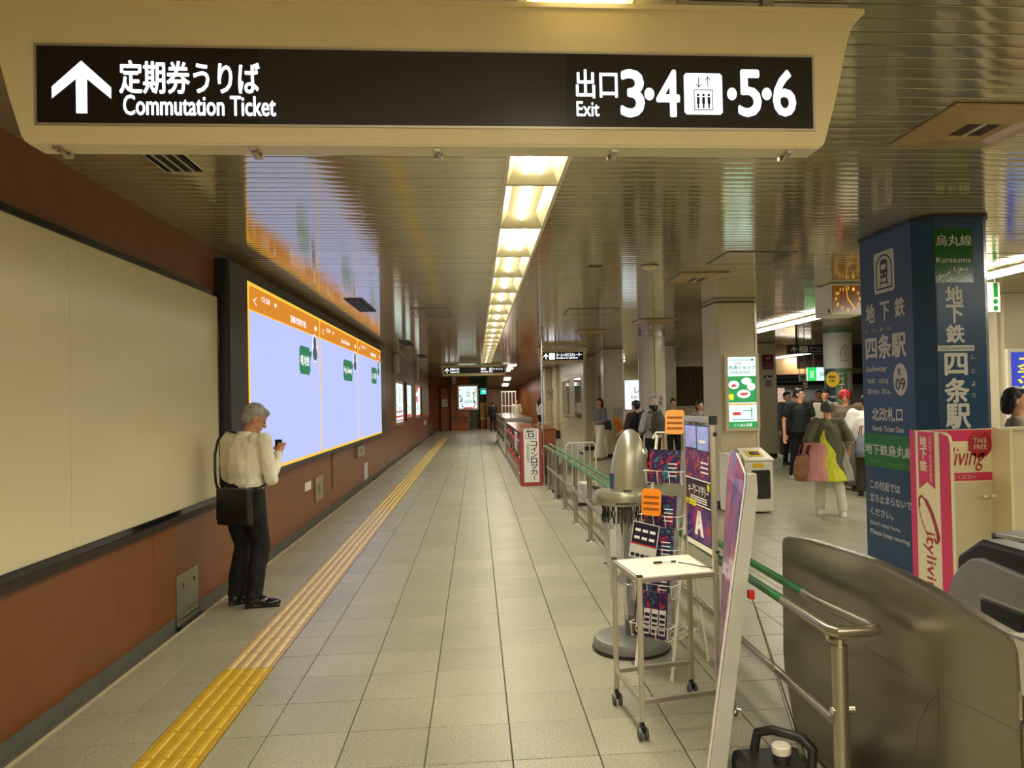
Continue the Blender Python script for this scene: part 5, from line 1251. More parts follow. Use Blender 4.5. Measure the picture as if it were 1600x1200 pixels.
# near edge line runs from floor to top; the printed sheet goes back from it, the pale box edge to its right
def Pn(z): f = z/1.40; return Vector((.932+.24*f, 3.16+.05*f, z))          # near front edge
m_pale = mat('panel_pale_grey', srgb(206, 204, 192), .3, metal=.1, var=.03)
m_ban = art('banner_print', [srgb(60, 56, 110), srgb(90, 76, 140), srgb(120, 92, 145), srgb(176, 96, 116), srgb(112, 112, 162), srgb(70, 70, 130)], 5, seed=9, rough=.2, stretch=(1, 1, .35))
zs = [0, .15, .3, .5, .7, .9, 1.1, 1.2, 1.27]
back = lambda z: Pn(z)+Vector((.010+.085*max(0, 1.3-z), .28, 0))
b = MB(); vs = []
for z in zs: vs += [Pn(z), back(z), Pn(z)+Vector((.006, 0, 0)), back(z)+Vector((.006, 0, 0))]
n = len(zs); f = []
for i in range(n-1): a = i*4; c = a+4; f += [(a, c, c+1, a+1), (a+2, a+3, c+3, c+2), (a, a+2, c+2, c), (a+1, c+1, c+3, a+3)]
b.add(vs, f)
# curved top of the sheet
top = [(Pn(1.27)*(1-s)+back(1.27)*s)+Vector((.0+.02*s, 0, .03+.09*math.sin(s*1.9))) for s in (0, .12, .3, .55, .8, 1)]
tb = [p+Vector((.006, 0, 0)) for p in top]; lo = [Pn(1.27)*(1-s)+back(1.27)*s for s in (0, .12, .3, .55, .8, 1)]; lob = [p+Vector((.006, 0, 0)) for p in lo]
m_ = len(top)
b.add(top+lo+tb+lob, [(i, i+1, m_+i+1, m_+i) for i in range(m_-1)]+[(2*m_+i+1, 2*m_+i, 3*m_+i, 3*m_+i+1) for i in range(m_-1)]+[(i+1, i, 2*m_+i, 2*m_+i+1) for i in range(m_-1)])
b.build('printed_sheet', m_ban, t)
b = MB(); b.tube([Pn(z)+Vector((-.002, -.003, 0)) for z in zs]+[top[0], top[1], top[2], top[3]], .0035, 6); b.build('white_edging', m_white, t)
b = MB(); vs = []
zz = [0, .3, .6, .9, 1.1, 1.22, 1.3]
for z in zz:
    f_ = z/1.3; w_ = .088*(1-.25*f_) if z < 1.25 else .05
    p = Pn(z)+Vector((.004, 0, 0)); vs += [p, p+Vector((w_, .02, 0)), p+Vector((w_, .06, 0)), p+Vector((0, .04, 0))]
b.add(vs, [(i*4+k, i*4+(k+1) % 4, i*4+4+(k+1) % 4, i*4+4+k) for i in range(len(zz)-1) for k in range(4)]+[(3, 2, 1, 0), (24, 25, 26, 27)]); b.build('side_flange', m_pale, t, bevel=.004)
kn = Pn(.78)+Vector((.10, .03, 0))
b = MB(); b.box(kn-Vector((.012, .014, .018)), kn+Vector((.014, .014, .018))); b.build('red_clip', m_red, t, bevel=.003)
for dx, dy in ((.18, -.15), (.26, .06)):
    b = MB(); b.tube([kn+Vector((.006, 0, -.015)), Vector((kn.x+dx, kn.y+dy, .01))], .003, 6); b.build('stay_rod', m_steel, t)
# black water weight
t = thing('water_weight', 'black plastic water tank weight with a white screw cap on the floor', 'weight', (1.25, 3.12, 0))
m_tank = mat('tank_black', (.02, .022, .022), .4, bump=.05, bscale=60)
b = MB(); b.box((1.06, 3.0, .0), (1.36, 3.24, .125)); b.build('tank', m_tank, t, bevel=.035)
b = MB(); b.tube([(1.33, 3.02, .10), (1.34, 3.03, .19), (1.31, 3.06, .225), (1.22, 3.15, .225), (1.17, 3.19, .20), (1.155, 3.2, .11)], .02, 10); b.build('handle', m_tank, t, smooth=True, angle=80)
b = MB(); b.tube([(1.225, 3.07, .12), (1.225, 3.07, .175)], .034, 18); b.build('neck', m_tank, t); b = MB(); b.lathe([(.037, .165), (.039, .17), (.039, .195), (.034, .2), (0, .2)], (1.225, 3.07, 0), 20); b.build('cap', m_white, t, smooth=True)

# ------------------------------------------------------------------ ticket gates
GX = 1.475
t = thing('ticket_gate', 'curved stainless steel side of the nearest ticket gate right of the handrail end', 'ticket gate', (1.6, 2.6, 0))
def GXp(px, py): p = atX(px, py, GX); return (p.y, p.z)
topl = [(1221, 848), (1223, 840), (1230, 838), (1260, 843), (1300, 855), (1355, 873), (1400, 894), (1440, 915), (1500, 949), (1545, 976), (1572, 991), (1583, 1002), (1590, 1020), (1592, 1060), (1592, 1108)]
top_ = [GXp(*q) for q in topl]
yl = top_[0][0]; yr = top_[-1][0]
out = [(yl+.02, .38), (yl+.01, .30), (yl-.09, .07), (yl-.09, .03)]
poly = top_+[(yr, .02)]+list(reversed(out))
b = MB(); b.prism([(GX, y, z) for y, z in poly], (.05, 0, 0)); b.build('side_panel', m_gate, t, bevel=.01)
b = MB(); b.box((GX+.012, yr-.02, .0), (GX+.04, yl-.1, .04)); b.build('kick_base', m_black, t)
# raised lower door plates with joints
def seam(pts, name='joint'):
    b = MB(); b.tube([(GX-.0005, y, z) for y, z in pts], .0013, 5); return b.build(name, m_base, t)
seam([GXp(1330, 996), GXp(1400, 1042), GXp(1465, 1083), GXp(1530, 1112), GXp(1592, 1143)])
seam([GXp(1466, 1068), GXp(1466, 1200), (GXp(1466, 1200)[0], .05)])
seam([(GXp(1466, 1085)[0]+.0, GXp(1466, 1085)[1]), (GXp(1450, 1100)[0], GXp(1450, 1100)[1]), (GXp(1436, 1130)[0], GXp(1436, 1130)[1]), (GXp(1430, 1160)[0], GXp(1430, 1170)[1]), (GXp(1430, 1200)[0], .3)], 'door_joint')
b = MB(); b.box((GX+.05, yr-.25, .05), (GX+.06, yr+.1, .80)); b.build('machine_body', m_gate, t, bevel=.03)
b = MB(); b.box((GX-.004, yr-.9, .05), (GX+.07, yr-.004, .73)); b.build('end_cabinet', m_gate, t, bevel=.015)
b = MB(); p = [GXp(1572, 989), GXp(1583, 1000), GXp(1590, 1018)]; b.prism([(GX-.003, p[0][0], p[0][1]), (GX-.003, p[1][0], p[1][1]), (GX-.003, p[2][0], p[2][1]), (GX-.003, yr-.01, .80), (GX-.003, yr-.25, .80), (GX-.003, yr-.25, .975)], (.06, 0, 0)); b.build('head_cap', m_chrome, t, bevel=.02)
# second gate machine
t = thing('ticket_gate', 'second ticket gate machine with a black top and orange inner plates at right edge', 'ticket gate', (2.35, 3.0, 0))
m_hood = mat('gate_hood_black', (.012, .012, .013), .35)
X2 = 2.12
def G2(px, py): p = atX(px, py, X2); return (p.y, p.z)
m_g2 = mat('gate_grey_face', srgb(150, 148, 144), .35, metal=.6)
pr = [G2(1482, 924), G2(1488, 900), G2(1500, 884), G2(1515, 873), G2(1530, 872), G2(1600, 902)]
yN = 2.1
b = MB(); b.prism([(X2, y, z) for y, z in pr]+[(X2, yN, .74), (X2, yN, .05), (X2, pr[0][0], .05)], (.04, 0, 0)); b.build('side_panel', m_g2, t, bevel=.008)
b = MB(); b.prism([(X2+.02, pr[1][0]-.0, .9), (X2+.02, 3.12, 1.0), (X2+.02, 2.7, 1.0), (X2+.02, yN, .88), (X2+.02, yN, .80), (X2+.02, pr[1][0], .80)], (.14, 0, 0)); b.build('black_hood', m_hood, t, bevel=.02)
q0 = G2(1484, 922); b = MB(); b.box((X2-.004, 2.62, .765), (X2+.0, 3.09, .775)); b.build('trim_strip', m_alu, t)
b = MB(); b.box((X2+.16, 2.1, .05), (X2+.34, 3.2, .80)); b.build('body', m_g2, t, bevel=.02)
b = MB(); b.prism([(X2+.19, 3.3, 1.0), (X2+.19, 2.2, 1.04), (X2+.19, 2.2, .86), (X2+.19, 3.25, .84)], (.45, 0, 0)); b.build('reader_housing', m_hood, t, bevel=.02)
b = MB(); b.prism([(X2+.188, 3.24, .985), (X2+.188, 2.2, 1.02), (X2+.188, 2.2, 1.04), (X2+.188, 3.26, 1.0)], (.45, 0, 0)); b.build('hood_lip', m_alu, t)
m_or = mat('gate_orange', srgb(240, 160, 10), .35)
a = G2(1520, 950); c = G2(1553, 972)
b = MB(); b.box((X2-.02, c[0], c[1]-.04), (X2-.004, a[0], a[1])); b.build('orange_flap', m_or, t, bevel=.003)
b = MB(); b.box((X2-.012, 2.15, .55), (X2-.004, 2.78, .73)); b.build('orange_plate', mat('gate_amber', srgb(190, 120, 10), .3, metal=.3), t)
b = MB(); b.box((X2-.02, 2.82, .69), (X2-.0, 3.06, .76)); b.build('card_slot', m_black, t)

# ------------------------------------------------------------------ free magazine rack and screen wall
SYW = 5.15
t = thing('screen_wall', 'low cream ribbed screen wall beside the blue column', 'screen', (4.2, SYW, 0))
for k in range(9):
    x = 3.70+.31*k; b = MB(); b.box((x+.002, SYW, .03), (x+.308, SYW+.04, 1.355)); b.build('panel', m_cream2, t)
    b = MB(); b.box((x-.012, SYW-.02, .0), (x+.012, SYW, 1.355)); b.build('rib', m_cream, t, bevel=.003)
b = MB(); b.box((3.68, SYW-.025, 1.355), (6.5, SYW+.05, 1.375)); b.build('top_cap', m_cream2, t)
m_pink = mat('magazine_pink', srgb(206, 52, 96), .35, var=.02); m_iv = mat('magazine_ivory', srgb(226, 214, 172), .4, var=.02); m_crim = mat('magazine_crimson', srgb(172, 32, 54), .4, var=.02)
MX = 2.94
yF = atX(1422, 700, MX).y; 
t = thing('magazine_rack', 'pink and ivory free magazine rack with large slanted lettering', 'rack', (3.2, 4.9, 0))
def MP(px, py): p = atX(px, py, MX); return yF-p.y, p.z
F = Face((MX, yF, 0), -Y_)
w_ = MP(1488, 800)[0]; zt_ = MP(1422, 672)[1]; 
r = .07
b = MB(); b.prism([F.p(0, .02), F.p(w_, .02), F.p(w_, zt_-r), F.p(w_-r*.3, zt_-r*.3), F.p(w_-r, zt_), F.p(0, zt_)], (.02, 0, 0)); b.build('side_board', m_iv, t, bevel=.002)
b = MB(); F.rect(b, 0, .02, w_*.14, zt_-.02, .002); F.poly(b, [(w_*.74, .02), (w_*.985, .02), (w_*.985, zt_-r), (w_-r*.35, zt_-r*.35), (w_*.74, zt_-.004)], .002)
F.poly(b, [(w_*.22, zt_-.005), (w_*.62, zt_-.005), (w_*.62, zt_-.37), (w_*.42, zt_-.33), (w_*.22, zt_-.385)], .003)
b.build('pink_print', m_pink, t)
b = MB(); F.col(b, '地下鉄', w_*.27, zt_-.27, w_*.17, .24, .03, .004); F.col(b, '京都地下鉄沿線情報誌', w_*.5, zt_-.33, w_*.06, .3, .004, .004); b.build('white_lettering', m_iv, t)
b = MB()
# slanted magazine title, running downwards
put(b, 'ityliving', F.p(w_*.30, zt_-.66), -Z_, F.R, .46, w_*.30, .0, .004)
cpts = [(.60, .60), (.55, .55), (.48, .50), (.36, .45), (.25, .43), (.2, .455), (.22, .52), (.3, .6), (.42, .68), (.56, .72), (.66, .69), (.7, .66)]
cp = [(w_*u, zt_-v) for u, v in [(.22, .50), (.2, .46), (.26, .43), (.38, .455), (.52, .53), (.6, .60), (.66, .66), (.67, .70), (.62, .72), (.56, .69)]]
F.line(b, cp, .014, .004); F.line(b, cp[3:8], .03, .0042); F.line(b, [(w_*u, zt_-v) for u, v in [(.2, .47), (.21, .53), (.28, .60), (.36, .66), (.44, .70)]], .006, .0045)
b.build('title_lettering', m_crim, t)
xR = atY(1549, 700, 4.90).x
b = MB(); b.box((MX+.02, 4.90, 1.02), (xR, 4.93, zt_)); bk = b.build('header_board', m_iv, t)
G = Face((MX+.02, 4.90, 1.02), X_); W = xR-MX-.02; H = zt_-1.02
b = MB(); G.rect(b, 0, H*.78, W, H*.22-.004, .002); G.rect(b, 0, H*.04, W, H*.15, .002); each(b, 'crimson_band', m_pink, bk)
b = MB(); G.disc(b, W*.84, H*.72, .085, .095, .004); b.build('take_free_disc', m_crim, bk)
b = MB(); G.text(b, 'TAKE', W*.84-.045, H*.74, .09, .032, .008, .006); G.text(b, 'FREE', W*.84-.045, H*.62, .09, .032, .008, .006); G.text(b, 'ご自由にお取りください', W*.05, H*.075, W*.72, H*.075, .006, .004); b.build('white_lettering', m_iv, bk)
b = MB(); vs, fs = glyphs('Cityliving', 0); N_ = len(vs)
x0 = min(v.x for v in vs); x1 = max(v.x for v in vs); s_ = W*.85/(x1-x0)
b.add([G.p(W*.02+(v.x-x0+v.y*.35)*s_, H*.33+v.y*s_*1.5, .004) for v in vs], fs); b.build('title_lettering', m_crim, bk)
b = MB(); b.box((MX+.02, 4.905, .5), (xR, 4.925, 1.019)); b.build('inner_shelf_back', m_cream2, t)
b = MB(); b.box((xR, 4.72, .02), (xR+.02, 4.95, zt_)); b.build('side_board', m_iv, t)
b = MB(); b.box((MX+.02, 4.62, .02), (xR-.001, 4.9, .49)); b.build('lower_box', m_cream2, t)
b = MB()
for x in (MX+.05, xR-.12, xR-.06): b.box((x, 4.82, .93), (x+.03, 4.84, .945))
each(b, 'shelf_clip', m_white, t)
t = thing('paper_stack', 'loose white papers in the bottom of the free magazine rack', 'paper', (3.2, 4.75, .5)); b = MB()
for k in range(4): b.box((MX+.06+.03*k, 4.62+.01*k, .5+.006*k), (MX+.30+.03*k, 4.80, .505+.006*k))
each(b, 'sheet', m_greyprint, t)

# ------------------------------------------------------------------ signs deeper in the hall
def plane_sign(name, label, cat, px0, py0, px1, py1, Y, m, printer=None, d=.03, hang=False):
    a = atY(px0, py1, Y); c = atY(px1, py0, Y); W, H = c.x-a.x, c.z-a.z; F = Face((a.x, Y, a.z), X_)
    t = thing(name, label, cat, (a.x+W/2, Y, a.z)); b = MB(); quadbox(b, F, 0, 0, W, H, d); b.build('panel', m, t, bevel=.003)
    if hang:
        for u in (.15, .85): b = MB(); b.box((a.x+W*u-.008, Y+.01, c.z), (a.x+W*u+.008, Y+.02, CEIL)); b.build('hanger', m_steel, t)
    if printer: printer(F, W, H, t)
    return t
def paper_lines(F, W, H, t):
    b = MB()
    for k in range(5): F.col(b, '案内掲示', W*(.1+.17*k), H*.12, W*.12, H*.76, 0, .002)
    b.build('print', m_base, t)
plane_sign('paper_notice', 'white paper notice on the column right of the walking woman', 'notice', 957, 634, 974, 656, 20.59, m_greyprint, paper_lines, .006)
def nosmoke(F, W, H, t):
    b = MB(); pts = [(W/2+W*.36*math.cos(k*math.pi/10), H*.66+W*.36*math.sin(k*math.pi/10)) for k in range(21)]; F.line(b, pts, .03, .002); F.line(b, [(W*.25, H*.66+W*.25), (W*.75, H*.66-W*.25)], .03, .002); F.rect(b, W*.3, H*.64, W*.4, .03, .002); F.rect(b, W*.1, H*.3, W*.8, .03, .002); F.rect(b, 0, H*.2, W, .02, .002); b.build('print', m_base, t)
plane_sign('no_smoking_sign', 'round no smoking pictogram sign on a far cream column', 'sign', 854, 606, 866, 630, 32.98, m_cream2, nosmoke, .01)
def dred(F, W, H, t):
    b = MB(); F.text(b, 'エスカレーター', W*.08, H*.42, W*.84, H*.12, .01, .002); F.text(b, 'ご注意', W*.1, H*.24, W*.8, H*.14, .01, .002); F.text(b, '立ち止まり', W*.1, H*.07, W*.8, H*.12, .01, .002); F.disc(b, W*.4, H*.75, .03, .03, .002); F.line(b, [(W*.55, H*.9), (W*.7, H*.75), (W*.6, H*.65)], .02, .002); b.build('print', mat('pink_print', srgb(214, 160, 176), .5), t)
plane_sign('notice', 'dark red notice board on the far cream column', 'notice', 1191.5, 554, 1208, 577, 19.24, mat('wine_print', srgb(104, 28, 50), .4), dred, .01)
def arrows(F, W, H, t):
    b = MB(); F.arrow(b, W*.45, H*.68, W*.2, H*.22, .03, .002); F.arrow(b, W*.7, H*.68, W*.2, H*.22, .03, .002); F.line(b, [(W*.35, H*.88), (W*.12, H*.7)], .03, .002); F.line(b, [(W*.1, H*.82), (W*.1, H*.69), (W*.28, H*.69)], .03, .002)
    b.build('arrows', m_blackprint, t); b = MB()
    for k in range(4): F.rect(b, W*.15, H*(.1+.12*k), W*.7, .025, .002)
    b.build('print', m_base, t)
plane_sign('notice', 'white notice with black arrows under the dark red notice', 'notice', 1193, 583, 1208, 606, 19.24, m_greyprint, arrows, .01)
def bigsign(F, W, H, t):
    b = MB(); F.text(b, 'エスカレーター', -W*.0+.02, H*.56, W*.96, H*.26, .0, .003); F.text(b, 'Escalator to platform', .02, H*.33, W*.96, H*.16, .0, .003); F.text(b, 'この奥にあります', .02, H*.05, W*.96, H*.22, .0, .003); b.build('lettering', m_blackprint, t)
a = atY(981, 640, 17.5); c = atY(1003, 594, 17.5)
t = thing('lit_sign', 'big backlit white escalator sign half hidden by the round column', 'sign', (a.x, 17.5, a.z)); F = Face((2.05+1.48, 17.5, a.z), X_)
W, H = 1.9-.62, c.z-a.z
b = MB(); b.prism([(3.45, 17.5, a.z), (4.3, 17.5, a.z), (4.3, 17.5, c.z), (3.45, 17.5, c.z)], (0, .1, 0)); b.build('lit_face', mat('lit_sign_white', (.82, .92, 1), emit=1.05, var=0), t)
F = Face((3.45, 17.5, a.z), X_)
b = MB(); F.text(b, 'レー', .23, H*.56, .36, H*.2, .0, .003); F.text(b, 'to plat', .14, H*.33, .44, H*.17, .0, .003); F.text(b, 'うにあ', .14, H*.06, .46, H*.2, .02, .003); b.build('lettering', m_blackprint, t)
b = MB(); framebox(b, F, -.03, -.03, .91, H+.06, .03, .12, .01); b.build('frame', m_alu, t)
b = MB(); b.box((3.6, 17.53, 0), (3.65, 17.57, a.z)); b.build('leg', m_alu, t); b = MB(); b.box((4.15, 17.53, 0), (4.2, 17.57, a.z)); b.build('leg', m_alu, t)
# cream counter with curtained window behind
t = thing('service_counter', 'cream counter front with a curtained window past the round column', 'counter', (5.3, 20.4, 0))
for k in range(5): b = MB(); x = 3.8+.56*k; b.box((x+.004, 18.9, .05), (x+.556, 18.98, 1.28)); b.build('front_panel', m_cream2, t)
b = MB(); b.box((3.78, 18.85, 1.28), (6.62, 19.1, 1.33)); b.build('counter_top', m_cream2, t)
b = MB(); b.box((3.8, 18.98, 0), (6.6, 19.05, 1.28)); b.build('core', m_cream, t)
b = MB(); b.box((5.25, 20.2, 1.2), (6.9, 20.3, 3.02)); b.build('back_wall', m_cream, t)
b = MB(); b.box((5.35, 20.12, 2.45), (6.4, 20.2, 2.62)); b.build('curtain_rail', m_cream2, t)
b = MB(); n = 40; vs = []
for k in range(n+1):
    x = 5.38+.95*k/n; y = 20.14+.025*math.sin(k*1.3); vs += [(x, y, 1.4), (x, y, 2.46)]
b.add(vs, [(2*k, 2*k+2, 2*k+3, 2*k+1) for k in range(n)]); b.build('curtain', mat('curtain_brown', srgb(84, 66, 36), .7), t, smooth=True, angle=180)
def hv(F, W, H, t):
    b = MB(); F.text(b, 'ベター', W*.05, H*.5, W*.9, H*.2, .0, .002); F.text(b, 'ゆき', W*.05, H*.15, W*.7, H*.2, 0, .002); b.build('print', m_base, t)
plane_sign('hanging_sign', 'grey and white hanging sign left of the square column top half', 'sign', 1112, 580, 1127, 630, 17.0, m_greyprint, hv, .02, True)
# green wrapped round column
gx, gy, gr = 7.86, 15.98, .285
t = thing('round_column', 'round column wrapped in green advert film with vertical white lettering', 'column', (gx, gy, 0))
b = MB(); b.lathe([(gr, .0), (gr, 3.05)], (gx, gy, 0), 36); b.build('shaft', mat('column_shell_green', srgb(92, 128, 92), .4), t, smooth=True)
b = MB(); b.lathe([(gr+.012, 2.18), (gr+.012, 2.95)], (gx, gy, 0), 36); b.build('upper_band', m_greyprint, t, smooth=True)
b = MB(); b.lathe([(gr+.004, .3), (gr+.004, 2.18)], (gx, gy, 0), 12, a0=math.radians(185), a1=math.radians(232)); b.build('dark_panel', mat('panel_slate', srgb(38, 56, 62), .4), t, smooth=True)
b = MB(); b.lathe([(gr+.004, .3), (gr+.004, 2.12)], (gx, gy, 0), 12, a0=math.radians(283), a1=math.radians(325)); b.build('grey_panel', mat('panel_pale', srgb(172, 168, 158), .4), t, smooth=True)
def cyl_text(b, s, ang, z0, z1, w_, vert=True, bold=0):
    R = Vector((-math.sin(ang), math.cos(ang), 0)); N = Vector((math.cos(ang), math.sin(ang), 0)); o_ = Vector((gx, gy, 0))+N*(gr+.008)
    f = Face(o_-R*w_/2+Z_*z0, R)
    f.col(b, s, 0, 0, w_, z1-z0, bold, .006) if vert else f.text(b, s, 0, 0, w_, z1-z0, bold, .006)
b = MB(); cyl_text(b, 'ヒューマンアカデミー', math.radians(256), .6, 2.12, .12); b.build('white_lettering', m_whiteprint, t)
b = MB(); cyl_text(b, '当駅21出口すぐ', math.radians(298), .75, 1.72, .09, bold=.02); b.build('red_lettering', mat('wine_letter', srgb(120, 20, 30), .5), t)
an = math.radians(222); R = Vector((-math.sin(an), math.cos(an), 0)); N = Vector((math.cos(an), math.sin(an), 0)); f = Face(Vector((gx, gy, 1.95))+N*(gr+.008), R)
b = MB(); f.disc(b, 0, 0, .15, .17, .012); b.build('yellow_disc', m_yellow, t)
b = MB(); f.text(b, '駅徒歩', -.08, .02, .15, .06, .02, .016); f.text(b, '1分', -.06, -.06, .1, .06, .02, .016); b.build('disc_lettering', m_blackprint, t)
b = MB()
for k in range(3): cyl_text(b, '学校案内', math.radians(222), 1.55-.2*k, 1.6-.2*k, .14, False)
b.build('small_lettering', m_whiteprint, t)
an = math.radians(268); R = Vector((-math.sin(an), math.cos(an), 0)); N = Vector((math.cos(an), math.sin(an), 0)); f = Face(Vector((gx, gy, 2.5))+N*(gr+.02), R)
b = MB(); f.line(b, [(-.02, .15), (-.07, .05), (-.08, -.1)], .012, .006); f.line(b, [(.0, .16), (.03, .0), (.02, -.1)], .01, .006); f.line(b, [(.02, .2), (.07, .12), (.1, .14)], .01, .006); f.text(b, 'WALKING', -.09, -.17, .2, .03, .0, .006); b.build('line_emblem', m_base, t)
def shop(F, W, H, t):
    b = MB(); F.rect(b, 0, 0, W*.2, H, .003); each(b, 'green_field', mat('lit_bright_green', (.02, .7, .12), emit=1, var=0), t)
    b = MB(); F.text(b, '証明写真', W*.28, H*.34, W*.55, H*.3, 0, .004); b.build('lettering', m_lk, t)
    b = MB(); F.text(b, '証', W*.05, H*.2, W*.1, H*.55, .01, .005); b.build('white_letter', m_lw, t)
plane_sign('lit_sign', 'lit green and white photo booth sign in the dark shops', 'sign', 1262, 573, 1330, 595, 19, mat('lit_booth_white', (.7, .95, .9), emit=1.0, var=0), shop, .06, True)
plane_sign('lit_sign', 'white lit panel seen just left of the blue column', 'sign', 1339, 572, 1352, 591, 18.5, mat('lit_booth_white'), None, .05, True) if False else None
plane_sign('notice', 'white card with a green curl left of the photo booth sign', 'notice', 1248, 584, 1260, 596, 18.6, m_whiteprint, lambda F, W, H, t: (lambda b: (F.line(b, [(W*.2, H*.3), (W*.5, H*.15), (W*.8, H*.8), (W*.4, H*.6), (W*.5, H*.4), (W*.2, H*.75)], .03, .003), b.build('green_curl', m_greenprint, t)))(MB()), .01, True)
plane_sign('notice', 'small white tag above a red strip beside the shop post', 'notice', 1255, 597, 1262, 606, 18.6, m_cream2, None, .01)
def two(F, W, H, t):
    b = MB(); F.text(b, '2', W*.1, H*.55, W*.28, H*.33, .03, .003); F.text(b, '四条駅', W*.05, H*.3, W*.45, H*.13, 0, .003); b.build('lettering', m_blackprint, t)
    b = MB(); F.rect(b, W*.72, H*.5, W*.18, H*.48, .003); F.disc(b, W*.8, H*.36, W*.1, H*.09, .003); F.disc(b, W*.8, H*.13, W*.1, H*.09, .003); b.build('green_print', m_greenprint, t)
plane_sign('hanging_sign', 'white hanging exit sign with a number 2 and green stripe right of the blue column', 'sign', 1526, 441, 1562, 488, 8.6, m_white, two, .12, True)
def blue_ad(F, W, H, s):
    b = MB(); F.rect(b, 0, 0, W, H, .002); b.build('blue_field', mat('lit_deep_blue', (.03, .05, .5), emit=.9, var=0), s)
    b = MB(); F.col(b, 'ステップ', W*.12, H*.3, W*.3, H*.62, .04, .004); b.build('yellow_lettering', m_ly, s); b = MB(); F.disc(b, W*.5, H*.15, W*.5, H*.12, .004); b.build('pale_shape', m_lb, s)
a = atY(1573, 660, 10.42); c = atY(1600, 545, 10.42)
lightbox('lit_poster', 'deep blue lit poster with yellow lettering at the right edge', Face((a.x, 10.42, a.z), X_), 1.0, c.z-a.z, blue_ad, m_white, fw=.05, d=.06)
plane_sign('notice', 'narrow white and green notice low between blue column and cream wall', 'notice', 1536, 590, 1546, 655, 11.14, m_greyprint, lambda F, W, H, t: (lambda b: (F.rect(b, 0, 0, W, H*.6, .003), b.build('green_print', m_greenprint, t)))(MB()), .01)
t = thing('lit_sign', 'busy round pattern of lit shop pictures behind the far cream column', 'sign', (8.3, 19.9, 1.3)); a = atY(1217, 628, 20.2); c = atY(1226, 606, 20.2)
b = MB(); b.box((a.x, 20.2, a.z), (c.x, 20.26, c.z)); b.build('panel', art('shop_pictures', [(.02, .02, .02), (.9, .9, .9), (.8, .3, .1), (.9, .85, .8), (.05, .05, .2)], 14, emit=.5), t)
b = MB(); b.box((a.x+.02, 20.22, 0), (c.x-.02, 20.25, a.z)); b.build('stand', m_base, t)
# small notice on the round column
an = math.radians(268); R = Vector((-math.sin(an), math.cos(an), 0)); N = Vector((math.cos(an), math.sin(an), 0)); f = Face(Vector((3.74, 15.95, 1.35))+N*.287-R*.08, R)
t = thing('notice', 'small white notice with red and teal letters on the round cream column', 'notice', f.p(.1, 0)); b = MB(); f.rect(b, 0, 0, .26, .36, .003, .004); b.build('sheet', m_greyprint, t)
b = MB(); f.text(b, 't', .03, .24, .05, .08, .03, .005); b.build('teal_letter', mat('teal_print', srgb(40, 130, 140), .5), t); b = MB(); f.text(b, 'a', .17, .24, .06, .07, .02, .005); b.build('red_letter', m_redprint, t)
b = MB(); f.text(b, '送迎', .03, .13, .2, .08, .02, .005); f.rect(b, .02, .09, .22, .008, .004); f.text(b, 'ご注意ください', .03, .03, .18, .03, 0, .005); b.build('dark_lettering', m_blackprint, t)
# ------------------------------------------------------------------ people
def sph(r, c, seg=14, rings=9): return ('e', c, r)
class Blob(MB):
    def ell(s, c, r, rot=None): return s.ball(c, r, 16, 10, M=rot)
    def cap(s, a, b, ra, rb, seg=12):
        a, b = Vector(a), Vector(b); s.ball(a, ra, seg, 8); s.ball(b, rb, seg, 8)
        if (b-a).length > 1e-5: s.tube([a, b], ra, seg, r1=rb)
        return s
    def loft(s, secs, seg=20):
        """secs: (x, y, z, rx, ry)"""
        vs = []
        for x, y, z, rx, ry in secs:
            for k in range(seg): t = 2*math.pi*k/seg; vs.append((x+rx*math.cos(t), y+ry*math.sin(t), z))
        n = len(secs); fs = [(i*seg+k, i*seg+(k+1) % seg, (i+1)*seg+(k+1) % seg, (i+1)*seg+k) for i in range(n-1) for k in range(seg)]
        fs += [tuple(range(seg-1, -1, -1)), tuple(range((n-1)*seg, n*seg))]
        if secs[0][2] > secs[-1][2]: fs = [tuple(reversed(f)) for f in fs]
        return s.add(vs, fs)
    def skin(s, name, mats, parent, vox, smooth=3, fold=0, fscale=9, paint=None):
        me = s.mesh(name, mats); o = bpy.data.objects.new(name, me)
        m = o.modifiers.new('r', 'REMESH'); m.mode = 'VOXEL'; m.voxel_size = vox; m.use_smooth_shade = True
        if smooth: q = o.modifiers.new('s', 'SMOOTH'); q.iterations = smooth; q.factor = .5
        ev, dg = evaluated(o)
        me2 = bpy.data.meshes.new_from_object(ev); _ts.collection.objects.unlink(o); bpy.data.objects.remove(o)
        me2.name = name
        if not me2.materials:
            for q in (mats if isinstance(mats, (list, tuple)) else [mats]): me2.materials.append(q)
        if fold:
            nv = len(me2.vertices); nr = [v.normal.copy() for v in me2.vertices]; out_ = []
            for v, nn in zip(me2.vertices, nr):
                c = v.co; n = noise.noise(Vector((c.x*fscale, c.y*fscale, c.z*fscale*.45))); n2 = noise.noise(Vector((c.x*fscale*2.3+5, c.y*fscale*2.3, c.z*fscale*1.2)))
                out_ += list(c+nn*fold*(n+.5*n2))
            me2.vertices.foreach_set('co', out_)
        if paint:
            for p in me2.polygons: p.material_index = paint(p.center)
        me2.polygons.foreach_set('use_smooth', [True]*len(me2.polygons))
        o = bpy.data.objects.new(name, me2); COL.objects.link(o)
        if parent: setpar(o, parent)
        return o
m_skin = mat('skin', srgb(206, 152, 118), .5, var=.04); m_skin2 = mat('skin_tan', srgb(190, 134, 98), .5, var=.04)
m_hairb = mat('hair_black', srgb(26, 22, 20), .4, var=.3, scale=60, stretch=(1, 1, .2), bump=.3, bscale=160); m_hairg = mat('hair_grey', srgb(66, 64, 60), .5, var=.3, scale=60, bump=.3, bscale=120)
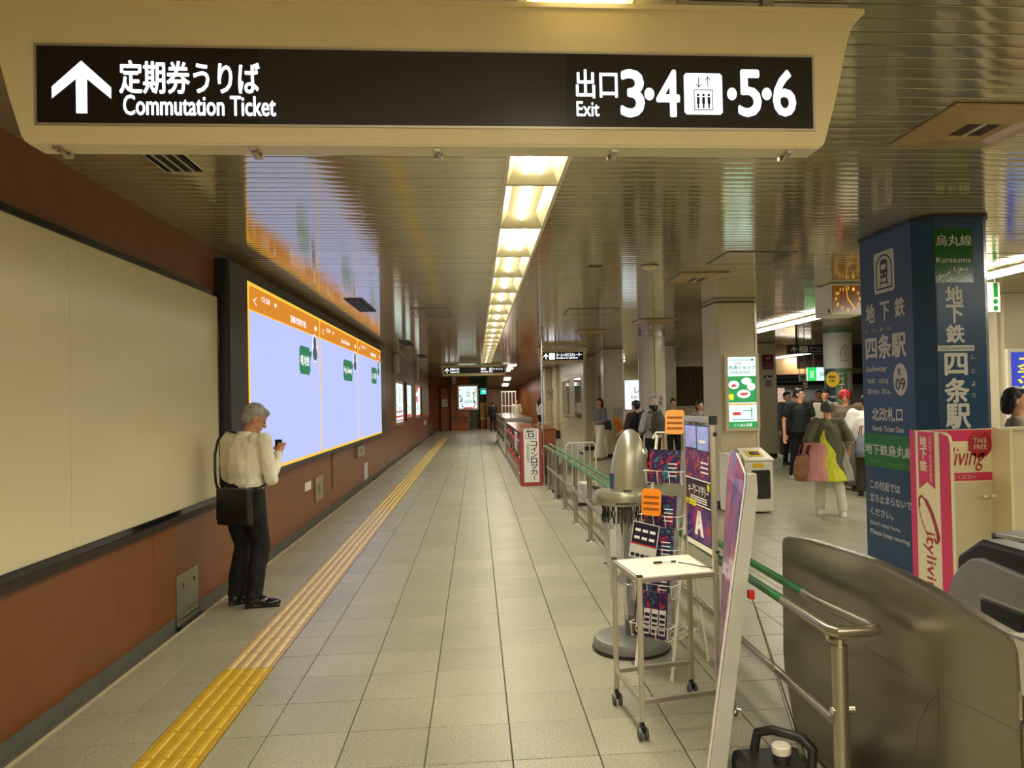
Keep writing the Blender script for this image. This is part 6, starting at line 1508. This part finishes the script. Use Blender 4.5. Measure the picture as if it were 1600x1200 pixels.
m_hairgw = mat('hair_silver', srgb(150, 148, 142), .5, var=.25, scale=60, bump=.3, bscale=120); m_hairr = mat('hair_red', srgb(176, 44, 52), .45, var=.25, scale=40, bump=.3, bscale=120)
m_eye = mat('eye_dark', (.01, .008, .006), .2); m_lip = mat('lip', srgb(160, 86, 76), .5)
m_wshirt = mat('shirt_white', srgb(226, 220, 196), .75, var=.03, bump=.1, bscale=40); m_blk = mat('cloth_black', srgb(12, 12, 13), .8, var=.2); m_leather = mat('leather_black', srgb(24, 22, 22), .38, var=.2, bump=.1, bscale=120)
m_shoe = mat('shoe_black', (.01, .01, .01), .22)

def limb(p0, p1, l0, l1, hint):
    """two-bone joint position"""
    p0, p1 = Vector(p0), Vector(p1); d = p1-p0; L = min(d.length, (l0+l1)*.999); u = d.normalized()
    a = (l0*l0-l1*l1+L*L)/(2*L); h = math.sqrt(max(l0*l0-a*a, 1e-6)); hh = Vector(hint); hh = (hh-u*hh.dot(u)).normalized()
    return p0+u*a+hh*h

def hand(b, w, d, side, s, curl=.5):
    """palm with five separate bent fingers; w wrist, d pointing direction"""
    d = Vector(d).normalized(); up = Vector((0, 0, 1)) if abs(d.z) < .8 else Vector((0, 1, 0))
    ax = d.cross(up).normalized()*side; dn = (ax.cross(d)).normalized()
    if dn.z > 0 and abs(d.z) < .8: dn = -dn
    w = Vector(w); c = w+d*.045*s
    R = Matrix((ax, d, dn)).transposed().to_4x4()
    b.ball(c, (.038*s, .048*s, .016*s), 12, 8, M=R); b.cap(w-d*.02*s, c, .024*s, .022*s, 10)
    for k, (o_, L) in enumerate(((-.028, .062), (-.010, .074), (.009, .069), (.027, .054))):
        a = w+d*.085*s+ax*o_*s; m_ = a+(d+dn*curl*.5).normalized()*L*.5*s+ax*o_*.12*s; e = m_+(d*.75+dn*curl*1.3).normalized()*L*.5*s
        b.cap(a-d*.012*s, m_, .0092*s, .0085*s, 8); b.cap(m_, e, .0085*s, .0068*s, 8)
    a = w+d*.03*s-ax*.03*s; m_ = a+(d*.6-ax*.8+dn*.2).normalized()*.036*s; e = m_+(d+dn*.3-ax*.1).normalized()*.03*s
    b.cap(a, m_, .012*s, .010*s, 8); b.cap(m_, e, .010*s, .008*s, 8)

def person(x, y, face, label, H=1.68, vox=.011, skin=None, hair=None, hairstyle='short', top=None, topmat=None, sleeve='short', legs='slim', legmat=None, shoemat=None,
           feet=((-.10, 0), (.10, 0)), lift=(0, 0), handL=None, handR=None, elL=None, elR=None, headyaw=0, headpitch=0, lean=0, group=None, hem=None, female=False, loose=0, toes=(0, 0), extra=None, name='person', fold=.006, dress=None, wid=1):
    s = H/1.70; skin = skin or m_skin
    t = thing(name, label, 'person', (x, y, 0), -face, group)     # face: heading clockwise from +Y
    t['_local'] = 1
    hipz, shz = .93*s, 1.385*s; sw = (.175 if female else .195*wid)*s; hw = .085*s
    def ln(p):   # lean the upper body forward about the hips
        q = Vector(p); dz = q.z-hipz
        if dz > 0: q = Vector((q.x, q.y+dz*math.sin(lean), hipz+dz*math.cos(lean)))
        return q
    ank = [Vector((feet[k][0]*s, feet[k][1]*s, .085*s+lift[k])) for k in (0, 1)]
    hip = [Vector((-hw, 0, hipz)), Vector((hw, 0, hipz))]
    for k in (0, 1):
        mx = .86*s
        if (ank[k]-hip[k]).length > mx: pass
    knee = [limb(hip[k], ank[k], .44*s, .42*s, (0, 1, .05)) for k in (0, 1)]
    sho = [ln((-sw, -.01*s, shz)), ln((sw, -.01*s, shz))]
    hl = [Vector(handL)*s if handL else ln((-.25*s, .06*s, .80*s)) if lean else Vector((-.26*s, .05*s, .80*s)), Vector(handR)*s if handR else Vector((.26*s, .05*s, .80*s))]
    el = [Vector(elL)*s if elL else limb(sho[0], hl[0], .29*s, .26*s, (-.4, -1, -.2)), Vector(elR)*s if elR else limb(sho[1], hl[1], .29*s, .26*s, (.4, -1, -.2))]
    neck = ln((0, -.005*s, 1.43*s)); hc0 = ln((0, .02*s, 1.585*s))
    Rh = Matrix.Rotation(-headyaw, 4, 'Z')@Matrix.Rotation(-headpitch, 4, 'X')
    def hp(v): return neck+Vector((0, 0, 0))+Rh@(Vector(v)*s) if False else neck+(Matrix.Rotation(-headpitch*.8, 4, 'X') if 0 else Matrix.Identity(4))@(Rh@(Vector(v)*s))
    # body: one continuous surface
    b = Blob()
    b.loft([(0, 0, hipz-.10*s, .15*s, .10*s), (0, 0, hipz, .165*s, .105*s), (0, 0, hipz+.14*s, .135*s, .09*s)])
    q = [ln((0, 0, z*s)) for z in (1.07, 1.2, 1.32, 1.40)]
    b.loft([(q[0].x, q[0].y, q[0].z, .135*s, .09*s), (q[1].x, q[1].y, q[1].z, .155*s, .105*s), (q[2].x, q[2].y, q[2].z, .165*s, .10*s), (q[3].x, q[3].y, q[3].z, .11*s, .07*s)])
    b.cap(ln((0, 0, 1.35*s)), hp((0, .012, .09)), .06*s, .052*s)
    for k in (0, 1):
        b.cap(hip[k], knee[k], .078*s, .052*s); b.cap(knee[k], ank[k]+Vector((0, 0, .02)), .05*s, .036*s)
        b.cap(ln((0, 0, 1.36*s)), sho[k], .06*s, .052*s); b.cap(sho[k], el[k], .046*s, .036*s); b.cap(el[k], hl[k], .036*s, .026*s)
        hand(b, hl[k], (hl[k]-el[k]), -1 if k == 0 else 1, s)
        b.cap(ank[k], ank[k]+Vector((math.sin(toes[k])*.06, math.cos(toes[k])*.06, -.05*s)), .034*s, .022*s)
    # head: cranium, jaw, brow, nose, ears
    b.ball(hp((0, .0, .185)), (.074*s, .092*s, .088*s), 18, 12, M=Rh); b.ball(hp((0, .03, .115)), (.056*s, .062*s, .068*s), 16, 10, M=Rh)
    b.ball(hp((0, .078, .072)), (.022*s, .018*s, .018*s), 10, 8, M=Rh)
    b.cap(hp((0, .088, .165)), hp((0, .108, .128)), .009*s, .014*s, 10)
    for sd in (-1, 1): b.ball(hp((sd*.076, -.005, .145)), (.010*s, .022*s, .034*s), 10, 8, M=Rh); b.ball(hp((sd*.03, .08, .178)), (.022*s, .012*s, .008*s), 10, 8, M=Rh)
    b.ball(hp((0, .085, .098)), (.024*s, .012*s, .010*s), 10, 8, M=Rh)
    b.skin('body', skin, t, vox*.8 if vox < .009 else vox, 2)
    e = MB()
    for sd in (-1, 1): e.ball(hp((sd*.030, .088, .158)), (.013*s, .006*s, .006*s), 8, 6, M=Rh)
    each(e, 'eye', m_eye, t, smooth=True)
    e = MB(); e.ball(hp((0, .0955, .097)), (.021*s, .005*s, .006*s), 8, 6, M=Rh); e.build('mouth', m_lip, t, smooth=True)
    # hair
    if hair:
        h = Blob(); h.ball(hp((0, -.018, .198)), (.084*s, .095*s, .088*s), 18, 12, M=Rh)
        h.ball(hp((0, .045, .235)), (.066*s, .052*s, .035*s), 14, 8, M=Rh)
        if hairstyle in ('long', 'bob'):
            zz = (.02 if hairstyle == 'bob' else -.16)
            h.cap(hp((0, -.06, .16)), hp((0, -.075, zz+.06)), .07*s, .055*s)
            for sd in (-1, 1): h.cap(hp((sd*.07, -.02, .17)), hp((sd*.075, -.03, zz+.08)), .024*s, .02*s)
        elif hairstyle == 'mushroom':
            h.loft([tuple(hp((0, -.012, z)))+(r_*s, r_*1.1*s) for z, r_ in ((.115, .085), (.15, .098), (.2, .10), (.25, .08), (.275, .04))])
        elif hairstyle == 'short': h.ball(hp((0, -.05, .14)), (.066*s, .05*s, .06*s), 14, 8, M=Rh)
        h.skin('hair', hair, t, max(.008, vox*.8), 2, fold=.004, fscale=40)
    # trousers
    lr = {'slim': (.092, .066, .058), 'wide': (.105, .105, .125), 'straight': (.10, .08, .075)}[legs]
    g_ = Blob(); g_.loft([(0, 0, hipz-.11*s, .165*s, .115*s), (0, 0, hipz, .178*s, .122*s), (0, 0, hipz+.10*s, .150*s, .105*s)])
    for k in (0, 1):
        g_.cap(hip[k], knee[k], lr[0]*s, lr[1]*s); d_ = (ank[k]-knee[k]); bt = knee[k]+d_*(.99 if legs != 'wide' else .98)
        g_.cap(knee[k], bt-d_.normalized()*lr[2]*s*.6, lr[1]*s, lr[2]*s); g_.tube([knee[k]+d_*.5, bt+Vector((0, 0, -.015))], (lr[1]+lr[2])/2*s, 14, r1=lr[2]*s)
    g_.skin('trousers', legmat or m_blk, t, vox, 2, fold=fold*1.2, fscale=8)
    # shoes
    for k in (0, 1):
        sh = Blob(); a = ank[k]; dr = Vector((math.sin(toes[k]), math.cos(toes[k]), 0)); sd = Vector((dr.y, -dr.x, 0)); z0 = lift[k]
        R_ = Matrix((sd, dr, Vector((0, 0, 1)))).transposed().to_4x4()
        base = Vector((a.x, a.y, z0))
        sh.ball(base+dr*.12*s+Vector((0, 0, .035*s)), (.047*s, .095*s, .034*s), 14, 8, M=R_); sh.ball(base-dr*.02*s+Vector((0, 0, .05*s)), (.042*s, .06*s, .05*s), 14, 8, M=R_); sh.ball(base+dr*.055*s+Vector((0, 0, .052*s)), (.040*s, .075*s, .042*s), 14, 8, M=R_); sh.cap(base+Vector((0, 0, .07*s)), base+Vector((0, 0, .10*s)), .042*s, .042*s)
        sh.add([tuple(base+dr*u*s+sd*v*s+Vector((0, 0, w))) for u in (-.075, .205) for v in (-.036, .036) for w in (0.0, .02)], [(0, 1, 3, 2), (4, 6, 7, 5), (0, 4, 5, 1), (2, 3, 7, 6), (0, 2, 6, 4), (1, 5, 7, 3)])
        sh.skin('shoe', shoemat or m_shoe, t, max(.007, vox*.7), 2)
    # top
    lo = loose-.18*(1-wid); c = Blob()
    hz = hem if hem else .93
    if dress: c.loft([(x_*s, y_*s, z_*s, rx*s, ry*s) for x_, y_, z_, rx, ry in dress])
    else:
        c.loft([(0, 0, hz*s, (.185+lo)*s, (.13+lo)*s), (0, 0, (hz+1.07)/2*s, (.178+lo)*s, (.125+lo*.8)*s), (ln((0, 0, 1.07*s)).x, ln((0, 0, 1.07*s)).y, ln((0, 0, 1.07*s)).z, (.165+lo)*s, (.118+lo)*s), tuple(ln((0, 0, 1.2*s)))+((.175+lo*.7)*s, (.128+lo*.6)*s), tuple(ln((0, 0, 1.32*s)))+((.185+lo*.3)*s, (.122+lo*.3)*s), tuple(ln((0, -.005*s, 1.42*s)))+(.10*s, .075*s)])
    for k in (0, 1):
        c.cap(ln((0, 0, 1.37*s)), sho[k], .075*s, .068*s)
        if sleeve == 'long': c.cap(sho[k], el[k], (.066+lo*.4)*s, (.056+lo*.4)*s); c.cap(el[k], hl[k]-(hl[k]-el[k]).normalized()*.03*s, (.056+lo*.4)*s, (.040+lo*.2)*s)
        elif sleeve == 'short': d_ = el[k]-sho[k]; c.cap(sho[k], sho[k]+d_*.62, (.066+lo*.5)*s, (.062+lo*.5)*s)
        elif sleeve == 'half': c.cap(sho[k], el[k], (.07+lo*.5)*s, (.068+lo*.5)*s)
    c.skin(top or 'shirt', topmat or m_blk, t, vox, 2, fold=fold, fscale=10)
    if extra: extra(t, s, ln, hp, sho, el, hl)
    return t
def box_local(t, name, m, a, c, bevel=.01, rot=None):
    b = MB(); b.box(a, c, M=rot); o = b.build(name, m, None, bevel=bevel); setpar(o, t); return o

# man in white shirt with shoulder bag
def man_extra(t, s, ln, hp, sho, el, hl):
    b = MB(); b.loft = None
    vs = []; n = 22
    for z in (.965, 1.005):
        for k in range(n): a = 2*math.pi*k/n; vs.append((.178*s*math.cos(a), .124*s*math.sin(a), z*s))
    b.add(vs, [(k, (k+1) % n, n+(k+1) % n, n+k) for k in range(n)]); b.build('belt', m_leather, t)
    b = Blob(); q = ln((0, -.005, 1.425*s)); b.loft([(q.x, q.y, q.z-.02, .085, .075), (q.x, q.y+.005, q.z+.02, .070, .064), (q.x, q.y+.01, q.z+.035, .062, .058)]); b.skin('collar', m_wshirt, t, .006, 1)
FM = math.radians(22)
mx_, my_ = -1.90, 6.40
mt = person(mx_, my_, FM, 'man in a white shirt and black trousers with a black shoulder bag, hands raised', H=1.665, vox=.0075, skin=m_skin2, hair=m_hairgw, hairstyle='short', topmat=m_wshirt, sleeve='long', legs='straight', legmat=m_blk,
       feet=((-.13, .06), (.08, .0)), toes=(.75, 1.05), handL=(-.03, .31, 1.22), elL=(-.25, .10, 1.07), handR=(.12, .31, 1.27), elR=(.225, .05, 1.05), headyaw=.75, headpitch=.5, lean=.05, extra=man_extra, fold=.016, hem=.985, loose=.006, wid=.9)
def bag(name, label, cat, loc, rz, build): 
    t = thing(name, label, cat, loc, rz); t['_local'] = 1; build(t); return t
def shoulder_bag(t):
    b = MB(); w, h, d = .31, .285, .07
    b.prism([(-w/2, -d, 0), (w/2, -d, 0), (w/2-.012, -d, h), (-w/2+.012, -d, h)], (0, d, 0)); b.build('bag_body', m_leather, t, bevel=.018)
    b = MB(); b.prism([(-w/2+.004, -d-.008, .04), (w/2-.004, -d-.008, .04), (w/2-.008, -d-.008, h+.008), (-w/2+.008, -d-.008, h+.008)], (0, d+.002, 0)); b.build('flap', m_leather, t, bevel=.01)
    b = MB(); b.tube([(-w/2+.012, -.03, h-.01), (-w/2+.008, -.03, h+.03)], .008, 6); b.build('strap_ring', m_chrome, t)
cF, sF = math.cos(FM), math.sin(FM)
def ML(p): return Vector((mx_+cF*p[0]+sF*p[1], my_-sF*p[0]+cF*p[1], p[2]))
bagp = ML((.055, -.150, .695)); bg_ = bag('shoulder_bag', 'black leather shoulder bag hanging behind the hip of the man in white', 'bag', bagp, -FM, shoulder_bag)
b = MB(); pts = [(-.10, -.185, .96), (-.155, -.15, 1.03), (-.175, -.135, 1.12), (-.182, -.125, 1.25), (-.172, -.10, 1.36), (-.15, -.03, 1.45), (-.14, .06, 1.42), (-.02, .15, 1.25), (.12, .15, 1.10), (.19, .04, 1.0), (.19, -.10, .97)]
b.tube([(p[0]-.055, p[1]+.15, p[2]-.695) for p in pts], .011, 8); b.build('strap', m_leather, bg_, smooth=True)
ph = bag('mobile_phone', 'small dark phone held up in front of the man in white', 'phone', ML((.03, .41, 1.27)), -FM, lambda t: (lambda b: (b.box((-.036, 0, -.07), (.036, .008, .07)), b.build('phone_body', m_blackgloss, t, bevel=.006)))(MB()))

# walking woman, grey blouse, wide white trousers
m_bl = mat('blouse_blue_grey', srgb(112, 116, 124), .8, var=.15, scale=40); m_wt = mat('trousers_white', srgb(226, 220, 200), .8, var=.03)
person(3.28, 20.1, math.radians(-125), 'woman walking in a grey blue blouse and wide white trousers, long dark hair', H=1.64, vox=.013, hair=m_hairb, hairstyle='long', topmat=m_bl, sleeve='half', legs='wide', legmat=m_wt, shoemat=mat('sandal', srgb(170, 140, 100), .5), female=True,
       feet=((-.07, .18), (.09, -.20)), toes=(0, 0), handL=(-.14, .26, 1.05), handR=(.33, -.08, .82), hem=.97)
bag('handbag', 'dark handbag carried by the walking woman', 'bag', (3.47, 19.95, .82), 0, lambda t: (lambda b: (b.prism([(-.13, 0, 0), (.10, 0, -.02), (.08, 0, .22), (-.06, 0, .26)], (0, .12, 0)), b.build('bag_body', m_leather, t, bevel=.02)))(MB()))
bag('file_folder', 'bright orange folder under the arm of the walking woman', 'folder', (3.63, 19.9, .80), 0, lambda t: (lambda b: (b.prism([(-.04, 0, .30), (.08, 0, -.04), (.22, 0, .02), (.10, 0, .36)], (0, .02, 0)), b.build('folder', mat('folder_orange', srgb(244, 126, 22), .5), t)))(MB()))
# pair at the counter: backpackers
m_gr = mat('tee_pale_grey', srgb(176, 176, 172), .8); m_cap = mat('hat_beige_pink', srgb(206, 184, 168), .8)
def hat(t, s, ln, hp, sho, el, hl):
    b = Blob(); c = hp((0, -.01, .20)); b.loft([(c.x, c.y, c.z-.045*s, .125*s, .135*s), (c.x, c.y, c.z-.03*s, .122*s, .13*s), (c.x, c.y, c.z-.01*s, .098*s, .108*s), (c.x, c.y, c.z+.06*s, .090*s, .098*s), (c.x, c.y, c.z+.10*s, .05*s, .06*s)]); b.skin('hat', m_cap, t, .01, 2)
person(3.33, 14.2, math.radians(-12), 'person in a beige hat and pale grey shirt seen from behind with an olive backpack', H=1.60, vox=.012, hair=m_hairb, hairstyle='bob', topmat=m_gr, sleeve='half', legs='slim', legmat=m_blk, female=True, feet=((-.1, .02), (.1, -.02)), handL=(-.22, .2, 1.0), extra=hat)
m_bp = mat('backpack_olive', srgb(70, 70, 58), .7, var=.1, bump=.1)
def backpack(m):
    def f(t):
        b = Blob(); b.loft([(0, 0, -.20, .135, .07), (0, -.02, -.12, .15, .09), (0, -.02, .05, .145, .085), (0, 0, .17, .10, .06), (0, .01, .22, .05, .035)]); o = b.skin('pack_body', m, t, .012, 2, fold=.006)
        b = Blob(); b.loft([(0, -.10, -.17, .10, .03), (0, -.105, -.05, .10, .03)]); b.skin('front_pocket', m, t, .01, 2)
        b = MB(); b.tube([(-.03, .0, .21), (-.02, -.01, .26), (.02, -.01, .26), (.03, 0, .21)], .008, 6); b.build('grab_handle', m, t)
        for s in (-1, 1): b = MB(); b.tube([(s*.07, .03, .17), (s*.12, .12, .22), (s*.14, .22, .12), (s*.14, .2, -.05), (s*.12, .05, -.15)], .013, 6); b.build('strap', m, t, smooth=True)
    return f
bag('backpack', 'olive backpack on the back of the person in the beige hat', 'bag', (3.385, 14.02, 1.16), math.radians(12), backpack(m_bp))
person(3.17, 15.0, math.radians(-35), 'person in dark clothes with a black backpack left of the beige hat', H=1.58, vox=.013, hair=m_hairb, topmat=mat('shirt_dark_plum', srgb(58, 48, 54), .8), sleeve='half', legs='slim', handL=(-.25, .25, 1.0))
bag('backpack', 'black backpack worn by the dark dressed person beside the beige hat', 'bag', (3.28, 14.84, 1.14), math.radians(35), backpack(mat('backpack_black', srgb(30, 28, 34), .7)))
person(4.45, 17.0, math.radians(180), 'person all in black standing behind the leaflet stand, right of the round column', H=1.60, vox=.014, hair=m_hairb, topmat=m_blk, sleeve='long', handR=(.15, .22, 1.0))
person(4.66, 15.6, math.radians(170), 'woman with dark bob in a pale patterned top over black, left of the square column', H=1.55, vox=.014, hair=m_hairb, hairstyle='bob', topmat=mat('top_black_white', srgb(120, 118, 112), .8, var=.8, scale=22), sleeve='half', female=True)
# man in black tee
person(6.20, 14.2, math.radians(172), 'man in a black T-shirt and black trousers with white trainers walking this way', H=1.76, vox=.011, hair=m_hairb, topmat=mat('tee_black', srgb(16, 22, 22), .8), sleeve='short', legs='slim', legmat=m_blk, shoemat=m_whiteprint, feet=((-.07, .16), (.09, -.16)), handL=(-.28, .14, .83), handR=(.33, .0, .82), headyaw=-.5, hem=.88, loose=.02, elR=(.30, -.06, 1.12))
# shopper in a multicoloured tunic
m_tun = mat('tunic_olive', srgb(84, 82, 58), .8, var=.08); 
def tunic(c):
    return 0
def tun_extra(t, s, ln, hp, sho, el, hl): pass
px_, py_ = 4.75, 10.0
m_tp = mat('tunic_pink', srgb(214, 150, 140), .7); m_ty = mat('tunic_yellow', srgb(206, 206, 52), .7); m_ts = mat('tunic_silver_grey', srgb(140, 138, 122), .6)
pt = person(px_, py_, math.radians(18), 'shopper from behind in a pink yellow and olive tunic, white trousers and white trainers', H=1.535, vox=.010, hair=m_hairg, hairstyle='mushroom', top='tunic', topmat=m_tun, sleeve='half', legs='straight', legmat=mat('trousers_offwhite', srgb(206, 200, 182), .8), shoemat=m_whiteprint, female=True,
            feet=((-.13, .12), (.17, -.16)), lift=(0, .0), handL=(-.34, .08, .93), handR=(.30, .12, .95), dress=[(0, 0, .52, .36, .24), (0, 0, .70, .33, .21), (0, 0, .95, .27, .18), (0, 0, 1.2, .22, .15), (0, 0, 1.34, .19, .12), (0, 0, 1.41, .10, .075)], fold=.014, loose=.02)
for o in pt.children:
    if o.name.startswith('tunic'):
        for m_ in (m_tp, m_ty, m_ts): o.data.materials.append(m_)
        for p in o.data.polygons:
            c = p.center; k = 0
            wv = .02*math.sin(c.z*20)
            if c.y < .12 and c.z < 1.16:
                u = c.x+wv+(1.16-c.z)*.0
                if u < -.05-(c.z-.7)*.0 and c.z < .98 and u > -.40: k = 1
                elif -.09 < u < -.07+(1.15-c.z)*.40 and c.z < 1.15: k = 2
                elif u > .18 and c.z < 1.0: k = 3
            elif c.z < .98 and c.x < 0: k = 1
            elif c.z < .98: k = 3
            p.material_index = k
def tote(m):
    def f(t):
        b = Blob(); b.loft([(0, 0, -.34, .12, .07), (0, 0, -.26, .15, .09), (0, 0, -.10, .13, .075), (0, 0, .0, .10, .05)]); b.skin('bag_body', m, t, .011, 2, fold=.008)
        for s in (-1, 1): b = MB(); b.tube([(-.07, s*.03, -.01), (-.04, s*.015, .14), (.04, s*.015, .14), (.07, s*.03, -.01)], .009, 6); b.build('handle', mat('handle_wine', srgb(110, 30, 34), .6), t)
    return f
bag('tote_bag', 'tan tote bag with dark red handles carried by the shopper in the tunic', 'bag', (px_-.30, py_+.10, .80), -.3, tote(mat('tote_tan', srgb(150, 104, 70), .7, var=.1)))
# red haired companion
person(6.30, 12.6, math.radians(-155), 'person with bright red hair in a brown top and loose grey trousers', H=1.70, vox=.012, hair=m_hairr, hairstyle='mushroom', topmat=mat('top_taupe', srgb(96, 82, 62), .8), sleeve='half', legs='wide', legmat=mat('trousers_grey', srgb(112, 110, 104), .7), hem=.85, loose=.05, feet=((-.12, .1), (.1, -.1)), handL=(-.33, .05, .9))
person(7.1, 15.0, math.radians(-150), 'dark haired person just behind the one with red hair', H=1.72, vox=.014, hair=m_hairb, topmat=mat('shirt_offwhite', srgb(180, 172, 150), .8), sleeve='half')
person(6.19, 11.7, math.radians(20), 'person in a puffy white shirt and brown trousers half hidden by the blue column', H=1.60, vox=.011, hair=m_hairb, topmat=mat('shirt_bright_white', srgb(226, 224, 214), .8), sleeve='half', loose=.06, legs='straight', legmat=mat('trousers_brown', srgb(66, 54, 36), .8), handL=(-.28, .18, .98), fold=.012)
bag('shoulder_bag', 'grey and black shoulder bag of the person in the puffy white shirt', 'bag', (6.04, 11.5, .98), .2, tote(mat('bag_grey_denim', srgb(120, 126, 134), .8)))
# darker figures farther back
person(7.3, 17.4, math.radians(165), 'person in a dark checked jacket behind the man in the black T-shirt', H=1.70, vox=.015, hair=m_hairb, topmat=mat('jacket_check', srgb(70, 74, 78), .8, var=.5, scale=16), sleeve='long')
person(7.0, 16.2, math.radians(190), 'person in a dark jacket just right of the man in the black T-shirt', H=1.66, vox=.015, hair=m_hairb, topmat=mat('jacket_dark', srgb(38, 38, 44), .8), sleeve='long', headyaw=.2)
person(8.35, 18.0, math.radians(200), 'grey clad person in front of the shop front, below the photo booth sign', H=1.74, vox=.016, hair=m_hairb, topmat=mat('coat_grey', srgb(84, 84, 84), .8), sleeve='long')
person(8.1, 17.0, math.radians(170), 'small person in dark grey standing left of the green wrapped column', H=1.62, vox=.016, hair=m_hairb, topmat=mat('coat_dark_grey', srgb(58, 58, 60), .8), sleeve='long')
# woman behind the screen wall
person(4.75, 6.35, math.radians(125), 'woman with black hair in a beige jacket walking behind the cream screen wall', H=1.66, vox=.009, hair=m_hairb, hairstyle='bob', top='jacket', topmat=mat('jacket_beige_grey', srgb(136, 128, 104), .8), sleeve='long', female=True, hem=.85)
# far passage figures
person(1.9, 36.0, math.radians(150), 'distant person in a white top with dark hair above the grey machine top', H=1.70, vox=.02, hair=m_hairb, topmat=m_wshirt, sleeve='half')
person(2.9, 34.5, math.radians(60), 'distant person with long dark hair in a pale top before the brown stair wall', H=1.72, vox=.02, hair=m_hairb, hairstyle='long', topmat=m_gr, sleeve='half', female=True)
person(.86, 40.0, math.radians(0), 'distant dark figure standing at the far end of the grey machines', H=1.6, vox=.02, hair=m_hairb, topmat=m_blk, sleeve='long')

bpy.data.scenes.remove(_ts)
